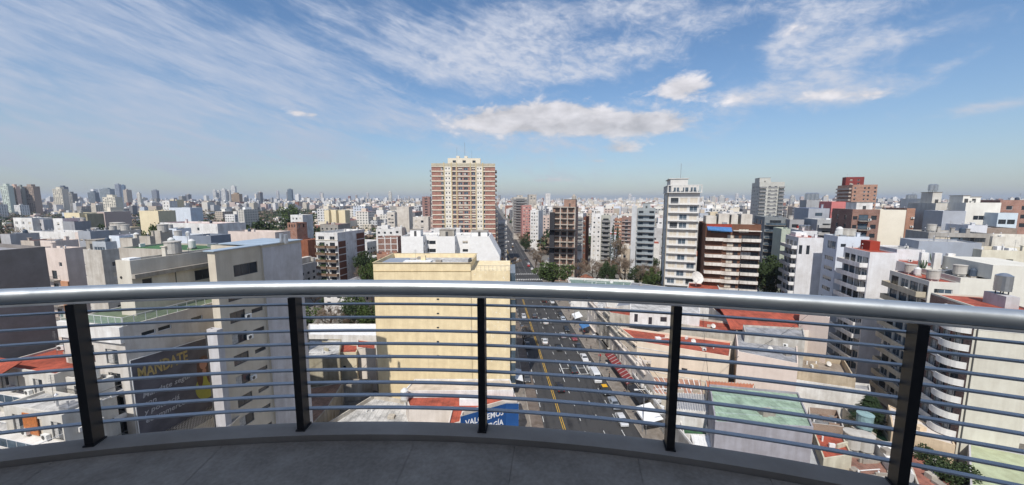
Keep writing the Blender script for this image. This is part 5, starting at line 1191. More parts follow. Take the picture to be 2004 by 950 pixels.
b = low('small_house', 'small red roofed house between the mint green roof and the water tanks', 'house', [(1612, 898), (1668, 890), (1648, 850), (1592, 845)], 6.5, plaster((.58, .54, .42), .35), mRed, parapet=.3, wins=((0, 1.2, 3.4, 1.0, 1.2, 'wD'),), clut=3, seed=63)
low('old_brick_house', 'stained brown walled yard house under the long rain-streaked wall', 'house', [(1585, 828), (1652, 836), (1640, 802), (1582, 796)], 6.0, brick((.30, .19, .13)), mDR, parapet=1.2, clut=6, seed=64)
low('green_patio_house', 'narrow green floored patio running beside the dark pine', 'yard', [(1700, 850), (1760, 880), (1700, 800), (1650, 796)], 3.5, mConcW, simple('green_court', (.05, .13, .05), .9, 0, .4, .8), parapet=.8, clut=2, seed=65)
low('roof_house', 'white slatted roofs with clutter right of the concrete tanks', 'house', [(1742, 906), (1790, 930), (1756, 866), (1710, 862)], 5.5, mDirtyW, mWhiteP, parapet=.15, clut=6, seed=66)
low('roof_house', 'beige plastered house above the bushy garden beside the beige balconies', 'house', [(1746, 836), (1870, 872), (1860, 850), (1738, 792)], 7.0, plaster((.66, .52, .36), .3), mStuc, parapet=.2, clut=5, seed=67)
low('roof_house', 'pale green roofed shed at the right bottom corner', 'shed', [(1900, 985), (2060, 1000), (2060, 900), (1896, 868)], 6.5, mLtGreyW, plaster((.42, .46, .30), .25, .9, False), parapet=.1)
low('roof_house', 'cluttered cream house at the very bottom, right of the thick black post', 'house', [(1800, 960), (1890, 985), (1850, 905), (1770, 880)], 5.0, mOldW, membrane((.34, .14, .10), .4), parapet=.3, clut=8, seed=68)
low('old_brick_house', 'rusty patched sheds along the bottom between the tanks and the thick black post', 'house', [(1650, 935), (1750, 960), (1735, 905), (1660, 890)], 4.0, mConcW, membrane((.30, .16, .12), .5), parapet=.2, clut=9, seed=69)
for i, (u, v, lab) in enumerate(((1665, 880, 'left concrete drum of the pair by the small red roofed house'), (1690, 885, 'right concrete drum of the pair by the small red roofed house'), (1690, 842, 'blue-green round tank beside the dark pine'))):
    t = empty('water_tank_stand', S(u, v, 4.0), 0, lab, 'water tank'); q = put('tank_body', tank_mesh('conc' if i < 2 else 'plastic'), t); q.scale = (1.25, 1.25, 1.5); m = MB(); m.box(-1.2, 1.2, -1.2, 1.2, -4, -.01); m.build('plinth', mConcW, t)
    if i == 2: q.data = tank_mesh('conc').copy(); q.data.materials[0] = simple('blue_green_tank', (.22, .33, .34), .7, 0, .2, 3)
# pavement-side kiosks and awnings on the avenue
def awning(label, a, b0, b1, z, mat, dep=2.6, stripes=None):
    r = empty('shop_awning', AB(a, (b0 + b1) / 2, 0), -R(AV), label, 'awning'); L = b1 - b0
    m = MB(); m.quad((-dep, -L / 2, z - .5), (-dep, L / 2, z - .5), (0, L / 2, z + .4), (0, -L / 2, z + .4)); m.quad((-dep, -L / 2, z - .5), (0, -L / 2, z + .4), (0, L / 2, z + .36), (-dep, L / 2, z - .54)); m.quad((-dep, -L / 2, z - .9), (-dep, L / 2, z - .9), (-dep, L / 2, z - .5), (-dep, -L / 2, z - .5))
    m.build('canopy', mat, r)
    if stripes:
        for i in range(int(L / 1.6)):
            y = -L / 2 + .4 + 1.6 * i; m = MB(); m.quad((-dep - .01, y, z - .49), (-dep - .01, y + .22, z - .49), (0, y + .22, z + .42), (0, y, z + .42)); m.build('stripe', stripes, r)
    m = MB(); m.beam((-dep + .05, -L / 2 + .1, 0), (-dep + .05, -L / 2 + .1, z - .5), .06); m.beam((-dep + .05, L / 2 - .1, 0), (-dep + .05, L / 2 - .1, z - .5), .06); m.build('pole', mRail, r)
mCanR = simple('red_canvas', (.17, .025, .025), .8, 0, .15, 1.5)
awning('white tent-like canopy on the pavement below the last visible cars', 33.2, 65, 71, 3.2, mWhiteP, 3.4)
awning('long dark red shop awning with thin pale stripes along the right pavement', 33.4, 80, 97, 3.4, mCanR, 1.7, simple('faded_stripe', (.40, .36, .34), .8))
awning('black shop awning between the striped one and the white tent', 33.4, 72, 79, 3.3, mBlack, 2.0)
awning('small blue awning under the ornate stone house', 33.2, 118, 123, 3.2, simple('blue_canvas', (.05, .16, .36), .8, 0, .2, 2), 2.6)
awning('pale awning by the narrow white house on the pavement', 33.2, 128, 134, 3.2, mWhiteP, 2.8)
awning('white slab canopy at the street door of the cream block', 4.4, 82, 88, 3.8, mWhiteP, -3.0)
low('shop_row', 'low shop row with a patched dark roof along the right pavement', 'shop', [(1262, 862), (1330, 880), (1236, 735), (1212, 728)], 5.0, mDirtyW, membrane((.24, .17, .15), .6), parapet=.5, clut=14, seed=70)
low('shop_row', 'narrow pale shop front under the three storey corner house', 'shop', [(1196, 726), (1246, 742), (1236, 668), (1186, 648)], 9.0, mStuc, membrane((.34, .22, .18), .5), parapet=.9, clut=10, seed=71)
# ================================================================== GROUND, AVENUE AND TRAFFIC
def sheet(name, pts, z, mat, lab=None):
    m = MB(); m.poly([(p.x, p.y, z) for p in pts]); return tag(m.build(name, mat), kind='structure')
def asphalt():
    m, t, b = new_mat('asphalt'); ln = t.links.new; tcn = t.nodes.new('ShaderNodeTexCoord')
    n = t.nodes.new('ShaderNodeTexNoise'); n.inputs['Scale'].default_value = .18; n.inputs['Detail'].default_value = 9; n.inputs['Roughness'].default_value = .7
    mp = t.nodes.new('ShaderNodeMapping'); mp.inputs['Rotation'].default_value = (0, 0, R(AV)); mp.inputs['Scale'].default_value = (1.3, .05, 1)
    n2 = t.nodes.new('ShaderNodeTexNoise'); n2.inputs['Scale'].default_value = 1.0; n2.inputs['Detail'].default_value = 5
    ln(tcn.outputs['Object'], n.inputs[0]); ln(tcn.outputs['Object'], mp.inputs[0]); ln(mp.outputs[0], n2.inputs[0])
    mu = t.nodes.new('ShaderNodeMath'); mu.operation = 'ADD'; ln(n.outputs[0], mu.inputs[0]); ln(n2.outputs[0], mu.inputs[1])
    cr = t.nodes.new('ShaderNodeValToRGB'); cr.color_ramp.elements[0].position = .75; cr.color_ramp.elements[1].position = 1.3; cr.color_ramp.elements[0].color = (.017, .017, .019, 1); cr.color_ramp.elements[1].color = (.044, .043, .043, 1)
    ln(mu.outputs[0], cr.inputs[0]); ln(cr.outputs[0], b.inputs['Base Color']); b.inputs['Roughness'].default_value = .82; return m
mAsp = asphalt(); mPave = plaster((.24, .215, .19), .4, .9, False, .8); mGround = plaster((.22, .21, .19), .5, .95, False, .06); mYellow = simple('yellow_road_paint', (.50, .30, .03), .7, 0, .3, 2); mRoadW = simple('white_road_paint', (.52, .52, .50), .7, 0, .3, 2)
mLaneC = plaster((.17, .14, .12), .4, .9, False, .6)
sheet('ground', [Vector((-14000, -3000, 0)), Vector((14000, -3000, 0)), Vector((14000, 15000, 0)), Vector((-14000, 15000, 0))], -.05, mGround)
sheet('avenue_road', [AB(8, -60), AB(29, -60), AB(29, 2600), AB(8, 2600)], -.004, mAsp)
sheet('side_street', [AB(-260, 209), AB(7.99, 209), AB(7.99, 219), AB(-260, 219)], -.008, mAsp)
sheet('side_street', [AB(29.01, 209), AB(300, 140), AB(304, 150), AB(29.01, 219)], -.008, mAsp)
sheet('parking_lane', [AB(8.02, -60), AB(10.45, -60), AB(10.45, 200), AB(8.02, 200)], .002, mLaneC)
def slabx(name, a0, a1, b0, b1, z1, mat, kind='structure'):
    m = MB(); P = [AB(a0, b0), AB(a1, b0), AB(a1, b1), AB(a0, b1)]; n = 4
    m.poly([(p.x, p.y, z1) for p in P])
    for i in range(4): m.quad((P[i].x, P[i].y, -.04), (P[(i + 1) % 4].x, P[(i + 1) % 4].y, -.04), (P[(i + 1) % 4].x, P[(i + 1) % 4].y, z1), (P[i].x, P[i].y, z1))
    return tag(m.build(name, mat), kind=kind)
for (b0, b1) in ((-60, 204), (224, 330), (342, 450), (462, 900)):
    slabx('pavement', 3.0, 8.0, b0, b1, .13, mPave); slabx('pavement', 29.0, 34.2, b0, b1, .13, mPave)
    slabx('kerb', 7.82, 8.0, b0, b1, .134, mConc); slabx('kerb', 29.0, 29.18, b0, b1, .134, mConc)
def marks(name, rects, mat, z=.006):
    m = MB()
    for (a0, a1, b0, b1) in rects: P = [AB(a0, b0, z), AB(a1, b0, z), AB(a1, b1, z), AB(a0, b1, z)]; m.quad(*P)
    o = m.build(name, mat); o['kind'] = 'structure'; return o
marks('yellow_centre_lines', [(14.22, 14.36, -60, 203), (14.62, 14.76, -60, 203), (14.22, 14.36, 224, 900), (14.62, 14.76, 224, 900)], mYellow)
marks('lane_dashes', [(a - .07, a + .07, b, b + 2.0) for a in (10.7, 18.45, 22.2, 25.9) for b in np.arange(-50, 500, 5.5).tolist() if not 204 < b < 224], mRoadW)
marks('zebra_crossing', [(a, a + .55, 205, 208.6) for a in np.arange(8.6, 28.6, 1.05).tolist()] + [(a, a + .5, 221, 224) for a in np.arange(8.6, 28.6, 1.2).tolist()], mRoadW)
marks('box_marking', [(18.9, 25.6, 91.2, 91.45), (18.9, 25.6, 98.2, 98.45), (18.9, 19.15, 91.45, 98.2), (25.35, 25.6, 91.45, 98.2), (21.1, 21.3, 91.45, 98.2), (23.3, 23.5, 91.45, 98.2), (19.15, 21.1, 94.7, 94.9), (21.3, 23.3, 94.7, 94.9), (23.5, 25.35, 94.7, 94.9)], mRoadW)
for a in (17, 20.3, 24): marks('lane_arrow', [(a - .08, a + .08, 176, 179), (a - .3, a - .08, 179, 179.6), (a + .08, a + .3, 179, 179.6)], mRoadW)

# cars ---------------------------------------------------------------
mTyre = simple('tyre_rubber', (.015, .015, .015), .9); mRim = simple('wheel_rim', (.35, .35, .36), .35, .8); mHead = simple('headlight_glass', (.6, .62, .62), .1, .2); mTail = simple('tail_light', (.35, .02, .015), .25)
def loft(m, st, mi=0):
    """stations (y, z_bottom, z_belt, half_belt, z_top, half_top)"""
    rings = []
    for (y, zb, zl, hl, zt, ht) in st: rings.append([(-hl * .94, y, zb), (hl * .94, y, zb), (hl, y, (zb + zl) / 2), (hl * .97, y, zl), (ht, y, zt), (-ht, y, zt), (-hl * .97, y, zl), (-hl, y, (zb + zl) / 2)])
    for i in range(len(rings) - 1):
        for j in range(8): k = (j + 1) % 8; m.quad(rings[i][j], rings[i][k], rings[i + 1][k], rings[i + 1][j], mi)
    m.poly(rings[0][::-1], mi); m.poly(rings[-1], mi)
CARK = {}
def car_proto(kind):
    if kind in CARK: return CARK[kind]
    wdt = .88
    if kind == 'hatch': st = [(-2.05, .35, .62, .74, .66, .70), (-1.95, .22, .70, .84, .86, .74), (-1.15, .2, .82, wdt, .93, .78), (-.55, .2, .88, wdt, 1.36, .62), (.25, .2, .90, wdt, 1.47, .62), (1.2, .2, .92, wdt, 1.42, .60), (1.85, .22, .92, .85, 1.02, .72), (2.0, .32, .72, .80, .80, .72)]
    elif kind == 'sedan': st = [(-2.2, .35, .6, .74, .64, .68), (-2.1, .22, .68, .84, .78, .74), (-1.1, .2, .80, wdt, .90, .78), (-.45, .2, .86, wdt, 1.34, .60), (.35, .2, .88, wdt, 1.43, .60), (1.0, .2, .90, wdt, 1.36, .58), (1.55, .2, .90, .86, .98, .74), (2.15, .24, .86, .82, .93, .72), (2.25, .34, .7, .78, .76, .7)]
    elif kind == 'van': st = [(-2.6, .35, .8, .85, .95, .8), (-2.45, .25, .95, .95, 1.15, .86), (-1.95, .25, 1.1, .98, 1.35, .88), (-1.4, .25, 1.2, .99, 2.05, .82), (-.8, .25, 1.25, .99, 2.25, .84), (2.5, .25, 1.25, .99, 2.25, .84), (2.62, .35, 1.2, .96, 2.1, .8)]
    elif kind == 'bus': st = [(-6, .35, 1.2, 1.2, 2.7, 1.12), (-5.9, .3, 1.2, 1.26, 2.95, 1.15), (5.9, .3, 1.2, 1.26, 2.95, 1.15), (6, .35, 1.2, 1.2, 2.8, 1.12)]
    else: st = [(-2.5, .4, .75, .8, .8, .76), (-2.4, .3, .82, .9, .95, .8), (-1.3, .28, .92, .93, 1.02, .84), (-.75, .28, .98, .93, 1.6, .68), (.5, .28, 1.0, .93, 1.65, .68), (.9, .28, 1.0, .93, 1.05, .84), (2.5, .3, 1.0, .92, 1.04, .84), (2.55, .4, .9, .9, .95, .84)]
    body = MB(); loft(body, st)
    gl = {}
    def roofq(name, i, j, lo=.12, hi=.88):
        a, c = st[i], st[j]; m = MB(); e = .012
        L = Vector(((a[3] * .97), a[0], a[2])).lerp(Vector((c[5], c[0], c[4])), 0)
        y0 = a[0] + (c[0] - a[0]) * lo; y1 = a[0] + (c[0] - a[0]) * hi; z0 = a[4] + (c[4] - a[4]) * lo; z1 = a[4] + (c[4] - a[4]) * hi; h0 = a[5] + (c[5] - a[5]) * lo; h1 = a[5] + (c[5] - a[5]) * hi
        m.quad((-h0 * .93, y0, z0 + e), (h0 * .93, y0, z0 + e), (h1 * .93, y1, z1 + e), (-h1 * .93, y1, z1 + e)); return (name, m.mesh(name, mGlass))
    gs = []; n = len(st)
    if kind == 'hatch': gs = [roofq('windshield', 2, 3), roofq('rear_window', 5, 6, .1, .7)]; sp = (3, 4, 5)
    elif kind == 'sedan': gs = [roofq('windshield', 2, 3), roofq('rear_window', 5, 6, .1, .85)]; sp = (3, 4, 5)
    elif kind == 'van': gs = [roofq('windshield', 2, 3)]; sp = (3, 4)
    elif kind == 'bus': sp = (1, 2)
    else: gs = [roofq('windshield', 2, 3), roofq('rear_window', 4, 5)]; sp = (3, 4)
    for sx in (-1, 1):
        for i in range(len(sp) - 1):
            a, c = st[sp[i]], st[sp[i + 1]]; m = MB()
            def pt_(q, t, s_=sx):
                A = Vector((q[3] * .97, q[0], q[2])).lerp(Vector((q[5], q[0], q[4])), t); return (s_ * (A.x + .012), A.y, A.z)
            y_in = .06 if kind != 'bus' else .3
            A0_, A1_, C0_, C1_ = [Vector(x) for x in (pt_(a, .15), pt_(a, .82), pt_(c, .15), pt_(c, .82))]
            A0_ = A0_.lerp(C0_, .05); A1_ = A1_.lerp(C1_, .05); C0_ = C0_.lerp(A0_, .05); C1_ = C1_.lerp(A1_, .05)
            m.quad(A0_, C0_, C1_, A1_); gs.append(('side_window', m.mesh('side_window', mGlass)))
    wl = MB(); r = .32 if kind not in ('bus',) else .5
    wl.tube([(-.1, 0, 0), (.1, 0, 0)], r, 16); rim = MB(); rim.tube([(-.105, 0, 0), (.105, 0, 0)], r * .6, 10)
    L0, L1_ = st[0][0], st[-1][0]; hl = MB(); hl.box(-.16, .16, -.03, .05, -.06, .06); tl = MB(); tl.box(-.13, .13, -.05, .03, -.08, .08)
    CARK[kind] = (body, gs, wl.mesh('tyre', mTyre), rim.mesh('rim', mRim), hl.mesh('headlight', mHead), tl.mesh('tail_light', mTail), st, r, {}); return CARK[kind]
def car(kind, color, loc, heading, label, coat=.6, taxi=False):
    body, gs, ty, rim, hl, tl, st, r, cache = car_proto(kind)
    nm = {'hatch': 'parked_car', 'sedan': 'parked_car', 'van': 'delivery_van', 'bus': 'city_bus', 'pickup': 'pickup_truck'}[kind]
    root = empty(nm, loc, -R(heading), label, {'van': 'van', 'bus': 'bus', 'pickup': 'pickup'}.get(kind, 'car'))
    ck = tuple(color)
    if ck not in cache: cache[ck] = body.mesh('body', simple('car_paint', color, .3, .15, .03, 1, .5, .6))
    put('body', cache[ck], root)
    for (n_, me) in gs: put(n_, me, root)
    w = st[2][3]; yf = st[0][0] * .62; yr = st[-1][0] * .62
    for sx in (-1, 1):
        for y in (yf, yr): o = put('wheel', ty, root, (sx * (w - .1), y, r)); put('rim', rim, o)
        put('headlight', hl, root, (sx * .55 * w / .88, st[0][0] - .0, .62)); put('tail_light', tl, root, (sx * .62 * w / .88, st[-1][0] + .0, .72))
    if taxi:
        m = MB(); m.box(-.62, .62, -.35, 1.0, 1.44, 1.50); m.build('yellow_roof', simple('taxi_yellow', (.65, .36, .02), .35), root)
    return root
HB = AV
CL = [  # (a, b, kind, colour, dir, label, taxi)  dir 0: front points towards us
 (26.8, 70.0, 'hatch', (.62, .62, .62), 0, 'white hatchback parked lowest on the right kerb, beside the white tent canopy', 0),
 (27.3, 76.2, 'sedan', (.30, .33, .37), 0, 'silver grey car parked right behind the lowest white hatchback', 0),
 (27.0, 82.0, 'sedan', (.02, .02, .02), 0, 'black taxi with yellow roof parked before the big white van', 1),
 (26.6, 88.3, 'van', (.66, .66, .65), 0, 'big white van parked on the right kerb behind the taxi', 0),
 (26.7, 94.6, 'hatch', (.60, .60, .58), 0, 'white car parked directly behind the big white van', 0),
 (26.6, 100.0, 'sedan', (.66, .66, .66), 0, 'white car parked second behind the big white van', 0),
 (26.8, 107.8, 'hatch', (.018, .018, .02), 0, 'black car parked at the right kerb below the red roofed corner house', 0),
 (26.3, 124.0, 'sedan', (.02, .022, .025), 0, 'black car parked at the right kerb near the blue awning', 0),
 (27.2, 134.2, 'hatch', (.50, .54, .58), 0, 'pale blue-white car parked at the right kerb by the pale awning', 0),
 (27.3, 140.5, 'hatch', (.03, .03, .035), 0, 'dark car parked just beyond the pale blue-white one', 0),
 (27.2, 151.0, 'sedan', (.02, .02, .02), 0, 'black car at the right kerb under the narrow white house', 0),
 (16.5, 84.0, 'sedan', (.02, .02, .024), 1, 'black car driving beside the yellow centre lines, nearest moving car', 0),
 (21.8, 93.0, 'hatch', (.035, .04, .045), 1, 'dark car standing inside the white box marking', 0),
 (20.6, 108.0, 'sedan', (.02, .02, .022), 1, 'black car driving in the middle lane beyond the box marking', 0),
 (20.0, 132.0, 'pickup', (.64, .64, .63), 1, 'white pickup driving in the middle lane', 0),
 (16.7, 139.0, 'hatch', (.05, .05, .055), 1, 'dark grey car driving beside the centre lines past the white pickup', 0),
 (12.1, 168.5, 'hatch', (.42, .46, .52), 0, 'light blue-grey car coming towards us left of the centre lines', 0),
 (23.6, 161.0, 'sedan', (.02, .02, .02), 1, 'black and yellow taxi driving away, nearer of two in line', 1),
 (23.7, 167.5, 'sedan', (.05, .02, .015), 1, 'dark red car driving ahead of the black and yellow taxi', 0),
 (26.9, 172.0, 'van', (.62, .62, .60), 1, 'white van near the right kerb before the zebra crossing', 0),
 (11.2, 110.0, 'sedan', (.03, .03, .035), 0, 'dark car in the shade of the cream block', 0),
 (8.9, 89.0, 'hatch', (.10, .10, .10), 0, 'dark grey car parked at the foot of the cream block', 0),
 (12.4, 196.0, 'hatch', (.03, .035, .05), 0, 'dark blue car waiting left of the centre lines before the zebra crossing', 0),
 (10.8, 262.0, 'sedan', (.50, .53, .56), 0, 'silver car left of the centre lines beyond the zebra crossing', 0),
 (19.5, 268.0, 'van', (.66, .66, .66), 1, 'white van in the middle lane beyond the zebra crossing', 0),
 (25.6, 248.0, 'hatch', (.35, .03, .03), 1, 'red car parked at the right beyond the zebra crossing', 0),
 (26.6, 236.0, 'hatch', (.60, .60, .60), 1, 'white car parked at the right just beyond the zebra crossing', 0),
 (26.4, 256.0, 'sedan', (.45, .45, .46), 1, 'silver car parked beyond the red one', 0),
 (26.6, 275.0, 'hatch', (.03, .03, .03), 1, 'black car parked farther along on the right', 0),
 (17.9, 328.0, 'sedan', (.6, .6, .6), 1, 'white car far along the avenue in the centre', 0),
 (12.0, 300.0, 'hatch', (.55, .56, .58), 0, 'pale car far along the avenue on the left', 0),
 (20.5, 345.0, 'sedan', (.02, .02, .02), 1, 'taxi with yellow roof far along the avenue', 1),
 (10.5, 372.0, 'bus', (.62, .40, .38), 0, 'pale red bus far along the avenue on the left', 0),
 (22.0, 372.0, 'hatch', (.62, .62, .62), 1, 'small white car far along the avenue on the right', 0),
 (23.9, 118.0, 'sedan', (.35, .36, .38), 1, 'silver car driving level with the corner house', 0),
 (17.0, 113.0, 'hatch', (.58, .58, .57), 1, 'white car driving beside the centre lines below the pickup', 0),
 (27.0, 158.5, 'hatch', (.60, .60, .60), 0, 'white car parked before the zebra, right kerb', 0),
 (27.0, 164.5, 'sedan', (.12, .12, .13), 0, 'charcoal car parked before the zebra, right kerb', 0),
 (27.1, 115.5, 'hatch', (.25, .05, .05), 0, 'dark red car parked by the corner house', 0),
 (12.6, 139.0, 'sedan', (.5, .5, .5), 0, 'silver car approaching left of the centre lines', 0),
 (23.0, 190.0, 'sedan', (.62, .62, .60), 1, 'white car waiting right before the zebra crossing', 0),
 (18.6, 392.0, 'hatch', (.6, .6, .6), 1, 'farthest white car on the avenue', 0)]
for (a, b_, k, c, dr, lab, tx_) in CL: car(k, c, AB(a, b_, .004), HB + (0 if dr == 0 else 180), lab, taxi=bool(tx_))

# people -------------------------------------------------------------
def person_mesh(seed, shirt, trous):
    r = random.Random(seed); st = r.uniform(.12, .3); sw = r.uniform(.1, .25)
    V = [(0, 0, .95), (0, .0, 1.15), (0, .01, 1.38), (0, .0, 1.50), (0, -.01, 1.60), (0, -.015, 1.70),
         (-.10, 0, .90), (-.11, -st, .50), (-.11, -st * .8 + .02, .08), (-.11, -st * .8 - .14, .04), (.10, 0, .90), (.11, st * .6, .50), (.11, st + .05, .10), (.11, st - .08, .05),
         (-.19, 0, 1.40), (-.25, sw * .5, 1.14), (-.26, -sw * .3, .90), (-.26, -sw * .5, .82), (.19, 0, 1.40), (.25, -sw * .5, 1.14), (.26, -sw * .9, .92), (.26, -sw * 1.1, .84)]
    E_ = [(0, 1), (1, 2), (2, 3), (3, 4), (4, 5), (0, 6), (6, 7), (7, 8), (8, 9), (0, 10), (10, 11), (11, 12), (12, 13), (2, 14), (14, 15), (15, 16), (16, 17), (2, 18), (18, 19), (19, 20), (20, 21)]
    rad = [.15, .14, .17, .06, .095, .085, .10, .07, .045, .04, .10, .07, .045, .04, .065, .05, .035, .03, .065, .05, .035, .03]
    me = bpy.data.meshes.new('p'); me.from_pydata(V, E_, []); ob = bpy.data.objects.new('p', me); COL.objects.link(ob)
    sk = ob.modifiers.new('s', 'SKIN'); ob.modifiers.new('u', 'SUBSURF').levels = 1
    for i, q in enumerate(me.skin_vertices[0].data): q.radius = (rad[i], rad[i] * (.72 if i in (0, 1, 2) else 1)); q.use_root = i == 0
    dg = bpy.context.evaluated_depsgraph_get(); out_ = bpy.data.meshes.new_from_object(ob.evaluated_get(dg)); bpy.data.objects.remove(ob)
    out_.materials.clear()
    for m_ in (simple('skin', (.42, .24, .17), .6), simple('cloth', shirt, .9), simple('cloth', trous, .9), simple('shoes', (.03, .03, .03), .6)): out_.materials.append(m_)
    for p in out_.polygons:
        z = p.center.z; x = abs(p.center.x); p.material_index = 3 if z < .09 else (2 if z < .93 and not (x > .2 and z > .8) else (0 if z > 1.47 or (x > .21 and z < .90) else 1))
    out_.shade_smooth(); return out_
hm = MB()
for i in range(6):
    a0, a1 = -.2 + i * .33, .13 + i * .33
    for j in range(12):
        b0, b1 = j * math.pi / 6, (j + 1) * math.pi / 6
        f = lambda a, b: (.105 * math.cos(a) * math.cos(b), .015 + .115 * math.cos(a) * math.sin(b) , .115 * math.sin(a))
        if i > 1 or 0 <= j <= 5: hm.quad(f(a0, b0), f(a0, b1), f(a1, b1), f(a1, b0))
PCL = [((.35, .04, .04), (.03, .035, .06), 'red top'), ((.03, .03, .035), (.03, .03, .04), 'black coat'), ((.5, .5, .48), (.05, .06, .12), 'white shirt'), ((.06, .10, .22), (.04, .04, .04), 'blue jacket'), ((.25, .22, .18), (.10, .09, .08), 'beige coat')]
PM = [person_mesh(i, c[0], c[1]) for i, c in enumerate(PCL)]
hair = hm.mesh('hair', simple('hair_dark', (.02, .013, .009), .8)); hair.shade_smooth()
spots = [(31.0, 118.5, 1, 'by the ornate stone house'), (31.6, 119.4, 0, 'beside the ornate stone house'), (30.6, 121.5, 3, 'walking under the blue awning'), (31.2, 133.8, 0, 'at the pale awning'), (30.4, 136.2, 1, 'near the kerb past the pale awning'), (31.7, 145, 2, 'in front of the narrow white house'), (30.2, 106.0, 1, 'crossing the pavement near the red roofed corner house'), (31.4, 101.0, 4, 'walking by the striped awning end'), (30.2, 88.5, 1, 'standing beside the big white van'), (30.9, 79.5, 1, 'at the black shop awning'), (30.8, 160.0, 2, 'far up the pavement by the zebra'), (31.6, 164.5, 3, 'far up the pavement under the street tree'), (30.8, 113.5, 4, 'between the corner house and the stone house'), (24.1, 155.5, 0, 'standing on the roadway behind the taxis')]
for i, (a, b_, k, where) in enumerate(spots):
    r = random.Random(i); root = empty('person', AB(a, b_, .134 if a > 29 else 0), r.uniform(0, 6.2), 'person in a %s %s' % (PCL[k][2], where), 'person')
    put('body', PM[k], root); put('hair', hair, root, (0, -.015, 1.69))

# street lamps and bus signs -------------------------------------------
def lamp(a, b_, label, side=-1):
    r = empty('street_lamp', AB(a, b_, .13), -R(AV), label, 'street lamp'); m = MB(); m.tube([(0, 0, 0), (0, 0, 7.2), (side * .4, 0, 8.3), (side * 1.8, 0, 8.9)], [.11, .08, .06, .05], 8); m.build('pole', mMetal, r)
    m = MB(); m.box(side * 1.7 - .35, side * 1.7 + .35, -.16, .16, 8.78, 8.95); m.build('lamp_head', mAC, r)
lamp(29.8, 66.5, 'street lamp rising beside the white tent canopy'); lamp(29.8, 96, 'street lamp beside the white cars on the right kerb'); lamp(29.8, 127, 'street lamp by the pale awning'); lamp(29.8, 158, 'street lamp beyond the narrow white house'); lamp(7.3, 104, 'street lamp left of the road in the cream block shade', 1)
def sign(a, b_, label, mat):
    r = empty('street_sign', AB(a, b_, .13), 0, label, 'sign'); m = MB(); m.cyl(0, 0, 0, 2.6, .04, 8); m.build('post', mMetal, r); m = MB(); m.tube([(0, -.05, 2.5), (0, -.07, 2.5)], .38, 16); m.build('sign_plate', mat, r)
sign(30.2, 97.0, 'round red and white sign beside the white parked cars', simple('sign_red', (.45, .03, .02), .5)); sign(30.4, 91.5, 'round white sign beside the big white van', mWhiteP)

# ================================================================== TREES
mBark = plaster((.10, .075, .055), .4, .95, False, 3)
def leafm(col, nm='leaves'):
    m, t, b = new_mat(nm); n = t.nodes.new('ShaderNodeTexNoise'); n.inputs['Scale'].default_value = .6; n.inputs['Detail'].default_value = 5; tcn = t.nodes.new('ShaderNodeTexCoord'); t.links.new(tcn.outputs['Object'], n.inputs[0])
    cr = t.nodes.new('ShaderNodeValToRGB'); cr.color_ramp.elements[0].position = .35; cr.color_ramp.elements[1].position = .68; cr.color_ramp.elements[0].color = (*[x * .6 for x in col], 1); cr.color_ramp.elements[1].color = (*[x * 1.5 for x in col], 1)
    t.links.new(n.outputs[0], cr.inputs[0]); t.links.new(cr.outputs[0], b.inputs['Base Color']); b.inputs['Roughness'].default_value = .7; b.inputs['Specular IOR Level'].default_value = .2; return m
mLeaf = leafm((.06, .09, .026)); mLeafD = leafm((.038, .058, .022)); mPine = leafm((.03, .05, .022)); mTwig = leafm((.20, .15, .11), 'twigs'); mRusty = leafm((.12, .07, .035))
def rdir(r):
    z = r.uniform(-1, 1); a = r.uniform(0, 6.283); q = math.sqrt(1 - z * z); return Vector((q * math.cos(a), q * math.sin(a), z))
def leafq(m, c, s, r):
    d = rdir(r); e = d.cross(rdir(r))
    if e.length < .1: return
    e.normalize(); d *= s; e *= s * .6; m.quad(c - d, c - e, c + d, c + e)
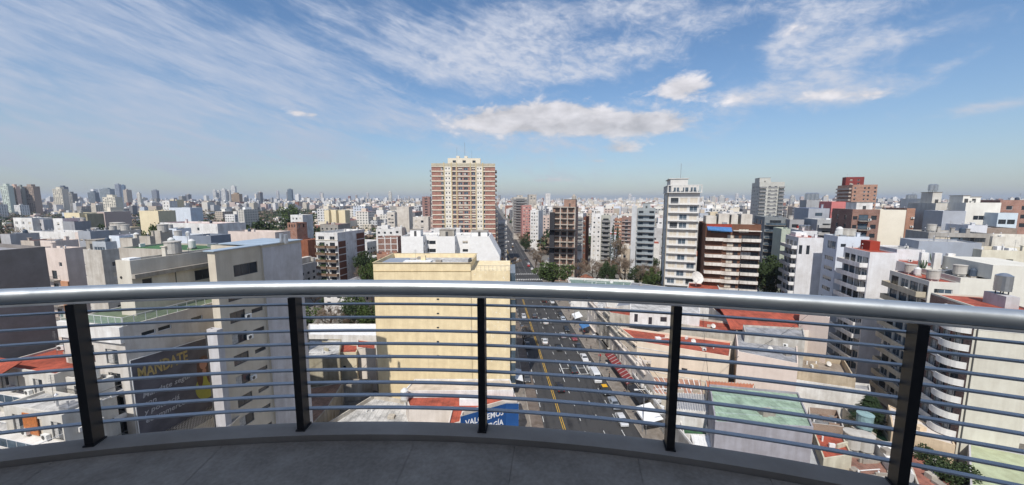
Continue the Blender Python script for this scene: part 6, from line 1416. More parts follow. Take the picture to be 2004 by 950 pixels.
def tree_mesh(kind, seed, nl, ls):
    r = random.Random(seed); tr = MB(); cr = MB()
    if kind == 'pine':
        tr.tube([(0, 0, 0), (.1, 0, .5), (0, .05, 1.0)], [.022, .015, .004], 8)
        for k in range(nl):
            t = r.random() ** .8; z = .12 + .88 * t; tier = (z * 9) % 1; R_ = (.33 * (1 - t) ** .75 + .02) * (1.05 - .45 * tier); a = r.uniform(0, 6.283); q = R_ * math.sqrt(r.uniform(.15, 1))
            c = Vector((q * math.cos(a), q * math.sin(a), z - q * .18)); out_ = Vector((math.cos(a), math.sin(a), -.25)) * ls; sd = Vector((-math.sin(a), math.cos(a), r.uniform(-.4, .4))) * ls * .35; cr.quad(c - out_, c - sd, c + out_, c + sd)
        return tr, cr
    # branching skeleton
    tips = []
    def branch(p, d, L, rad, lv):
        q = p + d * L; mid = p.lerp(q, .5) + rdir(r) * L * .07; tr.tube([p, mid, q], [rad, rad * .8, rad * .6], 6 if lv < 2 else 4, cap=False)
        if lv >= (3 if kind == 'leafy' else 4): tips.append((q, d)); return
        for i in range(r.choice((2, 3, 3)) if lv else 4):
            nd = (d + rdir(r) * (.85 if lv else .75)); nd.z = abs(nd.z) * .8 + .12; nd.normalize(); branch(q, nd, L * r.uniform(.58, .78), rad * .6, lv + 1)
    branch(Vector((0, 0, 0)), Vector((r.uniform(-.05, .05), r.uniform(-.05, .05), 1)).normalized(), .30, .030, 0)
    if kind == 'leafy':
        cl = []
        for i in range(26):
            d = rdir(r); d.z = d.z * .75 + .05; q = r.uniform(.55, 1.0) ; cl.append((Vector((d.x * .36 * q, d.y * .36 * q, .62 + d.z * .32 * q)), r.uniform(.08, .15)))
        for k in range(nl):
            c, s_ = r.choice(cl); d = rdir(r); leafq(cr, c + d * s_ * r.uniform(.6, 1.0), ls * r.uniform(.7, 1.3), r)
    else:
        for k in range(nl):
            q, d = r.choice(tips); e = (d + rdir(r) * .9).normalized(); L = r.uniform(.03, .10); s_ = e.cross(rdir(r)); 
            if s_.length < .1: continue
            s_.normalize(); s_ *= ls; p = q + rdir(r) * .04; cr.quad(p - s_, p + s_, p + e * L + s_ * .3, p + e * L - s_ * .3)
    return tr, cr
TM = {}
def tmesh(kind, var, lod, mat):
    k = (kind, var, lod, mat.name)
    if k not in TM:
        nl, ls = {('leafy', 0): (3600, .021), ('leafy', 1): (900, .036), ('bare', 0): (2600, .0022), ('bare', 1): (700, .0045), ('pine', 0): (5200, .022), ('pine', 1): (700, .05)}[(kind, lod)]
        tr, cr = tree_mesh(kind, var * 7 + 3, nl, ls); TM[k] = (tr.mesh('trunk', mBark), cr.mesh('crown', mat))
    return TM[k]
TREES = []
def tree(kind, loc, h, w, mat, label, group=None, var=0, lod=0, name=None):
    t, c = tmesh(kind, var, lod, mat); nm = name or {'leafy': 'leafy_tree', 'bare': 'bare_tree', 'pine': 'pine_tree'}[kind]
    r = empty(nm, loc, random.uniform(0, 6.28), label, 'tree', group); r.scale = (w / .8 if kind == 'leafy' else (w / .75 if kind == 'bare' else w / .66), w / .8 if kind == 'leafy' else (w / .75 if kind == 'bare' else w / .66), h / (.98 if kind != 'bare' else .95))
    put('trunk', t, r); put('crown', c, r); TREES.append(r); return r
def tz(u, v, y, z0=0.0): p = D(u, v, y); return Vector((p.x, p.y, z0)), p.z - z0
def treeat(kind, u, v, y, w, mat, label, var=0, lod=0, z0=0.0, name=None, group=None):
    p, h = tz(u, v, y, z0); return tree(kind, p, max(h, 2), w, mat, label, group, var, lod, name)
treeat('leafy', 1083, 511, 182, 22, mLeaf, 'big round green tree at the street corner right of the zebra crossing', 0)
treeat('pine', 1706, 772, 66, 8.0, mPine, 'dark cedar-like pine in the yard beside the long white wall', 0)
treeat('leafy', 1503, 488, 150, 15, mLeafD, 'dark green tree crown between the brown striped block and the white blocks', 1)
treeat('leafy', 1520, 500, 140, 12, mLeafD, 'lower dark green crown just left of the chunky white balconies', 2)
treeat('leafy', 1880, 892, 50, 7, mLeafD, 'bushy garden tree beside the tall pale blank wall', 1)
treeat('leafy', 1830, 872, 54, 5, mLeafD, 'small garden shrub tree left of the bushy one', 2)
for i, (u, v, y, w, k, lab) in enumerate([
    (1134, 505, 190, 10, 'bare', 'bare brown tree right of the big round green one'), (1165, 500, 175, 13, 'bare', 'wide bare tree before the grey warehouse wall'), (1192, 506, 165, 9, 'leafy', 'yellow-green tree between the two wide bare ones'),
    (1223, 492, 172, 15, 'bare', 'tallest bare tree left of the grey tiered balconies'), (1262, 508, 160, 13, 'bare', 'dark bare tree at the foot of the grey tiered balconies'), (1246, 516, 170, 9, 'leafy', 'dull green tree under the grey tiered balconies'),
    (1278, 520, 155, 9, 'leafy', 'dull green tree at the foot of the slim white tower'), (1200, 443, 232, 6, 'pine', 'left one of two dark cypress trees'), (1209, 447, 230, 6, 'pine', 'right one of two dark cypress trees'),
    (1205, 455, 222, 10, 'bare', 'pale bare tree below the two cypresses'), (718, 480, 168, 12, 'leafy', 'green tree right of the long white side wall'), (712, 515, 150, 9, 'bare', 'brown tree at the lower corner of the plant balcony flats'),
    (724, 500, 145, 9, 'leafy', 'leafy tree behind the upper left edge of the cream block'), (650, 590, 112, 9, 'bare', 'bare grey-green tree below the plant balcony flats'), (690, 592, 118, 10, 'leafy', 'olive green tree left of the cream block'), (722, 585, 116, 10, 'leafy', 'dark green tree touching the left edge of the cream block'),
    (672, 738, 88, 6, 'leafy', 'round green bush in the yard left of the cream block'), (1024, 640, 112, 8, 'bare', 'bare reddish street tree in the shade of the cream block'), (1006, 500, 240, 8, 'bare', 'bare street tree left of the road beyond the crossing'),
    (1058, 487, 262, 10, 'bare', 'bare street tree right of the road beyond the crossing'), (1048, 492, 238, 8, 'bare', 'slender bare tree by the parked cars beyond the crossing'), (566, 397, 420, 26, 'leafy', 'broad dark green park tree on the left horizon'),
    (20, 437, 170, 26, 'bare', 'brown leafless tree mass at the left edge'), (200, 433, 190, 20, 'leafy', 'dark green tree behind the grey roofs on the left'), (292, 434, 195, 16, 'leafy', 'flat dark green crown under the pale yellow hall'),
    (390, 423, 230, 30, 'leafy', 'long dark green crown right of the grey-white slab'), (508, 422, 235, 22, 'leafy', 'green crown left of the bell tower'), (460, 430, 215, 16, 'leafy', 'dark green tree above the white house with many levels'), (622, 440, 215, 12, 'leafy', 'green tree right behind the bell tower')]):
    kk = k; treeat(kk, u, v, y, w, {'leafy': mLeafD if i % 3 else mLeaf, 'bare': mTwig, 'pine': mPine}[k], lab, i % 3, 0 if y < 200 else 1, name='cypress_tree' if 'cypress tree' in lab else None)

# ================================================================== MID-GROUND LEFT: roofs and houses one can tell apart
mYelW = plaster((.74, .64, .44), .12)
L_ = [
 ('apartment_block', 'grey concrete block with a green painted roof behind the setback storey', 232, 380, 491, 62, 13, mConcRaw, dict(n=3, cols=(.2, .5, .8), roof=simple('green_court', (.05, .13, .05), .9, 0, .4, .8), par=.3)),
 # name, label, uL, uR, v, y, depth, wall, kwargs
 ('house', 'white cubic house with three bright bays at the far left', 25, 62, 427, 190, 12, mWhiteW, dict(cols=(.15, .5, .85), n=2, cw=2)),
 ('house', 'grey banded house attached right of the white cubic bays', 62, 84, 430, 192, 12, mLtGreyW, dict(cols=(.5,), n=4, cw=5, kinds=('wD',))),
 ('warehouse', 'very long low white wall in the left middle distance', 60, 146, 455, 128, 10, mWhiteW, dict(n=1)),
 ('house', 'pinkish stepped party wall right of the very long white wall', 146, 176, 456, 120, 12, mPink, dict(n=1)),
 ('house', 'white gabled house with a dark grey flank, centre of the left roofs', 103, 122, 428, 180, 14, mWhiteW, dict(cols=(.5,), n=2)),
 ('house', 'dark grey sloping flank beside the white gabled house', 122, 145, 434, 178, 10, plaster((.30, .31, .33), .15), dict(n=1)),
 ('apartment_block', 'butter yellow party wall block in the left distance', 125, 155, 417, 240, 14, mYelW, dict(n=1)),
 ('apartment_block', 'olive balconied flats beside the butter yellow wall', 155, 170, 419, 242, 14, plaster((.36, .33, .24), .2), dict(cols=(.5,), cw=4, n=5, kinds=('wD',))),
 ('hall_building', 'big pale yellow blank hall with a sloping shoulder on the left', 272, 309, 413, 225, 16, mYelW, dict(n=1)),
 ('warehouse', 'long white flat-topped building across the left middle distance', 313, 425, 438, 165, 18, mWhiteW, dict(n=1, cols=(.14, .67), cw=1.4)),
 ('house', 'blue-grey roof cabin with one slot window under the long white building', 319, 345, 448, 128, 8, mCoolW, dict(n=1, cols=(.35,), cw=2.2, ch=.8)),
 ('house', 'light grey-blue party wall under the slot window cabin', 318, 370, 463, 108, 12, mCoolW, dict(n=1)),
 ('house', 'dark blue-grey shaded wall right of the light grey-blue party wall', 370, 412, 462, 106, 10, plaster((.20, .23, .28), .15), dict(n=1)),  # even dark blue-grey plaster
 ('house', 'pinkish cream long house between the metal roof and the distant trees', 446, 538, 455, 140, 12, mPink, dict(n=1)),
 ('house', 'weathered concrete stair house with a dark opening, over the grey flats', 234, 258, 467, 84, 6, mConcRaw, dict(n=1)),
 ('house', 'taller concrete tank house right beside the dark opening', 272, 293, 463, 82, 6, mConcRaw, dict(n=1)),
 ('house', 'narrow grey concrete chimney tower above the green roof', 302, 313, 452, 80, 4, mConcRaw, dict(n=1)),
 ('house', 'blue-white narrow slab between the pinkish wall and the concrete stair house', 213, 233, 462, 100, 8, mCoolW, dict(n=1)),
 ('house', 'grey shed with two small windows on the left roofs', 152, 176, 453, 118, 8, plaster((.33, .35, .38), .15), dict(n=1, cols=(.2, .55), cw=1.4, ch=.8)),
 ('house', 'light grey tin sided roof room above the pale weathered block', 180, 206, 474, 98, 6, plaster((.40, .43, .46), .2), dict(n=1, cols=(.3, .7), cw=2.0, ch=1.0, kinds=('wblue',), top=2.4)),
 ('house', 'grey low shed with a bright white end in the left middle distance', 176, 200, 452, 122, 8, mGreyW, dict(n=1)),
 ('house', 'cream house with three round tanks in the left middle distance', 200, 234, 452, 128, 10, mWarmW, dict(n=1, tanks=((.2, .5, 'conc', 1.6), (.42, .5, 'conc', 1.6), (.6, .6, 'conc', 1.3)))),
 ('house', 'salmon roof house with a rust coloured stair box on the left', 78, 108, 472, 104, 8, mPink, dict(n=1)),
 ('house', 'beige box room on the roofs at the left', 40, 66, 472, 106, 9, plaster((.5, .44, .38), .3), dict(n=1)),
 ('house', 'grey block at the left edge above the dark wall', 0, 19, 459, 110, 10, mGreyW, dict(n=1)),
 ('apartment_block', 'grey-white slab with small windows on its left end', 331, 372, 407, 300, 16, mCoolW, dict(n=6, cols=(.08,), cw=2)),
 ('apartment_block', 'bright white pair of blocks left of the grey-white slab', 317, 331, 393, 380, 12, mWhiteW, dict(n=8, cols=(.3, .7), cw=1.5)),
 ('apartment_block', 'yellowish slim block between the bright pair and the slab', 332, 345, 391, 390, 12, mYelW, dict(n=8, cols=(.5,), cw=2)),
 ('apartment_block', 'white flats with rows of small windows behind the bell tower', 568, 592, 421, 260, 16, mWhiteW, dict(n=8, cols=(.2, .5, .8), cw=1.3)),
 ('apartment_block', 'left one of three beige slab towers in a row', 634, 643, 412, 330, 12, mYelW, dict(n=1)),
 ('apartment_block', 'middle one of three beige slab towers in a row', 646, 657, 411, 332, 12, mYelW, dict(n=1)),
 ('apartment_block', 'right one of three beige slab towers in a row', 660, 675, 412, 334, 12, mYelW, dict(n=1)),
 ('apartment_block', 'cream stepped flats with dark openings behind the olive trees', 757, 772, 416, 310, 14, mWarmW, dict(n=6, cols=(.3, .7), cw=2)),
 ('hall_building', 'large pale rounded hall beside the big tower', 776, 800, 405, 330, 24, mWarmW, dict(n=1)),
 ('apartment_block', 'low red brick block gridded with white bands', 738, 778, 464, 190, 12, mBrickR, dict(n=3, top=3.4, bands=1)),
 ('house', 'orange rendered house with a flat red roof left of the comb-shaped block', 737, 772, 497, 150, 10, mBrickO, dict(n=2, cols=(.3,), cw=1.8, ch=1.8, roof=mRed)),
 ('house', 'white many-levelled house above the metal roof', 418, 445, 438, 180, 16, mWhiteW, dict(n=2, cols=(.3, .7), cw=1.4)),
 ('house', 'small white pyramid roofed house left of the comb-shaped block', 768, 786, 446, 220, 12, mWhiteW, dict(n=1, cols=(.5,))),
 ('apartment_block', 'white roof storeys stacked behind the comb-shaped block, left half', 797, 842, 455, 150, 14, mDirtyW, dict(n=1, cols=(.3, .7), top=3.0)),
 ('apartment_block', 'white roof storeys stacked behind the comb-shaped block, right half', 842, 900, 449, 160, 14, mWhiteW, dict(n=1, cols=(.3, .7), top=3.0)),
 ('apartment_block', 'old white block filling the space left of the big tower', 808, 838, 425, 215, 14, mWarmW, dict(n=5, cols=(.2, .6), cw=1.6)),
 ('apartment_block', 'cream slab standing directly left of the big tower', 826, 841, 385, 420, 14, brick((.30, .12, .10)), dict(n=14, cols=(.5,), cw=3, kinds=('wD',))),
 ('apartment_block', 'white block right of the big tower with stacked balconies', 975, 992, 432, 255, 12, mWhiteW, dict(n=8, cols=(.5,), cw=2, balc=((0, .05, .95, 1.2, 'solid'),))),
]
for i, (nm, lab, u0, u1, v, y, dep, wall, kw) in enumerate(L_):
    kw = dict(kw); bands = kw.pop('bands', 0); rf_ = kw.pop('roof', None)
    dep *= .6
    h = 13 if u0 < 620 else (AV if u0 > 735 else 10)
    b = blk(nm, lab, 'building' if nm != 'house' else 'house', (u1, v), y, h, u0, dep, wall, rf_ or random.choice((mLR, mGR, mRed, mGR)), side='R', clut=kw.pop('clut', 4), seed=300 + i, **kw)
    if bands:
        for q in (.02, .37, .66, .98): b.fin(0, b.w * q, 0, b.H, .45, .12, mWhiteW, 'white_band')
        for k in range(4): b.band(0, b.H - .9 - 3 * k, .4, .1, mWhiteW, 'white_band')

# ================================================================== DISTANT TOWERS ON THE SKYLINE
SK = [(0, 17, 364, 900, (.50, .56, .50), 'first of three slab towers at the far left skyline, pale end wall'), (19, 32, 365, 915, (.60, .44, .36), 'second of three slab towers at the far left skyline, pinkish end'), (33, 43, 366, 930, (.28, .30, .28), 'grey-green slab joined to the pinkish ended tower'), (45, 67, 365, 940, (.34, .27, .22), 'third slab tower at the far left skyline, brown ribbed'),
 (102, 123, 370, 1000, (.60, .57, .48), 'cream square tower on the left skyline'), (113, 127, 366, 1500, (.12, .14, .18), 'dark tower top rising behind the cream square tower'), (125, 143, 379, 1050, (.26, .26, .25), 'grey-brown slab right of the cream square tower'), (171, 187, 377, 1400, (.16, .19, .22), 'dark grey twin stepped tower on the left skyline'), (194, 217, 370, 1900, (.24, .28, .30), 'wide blue-grey office slab on the left skyline'),
 (224, 233, 361, 2600, (.25, .28, .33), 'taller of two blue high-rises on the left skyline'), (236, 243, 363, 2650, (.10, .16, .24), 'shorter and darker of two blue high-rises'), (267, 274, 379, 1300, (.62, .60, .54), 'narrow cream tower right of the shorter darker high-rise'), (296, 307, 373, 2200, (.22, .24, .28), 'dark block tower left of the white cluster'), (200, 228, 386, 800, (.66, .62, .52), 'low cream blocks under the blue high-rises'),
 (416, 422, 373, 2400, (.60, .60, .58), 'leftmost thin tower of the white cluster'), (424, 430, 374, 2420, (.60, .60, .58), 'second thin tower of the white cluster'), (432, 441, 371, 2380, (.62, .62, .60), 'third thin tower of the white cluster'), (444, 450, 373, 2400, (.6, .6, .58), 'fourth thin tower of the white cluster'), (451, 460, 365, 2350, (.64, .64, .62), 'tallest tower of the white cluster'), (452, 469, 380, 1500, (.34, .25, .17), 'brown block in front of the white cluster'),
 (540, 545, 374, 3000, (.5, .5, .5), 'thin pale tower left of the dark crowned one'), (562, 571, 371, 2600, (.12, .16, .20), 'dark glass crowned tower on the skyline'), (625, 629, 377, 3400, (.45, .45, .46), 'small thin tower between the dark crowned one and the big tower'), (760, 766, 376, 2600, (.62, .60, .54), 'cream twin tower left of the big tower'), (717, 721, 378, 3000, (.55, .55, .55), 'thin pointed tower on the skyline above the olive trees'),
 (1119, 1128, 384, 1200, (.5, .45, .38), 'small cream tower behind the unfinished block'), (1230, 1236, 381, 2300, (.6, .6, .6), 'thin white tower left of the slim white tower'), (1408, 1418, 384, 1900, (.58, .58, .56), 'small pale tower right of the slim white tower'), (1440, 1446, 380, 2400, (.6, .6, .6), 'thin pale tower just left of the grey-white tower'), (1548, 1556, 384, 1700, (.5, .5, .48), 'pale skyline block right of the grey-white tower')]
for i, (u0, u1, v, y, c, lab) in enumerate(SK):
    P = D(u0, v, y); w = D(u1, v, y).x - P.x; wm = plaster(c, .15, .9, False); root = empty('skyline_tower', (P.x, P.y, 0), -R(6), lab, 'tower'); d = min(w * .45, 22)
    m = MB(); m.box(0, w, 0, d, 0, P.z); m.build('wall', wm, root); r = random.Random(i)
    m = MB(); m.box(w * .25, w * .7, d * .2, d * .8, P.z + .01, P.z + 5); m.build('roof_plant', wm, root)
    m = MB(); nf = int(P.z / 3.3); nc = max(2, int(w / 5))
    for k in range(1, nf):
        for j in range(nc):
            if r.random() < .85: x0 = w * (j + .22) / nc; x1 = w * (j + .78) / nc; z = k * P.z / nf; m.quad((x0, -.08, z), (x1, -.08, z), (x1, -.08, z + 1.6), (x0, -.08, z + 1.6))
    o = m.build('windows', mGlass, root); o['kind'] = 'stuff'

# cables strung over the roofs and across the avenue
mCable = simple('black_cable', (.02, .02, .02), .8)
for i, (p, q, sag, lab) in enumerate([
    (AB(33.5, 100, 12.6), AB(4.4, 92, 14.5), 1.4, 'overhead cable crossing the avenue by the cream block'), (AB(33.5, 126, 12.0), AB(4.6, 122, 15.0), 1.6, 'overhead cable crossing the avenue before the ornate stone house'),
    (AB(33.5, 150, 12.0), AB(4.6, 147, 16.0), 1.6, 'overhead cable crossing the avenue by the narrow white house'), (AB(36, 66, 7.0), AB(36, 98, 12.8), 1.0, 'cable running along the shop roofs on the right pavement'),
    (AB(40, 62, 12.0), AB(58, 95, 15.5), 1.2, 'cable slung from the mint green roof to the red vault'), (AB(48, 70, 12.6), AB(75, 80, 19.2), 1.3, 'cable slung over the tall plain cream wall'), (AB(-28, 84, 12.0), AB(-50, 74, 13.0), .8, 'cable over the yards left of the cream block')]):
    m = MB(); c = p.lerp(q, .5); m.tube([p.lerp(q, t / 14) - c - Vector((0, 0, sag * 4 * (t / 14) * (1 - t / 14))) for t in range(15)], .035, 5); o_ = m.build('overhead_cable', mCable); o_.location = c; tag(o_, lab, 'cable')
# ================================================================== THE REST OF THE CITY
rc = random.Random(99)
def proj(x, y, z):
    Yf = math.cos(PITCH) * y - math.sin(PITCH) * (z - EYE); Zf = math.sin(PITCH) * y + math.cos(PITCH) * (z - EYE)
    return CX + F * x / Yf, CY - F * Zf / Yf
OCC = []
for o_ in list(COL.objects):
    if o_.parent is None and o_.type == 'EMPTY' and o_.get('category') in ('building', 'house', 'tower', 'hall', 'warehouse', 'workshop', 'shed', 'shop', 'yard', 'annex'):
        for ch in o_.children:
            if ch.name.startswith('wall') and ch.data:
                M_ = Matrix.Translation(o_.location) @ o_.rotation_euler.to_matrix().to_4x4(); P = [M_ @ v.co for v in ch.data.vertices]
                hh = -o_.rotation_euler.z; c, s = math.cos(hh), math.sin(hh); X = [p.x * c - p.y * s for p in P]; Y = [p.x * s + p.y * c for p in P]
                OCC.append((hh, min(X), max(X), min(Y), max(Y)))
def occupied(x, y, r):
    for (h, x0, x1, y0, y1) in OCC:
        c, s = math.cos(h), math.sin(h); a = x * c - y * s; b = x * s + y * c
        if x0 - r < a < x1 + r and y0 - r < b < y1 + r: return True
    return False
def in_avenue(x, y, m=0):
    p = Vector((x, y, 0)); a = p.dot(rt(AV)); b = p.dot(fw(AV)); return (2 - m < a < 35 + m and b < 2600), a, b
def vcap(u, y):
    if u < 620: return 470 if y < 120 else (440 if y < 200 else (415 if y < 320 else 401))
    if u < 845: return 530 if y < 130 else (470 if y < 200 else (432 if y < 300 else 405))
    if u < 980: return 470 if y < 230 else 405
    if u < 1290: return 560 if y < 190 else (470 if y < 235 else (432 if y < 330 else 405))
    if u < 1500: return 600 if y < 170 else (425 if y < 250 else 402)
    return 620 if y < 155 else (430 if y < 250 else 400)
LM = [(44, 'the far left slab towers'), (113, 'the cream skyline tower at left'), (230, 'the two blue high-rises'), (290, 'the pale yellow hall'), (370, 'the long white flat-topped building'), (440, 'the white tower cluster'), (520, 'the tall beige block'), (575, 'the brick bell tower'), (655, 'the three beige slab towers'), (720, 'the plant balcony flats'), (790, 'the pale rounded hall'), (905, 'the big banded tower'), (990, 'the avenue end'), (1040, 'the rose coloured block'), (1100, 'the unfinished block'), (1180, 'the two cypresses'), (1260, 'the grey tiered balconies'), (1330, 'the slim white tower'), (1430, 'the brown striped block'), (1500, 'the lone grey-white tower'), (1590, 'the three steel tanks'), (1675, 'the orange brick tower'), (1750, 'the blank cream wall'), (1840, 'the white terraced block'), (1930, 'the white loggia house'), (2100, 'the right edge of the view')]
CN = [('white', (.74, .73, .71)), ('off-white', (.66, .63, .57)), ('cream', (.68, .58, .42)), ('pale grey', (.48, .48, .48)), ('beige', (.52, .45, .36)), ('brick red', None), ('bluish white', (.60, .65, .72)), ('pinkish', (.60, .48, .42)), ('dark grey', (.20, .20, .21)), ('concrete grey', (.36, .34, .31))]
CW = [30, 22, 12, 10, 8, 8, 5, 5, 4, 6]
def where(u, y):
    c = min(LM, key=lambda q: abs(q[0] - u)); d = u - c[0]; s = 'in line with' if abs(d) < 12 else ('left of' if d < 0 else 'right of')
    return s + ' ' + c[1]
used = {}
def uniq(base, feats):
    """keep adding true features until the label is new; otherwise it is shared and grouped"""
    lab = base
    for f in feats:
        if lab not in used: break
        lab = lab + ' ' + f if len((lab + ' ' + f).split()) <= 16 else lab
    used.setdefault(lab, []).append(1); return lab
def small_building(x, y, h, w, d, ht, ci, roofk, rng, detail=True):
    nm, col = CN[ci]; wall = brick((.30, .12, .075)) if col is None else plaster(col, .25, .92, False, .3)
    big = ht > 12; root = empty('apartment_block' if big else 'house', (x, y, 0), -R(h)); feats = []
    m = MB(); pr = .7 if roofk != 'tile' else .0
    holes = MB()
    P4 = [(0, 0), (w, 0), (w, d), (0, d)]; t = .2
    for i in range(4):
        a, b = P4[i], P4[(i + 1) % 4]; m.quad((*a, 0), (*b, 0), (*b, ht), (*a, ht))
    if roofk != 'tile':
        I4 = [(t, t), (w - t, t), (w - t, d - t), (t, d - t)]
        for i in range(4):
            j = (i + 1) % 4; m.quad((*P4[i], ht), (*P4[j], ht), (*I4[j], ht), (*I4[i], ht)); m.quad((*I4[j], ht - pr), (*I4[i], ht - pr), (*I4[i], ht), (*I4[j], ht))
        m.build('wall', wall, root)
        rf = MB(); rf.poly([(*p, ht - pr + .003) for p in I4]); rf.build('roof', {'red': mRed, 'grey': mGR, 'light': mLR, 'dark': mDR}[roofk], root)
        n = rng.choice((0, 1, 1, 2, 3)); z = ht - pr
        if rng.random() < .75:
            q = MB(); x0 = rng.uniform(.1, .5) * w; y0 = rng.uniform(.1, .5) * d; q.box(x0, x0 + w * rng.uniform(.2, .4), y0, y0 + d * rng.uniform(.2, .4), z + .006, z + rng.uniform(2.2, 3.4)); q.build('stair_housing', rng.choice((wall, mWhiteW, mDirtyW, mWarmW)), root); feats.append('with a stair hut')
        for k in range(n):
            o = put('water_tank', tank_mesh(rng.choice(('conc', 'plastic', 'blue', 'steel'))), root, (rng.uniform(1.2, w - 1.2), rng.uniform(1.2, d - 1.2), z + .01))
        if n: feats.append({1: 'with one roof tank', 2: 'with two roof tanks', 3: 'with three roof tanks'}[n])
    else:
        m.poly([(0, 0, ht), (w, 0, ht), (w / 2, 0, ht + w * .22)]); m.poly([(w, d, ht), (0, d, ht), (w / 2, d, ht + w * .22)]); m.build('wall', wall, root)
        rf = MB(); e = .4; k = .22
        for s in (0, 1):
            xa, xb = (-e, w / 2) if s == 0 else (w + e, w / 2); za, zb = ht - e * 2 * k, ht + w * k; q = [(xa, -e, za + .05), (xb, -e, zb + .05), (xb, d + e, zb + .05), (xa, d + e, za + .05)]; rf.quad(*q); rf.quad(*[(p[0], p[1], p[2] + .12) for p in q][::-1])
            rf.quad(q[0], (q[0][0], q[0][1], q[0][2] + .12), (q[3][0], q[3][1], q[3][2] + .12), q[3])
        rf.build('roof', mTerr if rng.random() < .7 else mGR, root); feats.append('under a pitched roof')
    # window openings: frames with panes set in shallow surrounds
    wm = MB(); gm = MB(); fh = 3.0; nf = max(1, int((ht - .8) / fh)); nc = max(1, int(w / 3.2)); blank = rng.random() < (.35 if not big else .22)
    rows = 0
    for (e, L) in ((0, w), (1, d), (3, d)):
        if e == 0 and blank: continue
        if e != 0 and rng.random() < .45: continue
        n_ = max(1, int(L / 3.4))
        for f in range(nf):
            for j in range(n_):
                if rng.random() < .12: continue
                s = L * (j + .5) / n_; ww = .75 if L / n_ > 2.4 else .5; z0 = f * fh + 1.0; z1 = z0 + 1.35
                def Q(s_, z_, n__):
                    return (s_, -n__, z_) if e == 0 else ((w + n__, s_, z_) if e == 1 else (-n__, d - s_, z_))
                wm.quad(Q(s - ww - .1, z0 - .1, .05), Q(s + ww + .1, z0 - .1, .05), Q(s + ww + .1, z1 + .1, .05), Q(s - ww - .1, z1 + .1, .05)); gm.quad(Q(s - ww, z0, .07), Q(s + ww, z0, .07), Q(s + ww, z1, .07), Q(s - ww, z1, .07))
        if e == 0: rows = nf
    if gm.f:
        o = wm.build('window_surrounds', mWhiteW, root); o['kind'] = 'stuff'; o = gm.build('windows', mGlass, root); o['kind'] = 'stuff'
    feats.append('and a blank front wall' if blank else 'and %s window %s' % ({1: 'one', 2: 'two', 3: 'three', 4: 'four', 5: 'five', 6: 'six', 7: 'seven', 8: 'eight', 9: 'nine', 10: 'ten', 11: 'eleven', 12: 'twelve', 13: 'thirteen'}.get(nf, 'many'), 'row' if nf == 1 else 'rows'))
    return root, nm, feats, big
cands = []
for side in (0, 1):
    h = 9 if side == 0 else 19
    f_, r_ = fw(h), rt(h)
    for bi in range(-12, 16):
        for bj in range(-3, 9):
            ox, oy = bi * 104 - 30, bj * 108 + 20
            yy = 0
            for row in range(4):
                xx = 0
                while xx < 84:
                    w = rc.uniform(8, 17); d = rc.uniform(16, 23)
                    p = r_ * (ox + xx + w / 2) + f_ * (oy + row * 23.5 + 11); xx += w + (.3 if rc.random() < .7 else rc.uniform(1, 5))
                    if p.y < 82 or p.y > 640: continue
                    u, _ = proj(p.x, p.y, 0)
                    if not (-60 < u < 2064): continue
                    inn, a, b = in_avenue(p.x, p.y, w / 2 + 3)
                    if inn or (side == 0) != (a < 18): continue
                    if a > 34 and a < 185 and p.y < 150 and b < 175: continue
                    if (a > 29 and abs(b + (a - 29) * .25 - 214) < 14) or (a < 8 and abs(b - 214) < 14): continue
                    if occupied(p.x, p.y, max(w, d) * .52): continue
                    cands.append((p.length, p.x, p.y, h, w, d, u))
cands.sort()
NB = 0; far_seed = []
for (dist, x, y, h, w, d, u) in cands:
    rr_ = rc.random(); left = u < 640
    if left and rc.random() < (.25 if y < 320 else .50): continue
    if y < 110 and u < 640: ht = rc.uniform(4, 9)
    elif rr_ < (.70 if left else .38): ht = rc.uniform(4, 9)
    elif rr_ < (.95 if left else .72): ht = rc.uniform(9, 17)
    else: ht = rc.uniform(18, 34)
    cap = vcap(u, y)
    while ht > 4 and proj(x, y - d / 2, ht + 2)[1] < cap: ht -= 1.5
    if ht <= 4: ht = rc.uniform(3.5, 5)
    if NB >= 292 or y > 520:
        far_seed.append((x, y, h, w, d, ht)); continue
    ci = rc.choices(range(len(CN)), CW)[0]
    if not left and ci == 8: ci = 0
    roofk = rc.choices(('red', 'grey', 'light', 'dark', 'tile'), (18, 26, 26, 12, 18 if ht < 10 else 0))[0]
    o = fw(h) * (-d / 2) + rt(h) * (-w / 2)
    root, nm, feats, big = small_building(x + o.x, y + o.y, h, w, d, ht, ci, roofk, rc)
    u1, v1 = proj(x, y, ht); far = 'near' if y < 190 else ('midway' if y < 280 else ('farther' if y < 380 else 'distant'))
    rl = {'red': 'red-roofed', 'grey': 'grey-roofed', 'light': 'pale-roofed', 'dark': 'dark-roofed', 'tile': 'gabled'}[roofk]
    kindw = 'apartment block' if big else ('two storey house' if ht > 6 else 'low house')
    lab = uniq('%s %s %s, %s, %s' % (nm, rl, kindw, far, where(u1, y)), feats)
    tag(root, lab, 'building' if big else 'house', 'city buildings ' + where(u1, y)); NB += 1
print('procedural buildings', NB, 'rest', len(far_seed))

